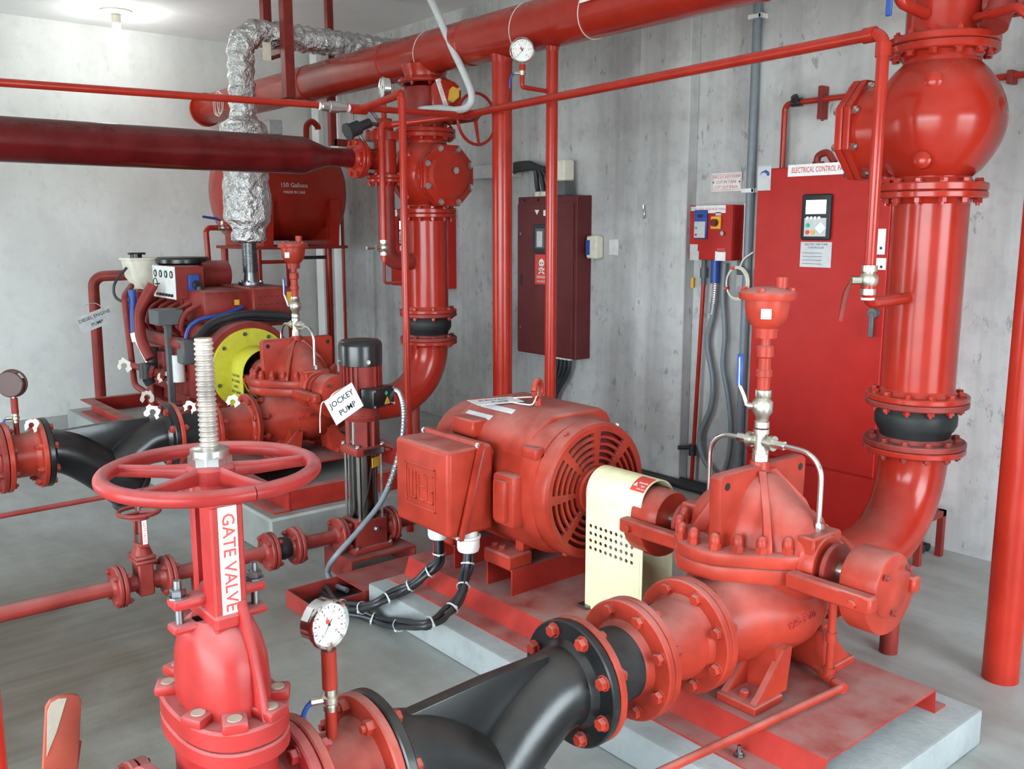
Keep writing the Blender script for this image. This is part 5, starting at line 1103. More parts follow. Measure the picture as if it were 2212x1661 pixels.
# ================================================================== diesel engine set
bm = bmesh.new(); box(bm, (-7.75, 1.86, 0), (-4.10, 3.02, .2), .012); tag(root(fin(bm, 'concrete_plinth', 'floor')), 'taller grey cement plinth under the diesel engine set', 'plinth')
t = T('base_frame', 'dark red channel base frame under the diesel engine and its pump', 'base frame', (-5.9, Y2, .2))
for y0, y1 in ((1.915, 2.0), (2.9, 2.985)):
    bm = bmesh.new(); box(bm, (-7.55, y0, .2005), (-4.165, y1, .21)); box(bm, (-7.55, y0, .296), (-4.165, y1, .3045)); box(bm, (-7.55, y1-.008 if y0 < 2.2 else y0, .21), (-4.165, y1 if y0 < 2.2 else y0+.008, .296)); fin(bm, 'side_channel', 'red_skid', t, 20)
for xx in (-4.18, -5.25, -5.6, -6.4, -7.5):
    bm = bmesh.new(); box(bm, (xx-.05, 2.0, .205), (xx+.012, 2.9, .3045)); fin(bm, 'cross_member', 'red_skid', t, 20)
bm = bmesh.new(); box(bm, (-5.24, 2.02, .296), (-4.62, 2.88, .3045)); fin(bm, 'pump_deck', 'red_skid', t, 20)
en = T('diesel_engine', 'red diesel engine with instrument box and yellow flywheel housing', 'engine', (-6.3, Y2, .305))
YE, ZE = Y2, ZS+DZ
bm = bmesh.new(); box(bm, (-6.95, 2.22, .48), (-5.8, 2.72, .98), .03, seg=2); box(bm, (-6.9, 2.28, .38), (-5.85, 2.66, .5), .02); fin(bm, 'engine_block', 'red_dull', en)
bm = bmesh.new(); box(bm, (-6.9, 2.30, .975), (-5.92, 2.63, 1.20), .03, seg=2); fin(bm, 'rocker_cover', 'red_dull', en)
for xx in (-6.8, -6.1):
    for yy in (2.2, 2.66):
        bm = bmesh.new(); box(bm, (xx-.06, yy, .3055), (xx+.06, yy+.08, .5), .008); fin(bm, 'engine_mount', 'red_dull', en)
# manifold and injectors clutter on the near side
for k in range(6):
    x = -6.82+k*.16; bm = bmesh.new(); tube(bm, spline([(x, 2.23, .9), (x+.02, 2.17, .96), (x+.03, 2.2, 1.06), (x+.02, 2.32, 1.12)], 5), .016, 8); fin(bm, 'injector_pipe', 'red_dull', en)
bm = bmesh.new(); tube(bm, [(-6.9, 2.16, .86), (-5.9, 2.16, .86)], .045, 14); fin(bm, 'intake_manifold', 'red_dull', en)
for k in range(3):
    x = -6.6+k*.25; bm = bmesh.new(); cyl(bm, (x, 2.17, .60), (x, 2.17, .78), .045, seg=16); fin(bm, 'filter_canister', ('grey_pl', 'red_dull', 'white')[k], en)
bm = bmesh.new(); box(bm, (-5.98, 2.12, .74), (-5.86, 2.22, .9), .01); fin(bm, 'starter_relay', 'grey_pl', en)
# heat shield box
bm = bmesh.new(); box(bm, (-6.42, 2.602, .955), (-5.85, 2.89, 1.215), .012); hs = fin(bm, 'heat_shield', 'red_dull', en)
for i in range(6):
    for j in range(4):
        bm = bmesh.new(); y = 2.64+.043*i; z = 1.0+.05*j; box(bm, (-5.8502, y, z), (-5.848, y+.02, z+.006)); fin(bm, 'slot', 'print', hs, 0)
bm = bmesh.new(); plate(bm, plane_frame((-5.848, 2.865, 1.13), (0, 1, 0), (0, 0, 1)), .035, .1, .001); fin(bm, 'caution_label', 'amber', hs, 0)
bm = bmesh.new(); plate(bm, plane_frame((-5.918, 2.52, 1.12), (0, 1, 0), (0, 0, 1)), .035, .035, .001); fin(bm, 'caution_label', 'amber', en, 0)
# flywheel housing
bm = bmesh.new(); lathe(bm, [(0, 0), (.30, 0), (.31, .02), (.31, .1), (.27, .2), (.24, .24)], frame((-5.58, YE, ZE), (-1, 0, 0)), 40); fin(bm, 'bell_housing', 'red_dull', en)
bm = bmesh.new(); lathe(bm, [(.155, 0), (.262, 0), (.266, -.004), (.266, -.02), (.155, -.02)], frame((-5.56, YE, ZE), (1, 0, 0)), 48, True); yh = fin(bm, 'guard_ring', 'yellow2', en)
for a in (60, 100, 140, 200, 250, 300, 20): inst('bolt', bolt_mesh(.018, 0, 'dark_steel'), frame((-5.56, YE+.235*math.cos(math.radians(a)), ZE+.235*math.sin(math.radians(a))), (1, 0, 0)), yh)
bm = bmesh.new(); lathe(bm, [(.15, 0), (.155, 0), (.155, .2), (.15, .2)], frame((-5.56, YE, ZE), (1, 0, 0)), 40, True); box(bm, (-5.56, YE-.155, .306), (-5.36, YE-.15, ZE)); box(bm, (-5.56, YE+.15, .306), (-5.36, YE+.155, ZE)); tg = fin(bm, 'guard_tunnel', 'yellow2', en)
for k, w in enumerate(('CAUTION', 'ROTATING', 'PARTS', 'KEEP HANDS', 'AWAY')): text(tg, w, .024, plane_frame((-5.46, YE-.156, ZE-.01-.035*k), (1, 0, 0), (0, 0, 1)), 'print', ext=.0003)
bm = bmesh.new(); cyl(bm, (-5.5, YE, ZE), (-5.32, YE, ZE), .09, seg=24); cyl(bm, (-5.32, YE, ZE), (X2-.45, YE, ZE), .035, seg=16); fin(bm, 'drive_coupling', 'black', en)
bm = bmesh.new(); tube(bm, spline([(-5.62, 2.12, .93), (-5.66, 2.25, 1.02), (-5.66, 2.45, 1.06), (-5.66, 2.62, 1.05), (-5.66, 2.78, 1.03)], 6), .026, 10); fin(bm, 'harness', 'cable', en)
bm = bmesh.new(); tube(bm, spline([(-5.66, 2.14, .90), (-5.70, 2.27, .985), (-5.70, 2.45, 1.03), (-5.70, 2.66, 1.02), (-5.70, 2.80, 1.0)], 6), .022, 10); fin(bm, 'harness', 'cable', en)
# air cleaner
bm = bmesh.new(); cyl(bm, (-6.62, 2.55, 1.18), (-6.62, 2.55, 1.36), .12, seg=32); fin(bm, 'air_cleaner', 'red_dull', en)
bm = bmesh.new(); lathe(bm, [(0, 1.405), (.17, 1.405), (.185, 1.39), (.185, 1.365), (.17, 1.355)], MX.Translation((-6.62, 2.43, 0)), 40); fin(bm, 'air_cleaner_lid', 'black', en)
bm = bmesh.new(); cyl(bm, (-6.5, 2.50, 1.28), (-6.5, 2.70, 1.28), .1, seg=24); fin(bm, 'turbo_housing', 'red_dull', en)
# instrument box
ibx = P(331, 600, y=2.222).x
ib = [(ibx, 2.222, 1.135), (-6.2, 2.42, 1.353)]
bm = bmesh.new(); box(bm, *ib, .006); bx_ = fin(bm, 'instrument_box', 'red_dull', en)
F = plane_frame(((ibx-6.2)/2, 2.2215, 1.244), (1, 0, 0), (0, 0, 1)) @ MX.Scale((-6.2-ibx)/.22, 4, (1, 0, 0)); bm = bmesh.new(); plate(bm, F, .22, .218, .002); fp = fin(bm, 'face_plate', 'white', bx_, 0)
for k in range(4):
    c = F @ V((-.078+.052*k, .055, .002)); bm = bmesh.new(); lathe(bm, [(.017, 0), (.025, 0), (.025, .006), (.017, .006)], frame(c, (0, -1, 0)), 20, True); fin(bm, 'meter_ring', 'print', fp)
    bm = bmesh.new(); lathe(bm, [(0, .003), (.018, .003)], frame(c, (0, -1, 0)), 16); fin(bm, 'meter_dial', 'white', fp)
bm = bmesh.new(); c = F @ V((-.045, -.015, .03)); tube(bm, [c+V((.04*math.cos(2*PI*i/24), 0, .04*math.sin(2*PI*i/24))) for i in range(25)], .0035, 6, False); tube(bm, [c-V((.04, 0, 0)), c+V((.04, 0, 0))], .003, 6); tube(bm, [c, c+V((0, .03, 0))], .005, 6); fin(bm, 'throttle_wheel', 'print', fp)
for k in range(6):
    c = F @ V((-.06+.028*k, -.085, .002)); bm = bmesh.new(); cyl(bm, c, c+V((0, -.014, 0)), .010, seg=12); fin(bm, 'switch', 'redbtn' if k == 0 else 'print', fp)
bm = bmesh.new(); box(bm, (-6.2, 2.30, 1.19), (-6.17, 2.375, 1.30), .005); sk2 = fin(bm, 'connector', 'blue', bx_); bm = bmesh.new(); cyl(bm, (-6.17, 2.345, 1.235), (-6.12, 2.35, 1.225), .028, seg=14); tube(bm, spline([(-6.12, 2.35, 1.22), (-6.10, 2.36, 1.1), (-6.1, 2.4, .98), (-6.05, 2.46, .86)], 6), .018, 8); fin(bm, 'cable_plug', 'cable', sk2)
bm = bmesh.new(); box(bm, (-6.34, 2.28, .98), (-6.28, 2.36, 1.14), .004); fin(bm, 'box_bracket', 'red_dull', en)
# black switch box on post
bm = bmesh.new(); box(bm, (-6.2, 2.03, .985), (-6.02, 2.2, 1.085), .006); fin(bm, 'switch_box', 'grey_pl', en)
bm = bmesh.new(); box(bm, (-6.13, 2.10, .3055), (-6.09, 2.14, .985), .004); fin(bm, 'box_post', 'grey_pl', en)
bm = bmesh.new(); tube(bm, spline([(-6.06, 2.18, .99), (-6.0, 2.25, .90), (-5.95, 2.33, .85), (-5.92, 2.4, .80)], 6), .02, 8); fin(bm, 'cable', 'cable', en)
# blue hoses, cooling loop
bm = bmesh.new(); tube(bm, spline([(-5.93, 2.16, .80), (-5.92, 2.18, .95), (-5.9, 2.25, 1.02), (-5.88, 2.42, 1.05), (-5.9, 2.55, 1.09)], 6), .014, 8); fin(bm, 'blue_hose', 'blue', en)
bm = bmesh.new(); tube(bm, [(-6.55, 2.045, 1.19), (-6.52, 2.035, .90)], .028, 12); bh = fin(bm, 'blue_hose', 'blue', en)
bm = bmesh.new(); cyl(bm, (-6.52, 2.035, .90), (-6.51, 2.04, .84), .03, seg=8); tube(bm, [(-6.51, 2.04, .84), (-6.46, 2.09, .68)], .012, 8); fin(bm, 'hose_fitting', 'brass', bh)
cl = T('cooling_loop', 'red cooling water pipe loop with open white ring tags beside the engine', 'pipe', (-6.5, 2.0, .305))
a0, a1, a2 = P(268, 640, x=-6.55), P(291, 832, x=-6.55), P(352, 872, x=-6.3)
bm = bmesh.new(); tube(bm, bend([(-6.7, a0.y+.1, a0.z+.06), a0, a1, a2, (-6.2, 2.3, .42)], .05, 6), .021, 12); fin(bm, 'pipe', 'red_dull', cl)
bm = bmesh.new(); b0, b1 = P(283, 788, x=-6.5), P(345, 808, x=-6.3); tube(bm, bend([b0, b1, (-6.1, 2.35, .6)], .05), .021, 12); fin(bm, 'pipe', 'red_dull', cl)
bm = bmesh.new(); tube(bm, spline([P(330, 615, x=-6.45), P(303, 670, x=-6.45), P(305, 730, x=-6.42), P(325, 775, x=-6.35)], 8), .036, 14); fin(bm, 'thick_hose', 'red_dull', cl)
bm = bmesh.new(); c0 = P(316, 785, x=-6.33); cyl(bm, c0, c0-V((0, 0, .1)), .05, seg=16); cyl(bm, c0-V((.0, 0, .1)), c0-V((.0, -.02, .14)), .035, seg=14); fin(bm, 'hose_clamp', 'cable', cl)
bm = bmesh.new(); c0 = P(340, 806, x=-6.25); lathe(bm, [(.02, -.05), (.045, -.05), (.045, -.025), (.03, -.02), (.03, .02), (.045, .025), (.045, .05), (.02, .05)], frame(c0, (.4, .8, -.2)), 8, True); fin(bm, 'union', 'red_dull', cl)
bm = bmesh.new(); tube(bm, bend([P(390, 812, x=-6.1), P(425, 810, x=-6.1), P(428, 865, x=-6.1)], .05), .03, 12); fin(bm, 'pipe', 'red_dull', cl)
# open white ring tags (number tags on the loop)
def ringtag(px, py, x, r, lab, mat='cream'):
    c = P(px, py, x=x); bm = bmesh.new(); F = frame(c, (.9, -.4, .1)); n = 14; rnd = random.Random(px); r *= .62
    oo = [(r*rnd.uniform(.75, 1.25)*math.cos(math.radians(-70+290*i/n)), r*rnd.uniform(.85, 1.3)*math.sin(math.radians(-70+290*i/n))) for i in range(n+1)]
    ii = [(r*.42*math.cos(math.radians(-70+290*i/n)), r*.42*math.sin(math.radians(-70+290*i/n))) for i in range(n, -1, -1)]
    t = bmesh.new(); lo = [t.verts.new((*p, -.004)) for p in oo+ii]; hi = [t.verts.new((*p, .004)) for p in oo+ii]; m = n+1
    for i in range(n):
        for q in (lo, hi): t.faces.new((q[i], q[i+1], q[2*m-2-i], q[2*m-1-i]))
    for i in range(2*m): t.faces.new((lo[i], lo[(i+1) % (2*m)], hi[(i+1) % (2*m)], hi[i]))
    merge(bm, t, F); return tag(root(fin(bm, 'wrapping_scrap', mat, None, 20)), lab, 'scrap', 'torn pale wrapping scraps')
ringtag(268, 790, -6.50, .075, 'torn pale wrapping scrap on the upper left of the cooling loop'); ringtag(357, 818, -6.2, .08, 'torn pale wrapping scrap over the loop union'); ringtag(318, 858, -6.35, .075, 'torn pale wrapping scrap at the lower bend of the cooling loop')
for px, py, r, x, lab in ((330, 890, .06, X2+.13, 'torn white wrapping scrap on top of the left strainer outlet flange'), (410, 880, .05, X2+.12, 'torn white wrapping scrap behind the white stem, over the black spool'), (503, 868, .055, X2+.13, 'torn white wrapping scrap on the diesel pump suction flange'), (68, 918, .05, X2+.12, 'torn white wrapping scrap on the strainer inlet flange at far left')):
    ringtag(px, py, x, r, lab, 'paper')
# expansion tank
t = T('coolant_tank', 'cream plastic coolant tank with black cap above the engine', 'tank', (-6.9, 2.2, 1.17))
F = MX(((0, 0, 1, 0), (1, 0, 0, 0), (0, 1, 0, 0), (0, 0, 0, 1)))
bm = bmesh.new(); prism(bm, [(2.12, 1.385), (2.345, 1.385), (2.335, 1.20), (2.285, 1.165), (2.2, 1.175), (2.14, 1.26)], -7.0, -6.78, F, .012); fin(bm, 'tank_body', 'cream', t)
bm = bmesh.new(); box(bm, (-7.01, 2.11, 1.378), (-6.77, 2.355, 1.398), .006); fin(bm, 'tank_rim', 'cream', t)
bm = bmesh.new(); cyl(bm, (-6.87, 2.19, 1.395), (-6.87, 2.19, 1.425), .04, seg=16); box(bm, (-6.9, 2.14, 1.42), (-6.84, 2.25, 1.435), .004); fin(bm, 'cap', 'black', t)
bm = bmesh.new(); tube(bm, spline([(-6.87, 2.12, 1.33), (-6.87, 2.03, 1.22), (-6.86, 2.03, 1.12), (-6.8, 2.12, 1.08), (-6.75, 2.25, 1.12)], 6), .01, 8); fin(bm, 'overflow_hose', 'cable', t)
bm = bmesh.new(); box(bm, (-6.98, 2.15, .98), (-6.8, 2.33, 1.168), .01); fin(bm, 'bracket', 'red_dull', t)
# tall vent pipe with tag
f0 = P(222, 921, z=0); tp = P(205, 597, x=f0.x); xx = f0.x
t = T('vent_pipe', 'slim red upright pipe with bent top standing left of the engine', 'pipe', (xx, f0.y, 0))
bm = bmesh.new(); tube(bm, bend([(xx, f0.y, 0), (xx, f0.y+.01, tp.z), (xx+.15, f0.y+.3, tp.z+.01), (xx+.4, f0.y+.4, tp.z+.02)], .09, 8), .042, 18); fin(bm, 'pipe', 'red_dull', t)
cc = P(207, 690, x=xx+.06); F = plane_frame(cc, (0, math.cos(.33), math.sin(.33)), (0, -math.sin(.33), math.cos(.33)))
t = T('name_tag', 'white DIESEL ENGINE PUMP card tied to the slim upright pipe', 'tag', cc, 'white name cards')
bm = bmesh.new(); plate(bm, F, .28, .135, .0015); fin(bm, 'card', 'paper', t, 0); text(t, 'DIESEL ENGINE', .038, F @ MX.Translation((0, .028, .0018)), 'print', bold=.0002); text(t, 'PUMP', .038, F @ MX.Translation((0, -.03, .0018)), 'print', bold=.0002)
a = F @ V((-.05, .065, 0)); bm = bmesh.new(); tube(bm, spline([a, a+V((.0, -.02, .06)), V((xx+.045, f0.y-.01, cc.z+.13)), a+V((0, .12, .05)), a+V((0, .14, .0))], 5), .003, 6); fin(bm, 'string', 'twine', t)
# ================================================================== exhaust
XE, YX = -6.2, 2.75
t = T('exhaust_stack', 'foil wrapped exhaust pipe rising from the engine and bending towards the back wall', 'exhaust', (XE, YX, 1.215))
bm = bmesh.new(); cyl(bm, (XE, YX, 1.216), (XE, YX, 1.235), .085, seg=24); cyl(bm, (XE, YX, 1.235), (XE, YX, 1.30), .05, .042, 20); fl_ = fin(bm, 'foot_flange', 'dark_steel', t); bolts(fl_, (XE, YX, 1.235), (0, 0, 1), .072, 4, .02, 0, 'dark_steel')
pr = []
for i in range(22): z = 1.30+.0095*i; pr += [(.045, z), (.053, z+.003), (.053, z+.006), (.045, z+.009)]
bm = bmesh.new(); lathe(bm, pr, MX.Translation((XE, YX, 0)), 28); fin(bm, 'flex_bellows', 'dark_steel', t)
def lumpy(bm, pts, rad, amp, seg=40, sd=1, coil=0):
    rnd = random.Random(sd); n = len(pts); ph = [rnd.uniform(0, 6) for _ in range(6)]
    pts = [V(p) for p in pts]; tan = [(pts[min(i+1, n-1)]-pts[max(i-1, 0)]).normalized() for i in range(n)]
    x = V((1, 0, 0)); rings = []
    for i in range(n):
        x = (x-tan[i]*x.dot(tan[i])).normalized(); y = tan[i].cross(x); R = []
        for k in range(seg):
            a = 2*PI*k/seg; r = rad[i]*(1+amp*(.5*math.sin(3*a+i*.7+ph[0])+.4*math.sin(5*a-i*1.3+ph[1])+rnd.uniform(-.7, .7)+(coil*(abs((i*.25+a/(2*PI)) % 1-.5)*2-.5)*3)))
            R.append(bm.verts.new(pts[i]+(x*math.cos(a)+y*math.sin(a))*r))
        rings.append(R)
    for a, b in zip(rings, rings[1:]):
        for k in range(seg): bm.faces.new((a[k], a[(k+1) % seg], b[(k+1) % seg], b[k]))
    bm.faces.new(rings[0][::-1]); bm.faces.new(rings[-1])
zz = [1.505+.022*i for i in range(40)]
def mr(z):
    k = [(1.5, .07), (1.515, .115), (1.56, .12), (1.60, .105), (1.66, .155), (1.8, .162), (1.95, .15), (2.2, .145), (2.27, .16), (2.30, .16), (2.34, .10), (2.37, .085), (2.5, .085)]
    for (a, ra), (b, rb) in zip(k, k[1:]):
        if a <= z <= b: return ra+(rb-ra)*(z-a)/(b-a)
    return .085
bm = bmesh.new(); lumpy(bm, [(XE, YX, z) for z in zz], [mr(z) for z in zz], .05, 44, 3); fin(bm, 'wrapped_silencer', 'foil', t, 180)
ze = P(560, 72, x=XE).z; path = bend([(XE, YX, zz[-1]-.02), (XE, YX, ze), (XE, YB-.01, ze+.01)], .15, 10); dense = []
for a, b in zip(path, path[1:]):
    m = max(1, int((b-a).length/.02)); dense += [a+(b-a)*(i/m) for i in range(m)]
dense.append(path[-1])
bm = bmesh.new(); lumpy(bm, dense, [.088]*len(dense), .045, 36, 5, 1.3); fin(bm, 'wrapped_pipe', 'foil', t, 180)
# hangers
def hanger(px, x, zbot, w, lab):
    y = P(px, 100, x=x).y; bm = bmesh.new(); box(bm, (x-w/2, y-w/2, zbot), (x+w/2, y+w/2, ZC-.0), .003)
    t = T('pipe_hanger', lab, 'hanger', (x, y, zbot), 'red ceiling hangers'); fin(bm, 'bar', 'red_dull', t, 20); return t, y
xh = XE+.16
t, yh_ = hanger(620, xh, P(620, 212, x=xh).z, .07, 'broad red ceiling bar in front of the foil pipe')
bm = bmesh.new(); z_ = ze-.14; box(bm, (XE-.16, yh_-.035, z_), (xh-.035, yh_+.035, z_+.05), .003); fin(bm, 'cradle', 'red_dull', t, 20); bm = bmesh.new(); box(bm, (XE-.18, yh_-.03, z_), (XE-.12, yh_+.03, ZC)); fin(bm, 'bar', 'red_dull', t, 20)
t, y_ = hanger(712, XE-.13, P(725, 315, x=XE-.13).z, .05, 'narrow red ceiling bar behind the foil pipe')
zb_ = P(725, 315, x=XE-.13).z; bm = bmesh.new(); box(bm, (XE-.155, y_, zb_), (XE-.105, y_+.25, zb_+.05), .003); fin(bm, 'foot', 'red_dull', t, 20)
bm = bmesh.new(); c = P(576, 105, x=XE+.1); box(bm, (c.x-.002, c.y-.03, c.z-.08), (c.x+.002, c.y+.03, c.z+.04), 0, MX.Identity(4)); tag(root(fin(bm, 'tape_strip', 'cream', None, 0)), 'yellowed tape strip dangling under the foil elbow', 'tape')
# ================================================================== fuel tank
XF, ZF, RF, y0, y1 = -7.62, 1.91, .41, 3.13, 4.2
t = T('fuel_tank', 'red horizontal cylindrical fuel tank on a tubular stand by the left wall', 'tank', (XF, 3.6, 0))
bm = bmesh.new(); lathe(bm, [(0, y0), (.15, y0+.008), (.28, y0+.03), (.37, y0+.075), (.405, y0+.13), (RF, y0+.16), (RF, y1-.16), (.405, y1-.13), (.37, y1-.075), (.28, y1-.03), (0, y1)], frame((XF, 0, ZF), (0, 1, 0)), 56); sh = fin(bm, 'shell', 'red_pipe', t)
def ontank(a, y): return plane_frame((XF+(RF+.002)*math.cos(a), y, ZF+(RF+.002)*math.sin(a)), (0, 1, 0), (-math.sin(a), 0, math.cos(a)))
ty = P(635, 385, x=XF+RF).y
text(sh, '150 Gallons', .052, ontank(.12, ty), 'print_white', ext=.0008); text(sh, 'MADE IN UAE', .032, ontank(-.02, ty), 'print_white', ext=.0008)
for yy in (y0+.24, y1-.22):
    bm = bmesh.new(); s_ = [(-.36, 1.46), (.36, 1.46), (.36, 1.62), (.26, 1.60), (0, 1.53), (-.26, 1.60), (-.36, 1.62)]; prism(bm, [(a, b) for a, b in s_], yy-.05, yy+.05, MX(((1, 0, 0, XF), (0, 0, 1, 0), (0, 1, 0, 0), (0, 0, 0, 1)))); prism(bm, [(.30, 1.46), (.40, 1.46), (.44, 1.85), (.38, 1.80)], yy-.045, yy+.045, MX(((1, 0, 0, XF), (0, 0, 1, 0), (0, 1, 0, 0), (0, 0, 0, 1)))); fin(bm, 'saddle', 'red_pipe', t, 20)
bm = bmesh.new(); box(bm, (XF-.4, y0+.12, 1.435), (XF+.42, y1-.1, 1.46)); fin(bm, 'stand_deck', 'red_dull', t, 20)
for xx in (XF-.34, XF+.34):
    for yy in (y0+.17, y0+.45, y1-.25):
        bm = bmesh.new(); cyl(bm, (xx, yy, 0), (xx, yy, 1.436), .03, seg=14); fin(bm, 'stand_leg', 'red_pipe', t)
bm = bmesh.new(); cyl(bm, (XF+.34, y0+.17, 1.33), (XF+.34, y0+.45, 1.33), .015, seg=8); fin(bm, 'brace', 'red_pipe', t); bm = bmesh.new(); cyl(bm, (XF+.34, y0+.45, 1.36), (XF+.34, y1-.25, 1.36), .015, seg=8); fin(bm, 'brace', 'cable', t)
bm = bmesh.new(); yy = P(663, 330, x=XF).y; tube(bm, spline([(XF, yy, 2.28), (XF, yy, 2.42), (XF, yy+.01, 2.50), (XF, yy+.06, 2.535), (XF, yy+.11, 2.50), (XF, yy+.115, 2.47)], 6), .026, 12); fin(bm, 'vent_hook', 'red_pipe', t)
yy = P(591, 285, x=XF).y; bm = bmesh.new(); box(bm, (XF-.05, yy-.06, 2.40), (XF+.05, yy+.06, 2.52), .006); cyl(bm, (XF, yy, 2.30), (XF, yy, 2.40), .025, seg=12); lg = fin(bm, 'level_gauge', 'label_grey', t)
yy = P(450, 500, x=XF+.2).y; zz_ = P(450, 492, x=XF+.2).z
bm = bmesh.new(); tube(bm, bend([(XF+.2, y0+.15, zz_), (XF+.2, yy-.02, zz_), (XF+.2, yy, .95), (XF+.4, yy-.3, .9)], .04, 6), .022, 12); fp_ = fin(bm, 'fuel_pipe', 'red_pipe', t)
ball_valve(t, (XF+.2, yy+.12, zz_), (0, 1, 0), .09, .026, ((0, 0, 1), V((0, -.16, .02))), 'blue', 'fuel_valve')
bm = bmesh.new(); yy = P(735, 550, x=XF+.1).y; cyl(bm, (XF+.1, yy+.03, 0), (XF+.1, yy+.03, 1.8), .014, seg=10); fin(bm, 'return_pipe', 'red_pipe', t)
# ================================================================== electrical gear on the back wall
def ctext(parent, s, size, F, mat='print'): return text(parent, s, size, F @ MX.Translation((0, 0, .0016)), mat)
def wallF(px, py, y): c = P(px, py, y=y); return plane_frame((c.x, y, c.z), (1, 0, 0), (0, 0, 1))
def labelp(parent, px, py, y, w, h, mat='white', name='label', t=.0015):
    F = wallF(px, py, y); bm = bmesh.new(); plate(bm, F, w, h, t); return fin(bm, name, mat, parent, 0), F
def screen(parent, px, py, y, w, h, name='controller'):
    F = wallF(px, py, y); bm = bmesh.new(); box(bm, (-w/2, -h/2, 0), (w/2, h/2, .018), .012, F, 2); c = fin(bm, name, 'print', parent)
    bm = bmesh.new(); plate(bm, F @ MX.Translation((.0, h*.22, .018)), w*.68, h*.30, .0015); fin(bm, 'screen', 'lcd', c, 0)
    bm = bmesh.new(); plate(bm, F @ MX.Translation((0, -h*.22, .018)), w*.74, h*.40, .001); fin(bm, 'keypad', 'label_grey', c, 0)
    for k in range(4): bm = bmesh.new(); cyl(bm, F @ V((-w*.26+w*.13*k, -h*.02, .018)), F @ V((-w*.26+w*.13*k, -h*.02, .023)), w*.05, seg=10); fin(bm, 'button', 'white', c)
    for u, v, m in ((-.24, -.18, 'green'), (-.24, -.33, 'redbtn'), (-.06, -.33, 'amber')): bm = bmesh.new(); cyl(bm, F @ V((w*u, h*v, .019)), F @ V((w*u, h*v, .024)), w*.065, seg=12); fin(bm, 'button', m, c)
    bm = bmesh.new(); prism(bm, [(-w*.19, 0), (0, -h*.13), (w*.19, 0), (0, h*.13)], .019, .023, F @ MX.Translation((w*.2, -h*.24, 0))); fin(bm, 'arrow_pad', 'white', c)
    return c
# electrical control panel
YP = 4.15; a = P(1637, 365, y=YP); b = P(1927, 600, y=YP)
ep = T('control_panel', 'tall bright red electrical control panel with lit screen against the back wall', 'control panel', (-2.62, 4.35, 0))
px0, px1, pz = a.x, b.x, a.z
bm = bmesh.new(); box(bm, (px0, YP+.012, 0), (px1, YB-.001, pz), .004); fin(bm, 'cabinet', 'red_panel', ep, 20)
bm = bmesh.new(); box(bm, (px0+.002, YP, .40), (px1-.03, YP+.0115, pz-.004), .003); dr_ = fin(bm, 'door', 'red_panel', ep, 20)
bm = bmesh.new(); box(bm, (px0+.002, YP+.002, .05), (px1-.002, YP+.0115, .392), .002); fin(bm, 'plinth_cover', 'red_panel', ep, 20)
lx = P(1703, 366, y=YP).x; F = plane_frame((lx+.235, YP-.002, P(1765, 366, y=YP).z), (1, 0, 0), (0, 0, 1)); F.translation.x -= .05; bm = bmesh.new(); plate(bm, F, .37, .058, .0015); o = fin(bm, 'name_label', 'white', dr_, 0); text(o, 'ELECTRICAL CONTROL PANEL', .038, F @ MX.Translation((0, 0, .0018)), 'print_red', sx=.62, bold=.0003)
o, F = labelp(dr_, 1651, 385, YP-.002, .082, .125, 'label_grey', 'maker_label'); bm = bmesh.new(); prism(bm, [(-.03, .012), (-.015, .034), (.01, .042), (.03, .03), (.032, .012), (.018, .012), (.012, .024), (-.004, .03), (-.018, .024)], 0, .0008, F @ MX.Translation((0, 0, .0016))); fin(bm, 'swoosh_logo', 'blue', o, 0); bm = bmesh.new(); plate(bm, F @ MX.Translation((0, -.03, .0015)), .055, .05, .0006); fin(bm, 'print_block', 'pvc', o, 0)
screen(dr_, 1766, 469, YP, .165, .225)
o, F = labelp(dr_, 1762, 550, YP-.002, .175, .125, 'label_grey', 'rating_plate'); ctext(o, 'ELECTRIC FIRE PUMP', .014, F @ MX.Translation((0, .05, 0))); ctext(o, 'CONTROLLER', .014, F @ MX.Translation((0, .034, 0)))
for k in range(4): bm = bmesh.new(); plate(bm, F @ MX.Translation((-.02, .008-.018*k, .0015)), .11, .002, .0003); fin(bm, 'print_line', 'print', o, 0)
for py, h, w in ((522, .12, .05), (570, .055, .055)): o, F = labelp(dr_, 1902, py, YP-.002, w, h, 'white', 'notice'); bm = bmesh.new(); plate(bm, F @ MX.Translation((.005, -h*.25, .0015)), .012, .012, .0004); fin(bm, 'print_mark', 'print', o, 0)
hc = P(1886, 690, y=YP-.02); bm = bmesh.new(); cyl(bm, (hc.x, YP, hc.z+.03), (hc.x, YP-.035, hc.z+.03), .024, seg=16); box(bm, (hc.x-.012, YP-.045, hc.z-.085), (hc.x+.012, YP-.03, hc.z+.035), .005); fin(bm, 'handle', 'grey_pl', dr_)
bm = bmesh.new(); cyl(bm, (px0+.26, 4.3, pz-.01), (px0+.26, 4.3, pz+.03), .03, seg=16); tube(bm, spline([(px0+.25, 4.3, pz+.02), (px0+.26, 4.3, pz+.06), (px0+.31, 4.3, pz+.07), (px0+.35, 4.3, pz+.02)], 5), .018, 8); fin(bm, 'conduit_bend', 'red_dull', ep)
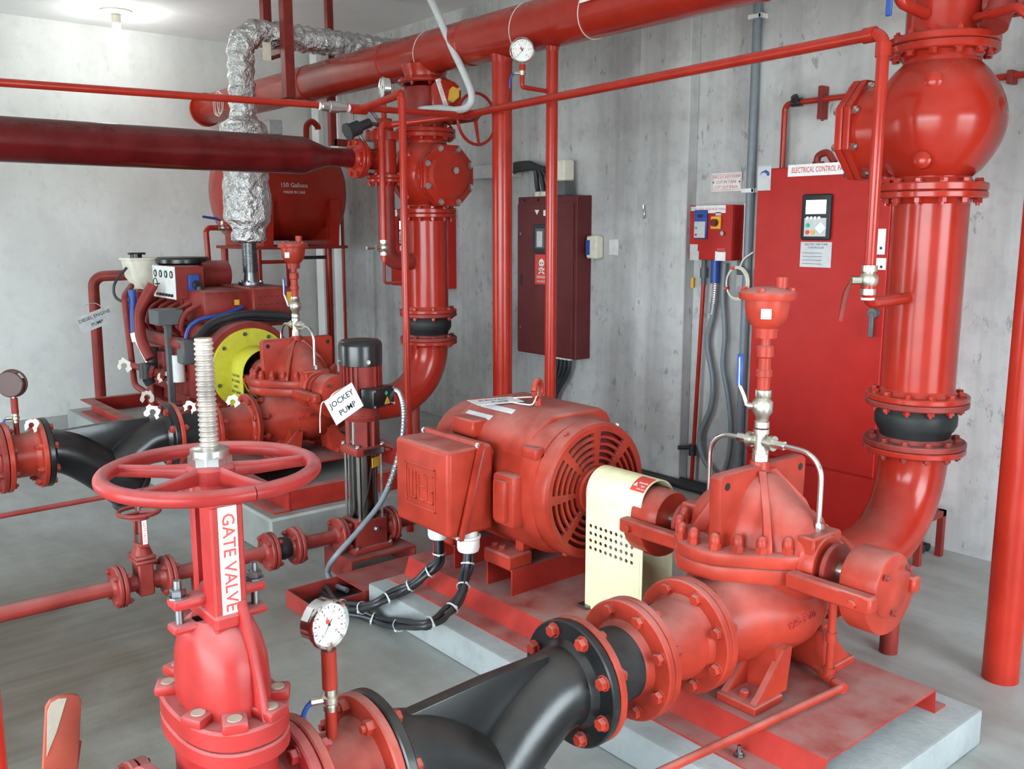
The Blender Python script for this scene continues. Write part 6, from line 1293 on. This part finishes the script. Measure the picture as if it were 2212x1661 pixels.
# red sensing pipe on wall above panel
YW = YB-.05; w0, w1, w2 = P(1690, 352, y=YW), P(1700, 224, y=YW), P(2330, 152, y=YW)
t = T('sensing_pipe', 'thin red wall pipe rising from the control panel and running right behind the check valve', 'pipe', (w0.x, YW, w0.z))
bm = bmesh.new(); tube(bm, bend([(w0.x, YW, pz-.06), (w0.x, YW, w1.z), (XR-.02, YW, w1.z+.02)], .04, 6), .0155, 12); fin(bm, 'pipe', 'red_pipe', t)
for px in (1722,): bm = bmesh.new(); c = P(px, 218, y=YW); cyl(bm, (c.x-.03, YW, w1.z), (c.x+.03, YW, w1.z), .022, seg=12); cyl(bm, (c.x, YW, w1.z), (c.x, YW-.03, w1.z+.03), .02, seg=8); fin(bm, 'union', 'cable', t)
for px in (1775, 1960, 2180): c = P(px, 210, y=YW); bm = bmesh.new(); box(bm, (c.x-.012, YW-.02, w1.z-.1 if px < 1800 else w1.z-.03), (c.x+.012, YB-.001, w1.z+.07 if px < 1800 else w1.z+.03), .003); fin(bm, 'wall_clip', 'red_dull', t)
bm = bmesh.new(); c = P(1777, 236, y=YB-.004); plate(bm, plane_frame((c.x, YB-.001, c.z), (1, 0, 0), (0, 0, 1)), .018, .12, .001); fin(bm, 'paint_drip', 'red_dull', t, 0)
# conduit pipe full height left of panel
c = P(1622, 400, y=YB-.03); t = T('grey_conduit', 'dark grey upright conduit on the wall left of the electrical panel', 'conduit', (c.x, YB-.03, 0)); bm = bmesh.new(); cyl(bm, (c.x, YB-.035, 0), (c.x, YB-.035, ZC), .024, seg=16); fin(bm, 'pipe', 'grey_conduit', t)
for py in (412, 945, 40): q = P(1617, py, y=YB-.035); bm = bmesh.new(); box(bm, (c.x-.045, YB-.063, q.z-.012), (c.x+.045, YB-.05, q.z+.012), .003); box(bm, (c.x+.028, YB-.063, q.z-.012), (c.x+.045, YB, q.z+.012)); fin(bm, 'clamp', 'white', t, 30)
# jockey control panel
YQ = 4.43; a = P(1491, 446, y=YQ); b = P(1579, 563, y=YQ)
jp = T('control_panel', 'small red jockey pump control box on the back wall', 'control panel', (a.x+.15, 4.49, b.z)); jx0, jx1, jz0, jz1 = a.x, b.x, b.z, a.z+.005
bm = bmesh.new(); box(bm, (jx0, YQ+.012, jz0), (jx1, YB-.001, jz1), .004); fin(bm, 'cabinet', 'red_panel', jp, 20); bm = bmesh.new(); box(bm, (jx0, YQ, jz0), (jx1, YQ+.0115, jz1), .003); jd = fin(bm, 'door', 'red_panel', jp, 20)
o, F = labelp(jd, 1535, 452, YQ-.002, .22, .045, 'white', 'name_label'); ctext(o, 'JOCKEY CONTROL PANEL', .019, F, 'print_red'); labelp(jd, 1498, 451, YQ-.002, .035, .025, 'label_grey', 'maker_label')
F = wallF(1515, 485, YQ); bm = bmesh.new(); box(bm, (-.05, -.085, 0), (.05, .085, .014), .006, F); dv = fin(bm, 'drive_display', 'blue', jd); bm = bmesh.new(); plate(bm, F @ MX.Translation((0, -.03, .014)), .08, .095, .002); fin(bm, 'keypad', 'label_grey', dv, 0); bm = bmesh.new(); plate(bm, F @ MX.Translation((0, .05, .014)), .035, .018, .002); fin(bm, 'screen', 'print', dv, 0)
for v, m in ((-.02, 'green'), (-.06, 'redbtn')): bm = bmesh.new(); cyl(bm, F @ V((-.025, v, .015)), F @ V((-.025, v, .02)), .008, seg=10); fin(bm, 'button', m, dv)
F = wallF(1548, 481, YQ); bm = bmesh.new(); box(bm, (-.037, -.037, 0), (.037, .037, .012), .004, F); sw = fin(bm, 'rotary_switch', 'amber', jd); bm = bmesh.new(); cyl(bm, F @ V((0, 0, .012)), F @ V((0, 0, .035)), .022, seg=18); box(bm, (-.026, -.006, .03), (.026, .006, .045), .002, F); fin(bm, 'knob', 'red_dull', sw)
labelp(jd, 1552, 462, YQ-.002, .04, .02, 'label_grey', 'notice'); F = wallF(1562, 504, YQ); bm = bmesh.new(); cyl(bm, F @ V((0, 0, 0)), F @ V((0, 0, .012)), .013, seg=14); fin(bm, 'lock', 'dark_steel', jd)
for px, py, w, h, m in ((1499, 535, .06, .04, 'label_grey'), (1500, 552, .068, .055, 'label_grey'), (1556, 553, .075, .055, 'white'), (1558, 540, .06, .022, 'print_red')): labelp(jd, px, py, YQ-.002, w, h, m, 'notice')
# cables and pipe under it
gx_ = P(1521, 580, y=4.49)
t = T('sensing_pipe', 'thin red pipe with dark valve dropping from the jockey control box to the floor', 'pipe', (gx_.x, 4.49, 0)); q = P(1496, 960, y=4.49); bm = bmesh.new(); tube(bm, [(gx_.x, 4.49, jz0-.15), (q.x, 4.49, 0)], .013, 10); fin(bm, 'pipe', 'red_pipe', t); bm = bmesh.new(); cyl(bm, (gx_.x, 4.49, jz0), (gx_.x, 4.49, jz0-.15), .016, seg=12); cyl(bm, (gx_.x, 4.49, jz0-.05), (gx_.x, 4.49, jz0-.11), .024, seg=12); fin(bm, 'valve', 'grey_pl', t); bm = bmesh.new(); cyl(bm, (q.x, 4.49, q.z-.0), (q.x, 4.49, q.z-.07), .024, seg=12); cyl(bm, (q.x, 4.49, q.z-.02), (q.x-.06, 4.42, q.z-.02), .014, seg=8); fin(bm, 'drain_valve', 'cable', t); bm = bmesh.new(); box(bm, (gx_.x-.05, 4.43, jz0-.17), (gx_.x-.03, 4.45, jz0-.11), .002); fin(bm, 'valve_handle', 'amber', t)
def wcable(pts, r, lab, mat='grey_conduit'): 
    t = T('wall_cable', lab, 'cable', pts[-1], 'cables below the jockey control box'); bm = bmesh.new(); tube(bm, spline(pts, 8), r, 10); fin(bm, 'sheath', mat, t); return t
yw = 4.495
wt = wcable([P(1545, 565, y=yw), P(1546, 620, y=yw), P(1540, 680, y=yw), P(1528, 740, y=yw), P(1540, 820, y=yw), P(1535, 880, y=yw), P(1512, 940, y=yw), P(1520, 990, y=yw), P(1545, 1025, y=yw), P(1562, 1035, y=yw)], .017, 'grey flexible hose snaking down from the jockey control box')
bm = bmesh.new(); c = P(1545, 590, y=yw); cyl(bm, (c.x, yw, jz0), (c.x, yw, c.z-.06), .028, seg=14); fin(bm, 'blue_gland', 'blue', wt)
sp_ = spline([P(1546, 612, y=yw), P(1543, 650, y=yw), P(1538, 680, y=yw)], 8)
for i in range(0, 16): bm = bmesh.new(); d = (sp_[i+1]-sp_[i]).normalized(); lathe(bm, [(.015, -.004), (.021, -.003), (.021, .003), (.015, .004)], frame(sp_[i], d), 10); fin(bm, 'rib', 'steel', wt)
wcable([P(1566, 568, y=yw), P(1562, 640, y=yw), P(1566, 720, y=yw), P(1562, 790, y=yw), P(1572, 850, y=yw), P(1579, 920, y=yw), P(1575, 980, y=yw), P(1560, 1035, y=yw)], .016, 'grey cable hanging right of the hose under the jockey control box')
bm = bmesh.new(); c = P(1591, 612, y=4.45)
for k in range(3): tube(bm, [(c.x+(.072+.004*k)*math.cos(2*PI*i/32), 4.45+.005*k, c.z+(.088+.004*k)*math.sin(2*PI*i/32)) for i in range(33)], .0055, 6, False)
tube(bm, spline([(c.x+.01, 4.46, c.z+.09), (c.x+.03, 4.47, c.z+.14), (c.x+.07, 4.5, c.z+.18)], 4), .005, 6); wc_ = tag(root(fin(bm, 'wire_coil', 'cream')), 'round coil of cream wire hanging beside the jockey control box', 'wire')
for an in (110, 200): bm = bmesh.new(); box(bm, (c.x+.076*math.cos(math.radians(an))-.01, 4.435, c.z+.092*math.sin(math.radians(an))-.008), (c.x+.076*math.cos(math.radians(an))+.01, 4.47, c.z+.092*math.sin(math.radians(an))+.008), .002); fin(bm, 'red_tie', 'redbtn', wc_, 0)
bm = bmesh.new(); c = P(1604, 575, y=YB-.03); box(bm, (c.x-.03, YB-.05, c.z-.05), (c.x+.03, YB-.001, c.z+.03), .006); tag(root(fin(bm, 'junction_box', 'grey_pl')), 'small dark junction box where the cream wire coil starts', 'junction box')
bm = bmesh.new(); c = P(1608, 500, y=YB-.008); cyl(bm, (c.x, YB-.01, P(1608, 440, y=YB).z), (c.x, YB-.01, P(1606, 570, y=YB).z), .005, seg=8); tag(root(fin(bm, 'thin_wire', 'white')), 'thin white wire along the right side of the jockey control box', 'wire')
# instruction sign
a, b = P(1539, 377, y=YB-.002), P(1602, 410, y=YB-.002); F = plane_frame(((a.x+b.x)/2, YB-.004, (a.z+b.z)/2), (1, 0, 0), (0, 0, 1)); w = b.x-a.x; h = a.z-b.z+.01
t = T('wall_sign', 'white sign with red FIRE JOCKEY PUMP lettering above the jockey control box', 'sign', (F.translation.x, YB-.004, b.z)); bm = bmesh.new(); plate(bm, F, w, h, .003); fin(bm, 'plate', 'white', t, 0)
for k, s in enumerate(('FIRE JOCKEY PUMP', 'CUT IN 7 BAR', 'CUT OUT 8 BAR')): text(t, s, .0235, F @ MX.Translation((0, .03-.03*k, .0032)), 'print_red')
bm = bmesh.new()
for x0_, z0_, x1_, z1_ in ((-w/2+.006, h/2-.01, w/2-.006, h/2-.008), (-w/2+.006, -h/2+.008, w/2-.006, -h/2+.01), (-w/2+.006, -h/2+.008, -w/2+.008, h/2-.008), (w/2-.008, -h/2+.008, w/2-.006, h/2-.008)): box(bm, (x0_, z0_, .003), (x1_, z1_, .0036), 0, F)
fin(bm, 'border', 'print_red', t, 0)
for sx in (-1, 1): inst('screw', bolt_mesh(.008, 0, 'dark_steel'), F @ MX.Translation((sx*(w/2-.013), 0, .003)), t)
# maroon distribution box
YM = 4.40; a = P(1117, 417, y=YM); b = P(1241, 772, y=YM)
mp = T('distribution_box', 'dark maroon steel distribution box with danger sign behind the drop pipes', 'electrical box', ((a.x+b.x)/2, 4.4, b.z)); mx0, mx1, mz0, mz1 = a.x, b.x, b.z-.02, a.z-.03
bm = bmesh.new(); box(bm, (mx0, YM+.01, mz0), (mx1, YB-.001, mz1), .004); fin(bm, 'cabinet', 'maroon', mp, 20); bm = bmesh.new(); box(bm, (mx0+.005, YM, mz0+.01), (mx1-.03, YM+.0095, mz1-.05), .003); md = fin(bm, 'door', 'maroon', mp, 20)
F = wallF(1168, 515, YM); bm = bmesh.new(); box(bm, (-.075, -.10, 0), (.075, .10, .008), .003, F); wd = fin(bm, 'meter_window', 'print', md); bm = bmesh.new(); plate(bm, F @ MX.Translation((0, 0, .008)), .1, .14, .001); fin(bm, 'meter_glass', 'grey_pl', wd, 0); bm = bmesh.new(); box(bm, (-.03, -.06, .009), (.03, .05, .014), .003, F); fin(bm, 'meter', 'label_grey', wd)
F = wallF(1170, 582, YM-.001); bm = bmesh.new(); plate(bm, F, .14, .21, .0015); sg = fin(bm, 'danger_sign', 'print_red', md, 0)
bm = bmesh.new(); prism(bm, [(.028*math.cos(2*PI*i/16), .045+.030*math.sin(2*PI*i/16)) for i in range(16)], 0, .001, F @ MX.Translation((0, 0, .0015))); box(bm, (-.014, .005, .0015), (.014, .022, .0025), 0, F)
for s in (-1, 1): box(bm, (-.036, -.005, .0015), (.036, .005, .0025), 0, F @ MX.Translation((0, -.012, 0)) @ MX.Rotation(s*.55, 4, 'Z'))
sk_ = fin(bm, 'skull_mark', 'print_white', sg, 0)
for s in (-1, 1): bm = bmesh.new(); cyl(bm, F @ V((s*.011, .045, .0025)), F @ V((s*.011, .045, .003)), .007, seg=10); fin(bm, 'eye', 'print_red', sk_)
ctext(sg, 'DANGER', .026, F @ MX.Translation((0, -.055, 0)), 'print_white'); ctext(sg, '415 VOLTS', .02, F @ MX.Translation((0, -.085, 0)), 'print_white')
for px in (1130, 1160): F = wallF(px, 445, YM-.001); bm = bmesh.new(); cyl(bm, (F.translation.x, YM, mz1-.025), (F.translation.x, YM+.015, mz1-.025), .01, seg=10); fin(bm, 'hole', 'print', mp)
F = wallF(1160, 458, YM-.001); bm = bmesh.new(); prism(bm, [(-.025, .015), (.025, .015), (0, -.02)], 0, .001, F); fin(bm, 'sticker', 'white', md, 0); labelp(md, 1177, 460, YM-.002, .03, .04, 'white', 'sticker')
F = wallF(1126, 603, YM-.001); bm = bmesh.new(); box(bm, (-.008, -.04, 0), (.008, .04, .006), .002, F); fin(bm, 'lock_slot', 'print', md)
for py in (505, 705): F = wallF(1125, py, YM-.001); bm = bmesh.new(); cyl(bm, F @ V((0, 0, -.002)), F @ V((0, 0, .004)), .01, seg=10); fin(bm, 'screw', 'dark_steel', md)
# trunking and cables above the box
a = P(1015, 375, y=YB-.04); b = P(1118, 370, y=YB-.04); bm = bmesh.new(); box(bm, (a.x-.6, YB-.09, a.z-.05), (b.x, YB-.001, a.z+.05), .004); tag(root(fin(bm, 'cable_trunking', 'pvc', None, 20)), 'grey trunking on the back wall left of the maroon box', 'trunking')
for k, (px, lab) in enumerate(((1160, 'leftmost'), (1173, 'second'), (1187, 'third'), (1207, 'fourth'))):
    q = P(px+4, 432, y=4.475); bm = bmesh.new(); t = T('supply_cable', f'{lab} of the black cables arching from the trunking into the maroon box', 'cable', (q.x, 4.475, mz1), 'cables above the maroon box'); tube(bm, spline([(b.x-.05, YB-.05, a.z+.035-.02*k), (b.x+.08, 4.46, a.z+.04-.015*k), ((b.x+q.x)/2+.1, 4.46, a.z+.02-.01*k), (q.x-.02, 4.475, a.z-.12), (q.x, 4.475, mz1)], 7), .018, 10); fin(bm, 'sheath', 'cable', t)
    bm = bmesh.new(); lathe(bm, [(0, 0), (.032, 0), (.034, .012), (.028, .035), (0, .04)], MX.Translation((q.x, 4.475, mz1)), 12); fin(bm, 'gland', 'cream', t)
for k in range(4):
    px = 1206+8*k; q = P(px, 775, y=4.475); bm = bmesh.new(); t = T('supply_cable', f'black cable below the maroon box, {("leftmost", "second from left", "third from left", "rightmost")[k]}', 'cable', (q.x-.12, 4.475, 0), 'cables below the maroon box'); tube(bm, spline([(q.x, 4.475, mz0), (q.x-.02, 4.475, mz0-.12), (q.x-.10-.02*k, 4.475, mz0-.35), (q.x-.12, 4.46, 0.02)], 7), .016, 10); fin(bm, 'sheath', 'cable', t); bm = bmesh.new(); lathe(bm, [(0, 0), (.024, 0), (.024, -.02), (0, -.022)], MX.Translation((q.x, 4.475, mz0)), 12); fin(bm, 'gland', 'cream', t)
# small boxes
q = P(1218, 395, y=4.45); t = T('energy_meter', 'small cream box with dark base on top of the maroon box', 'meter', (q.x, 4.45, mz1)); bm = bmesh.new(); box(bm, (q.x-.055, 4.40, mz1+.1), (q.x+.055, 4.5, mz1+.24), .01); fin(bm, 'housing', 'cream', t); bm = bmesh.new(); box(bm, (q.x-.055, 4.405, mz1+.001), (q.x+.055, 4.5, mz1+.1), .006); fin(bm, 'terminal_cover', 'grey_pl', t)
q = P(1281, 533, y=YB-.05); t = T('wall_socket', 'white wall unit with blue flap beside the maroon box', 'socket', (q.x, YB-.04, q.z-.08)); bm = bmesh.new(); box(bm, (q.x-.045, YB-.075, q.z-.08), (q.x+.055, YB-.001, q.z+.075), .01); fin(bm, 'housing', 'cream', t); bm = bmesh.new(); box(bm, (q.x-.04, YB-.082, q.z-.055), (q.x-.005, YB-.075, q.z+.045), .002); fin(bm, 'flap', 'blue', t)
q = P(1326, 534, y=YB-.01); t = T('wall_switch', 'square white switch plate on the back wall', 'switch', (q.x, YB-.01, q.z-.05)); bm = bmesh.new(); box(bm, (q.x-.042, YB-.016, q.z-.055), (q.x+.042, YB-.001, q.z+.055), .004); fin(bm, 'plate', 'white', t); bm = bmesh.new(); box(bm, (q.x-.014, YB-.022, q.z-.014), (q.x+.014, YB-.016, q.z+.014), .002); fin(bm, 'rocker', 'paper', t)
q = P(1390, 458, y=YB-.1); bm = bmesh.new(); box(bm, (q.x-.012, YB-.105, q.z-.04), (q.x+.012, YB-.09, q.z+.02), .003); cyl(bm, (q.x, YB-.1, q.z+.02), (q.x, YB-.1, q.z+.045), .009, seg=8); tag(root(fin(bm, 'wall_hook', 'steel')), 'tiny metal hook on the wall pilaster', 'hook')
# diesel controller behind riser 2
YD = 4.4; a = P(842, 452, y=YD); b = P(955, 625, y=YD)
dp = T('control_panel', 'red diesel engine controller half hidden behind the diesel riser', 'control panel', ((a.x+b.x)/2, 4.42, b.z)); bm = bmesh.new(); box(bm, (a.x, YD, b.z), (b.x, YB-.001, a.z), .005); db = fin(bm, 'cabinet', 'red_panel', dp, 20)
for px, py, w, h in ((848, 463, .04, .07), (849, 478, .04, .08), (860, 460, .09, .055), (868, 535, .06, .05)): labelp(db, px, py, YD-.001, w, h, 'white', 'notice')
screen(db, 876, 500, YD, .19, .24)
bm = bmesh.new(); q = P(858, 632, y=4.42); tube(bm, bend([(a.x+.35, 4.48, b.z), (a.x+.35, 4.48, b.z-.04), (a.x+.16, 4.48, b.z-.06), (a.x+.16, 4.48, 0)], .05, 6), .022, 12); fin(bm, 'conduit', 'red_dull', dp)
# floor trench cover and cables along the back wall
c0, c1 = P(1395, 1040, z=.05), P(1560, 1065, z=.05)
bm = bmesh.new(); box(bm, (-4.6, 3.80, .001), (-2.0, 4.05, .07), .004); tag(root(fin(bm, 'trench_cover', 'red_skid', None, 20)), 'red steel trench cover along the floor near the back wall', 'trench cover')
for k in range(3):
    bm = bmesh.new(); tube(bm, [(-4.7, 4.40+.05*k, .021), (-3.4, 4.38+.05*k, .021), (-2.1, 4.36+.05*k, .021)], .02, 10); tag(root(fin(bm, 'floor_cable', 'cable')), f'black cable lying along the back wall, {("nearest the red cover", "middle one", "tight against the wall")[k]}', 'cable', 'floor cables at the back wall')
# foot bracket of panel and stray bracket
q = P(1992, 1150, y=4.25); bm = bmesh.new()
for yy in (4.22, 4.44):
    for xx in (q.x-.2, q.x): box(bm, (xx-.015, yy-.015, 0), (xx+.015, yy+.015, .235))
for yy in (4.22, 4.44): box(bm, (q.x-.215, yy-.015, .205), (q.x+.015, yy+.015, .235))
for xx in (q.x-.2, q.x): box(bm, (xx-.015, 4.22, .205), (xx+.015, 4.44, .235))
tag(root(fin(bm, 'stand_bracket', 'red_dull', None, 20)), 'small dull red angle stand on the floor behind the discharge elbow', 'bracket')
# ceiling lamp
lp = P(250, 26, z=ZC-.01); t = T('ceiling_lamp', 'bare lit bulb in a holder on the ceiling', 'lamp', (lp.x, lp.y, ZC-.3))
bm = bmesh.new(); lathe(bm, [(0, 0), (.12, 0), (.12, -.01), (.035, -.03), (.035, -.09), (.03, -.10), (0, -.10)], MX.Translation((lp.x, lp.y, ZC)), 24); fin(bm, 'holder', 'cream', t)
bm = bmesh.new(); 
for k in range(4):
    a = PI/4+PI/2*k; x = lp.x+.022*math.cos(a); y = lp.y+.022*math.sin(a); tube(bm, [(x, y, ZC-.10), (x, y, ZC-.25)], .011, 8)
cyl(bm, (lp.x, lp.y, ZC-.25), (lp.x, lp.y, ZC-.262), .035, seg=14); fin(bm, 'bulb', 'bulb', t)
# white PVC conduit
bm = bmesh.new(); yv_ = pb_.y-.05
pp = [P(915, -40, y=yv_), P(945, 30, y=yv_), P(975, 100, y=yv_), P(1003, 160, y=yv_), P(1019, 205, y=yv_), P(1011, 230, y=yv_), P(985, 238, y=yv_), P(950, 234, y=yv_), P(900, 238, y=yv_+.02)]
tube(bm, spline([V((pp[0].x-.05, pp[0].y, ZC))]+pp, 8), .021, 14); tag(root(fin(bm, 'flexible_conduit', 'pvc')), 'white plastic conduit hanging from the ceiling and bent at the sensing tee', 'conduit')
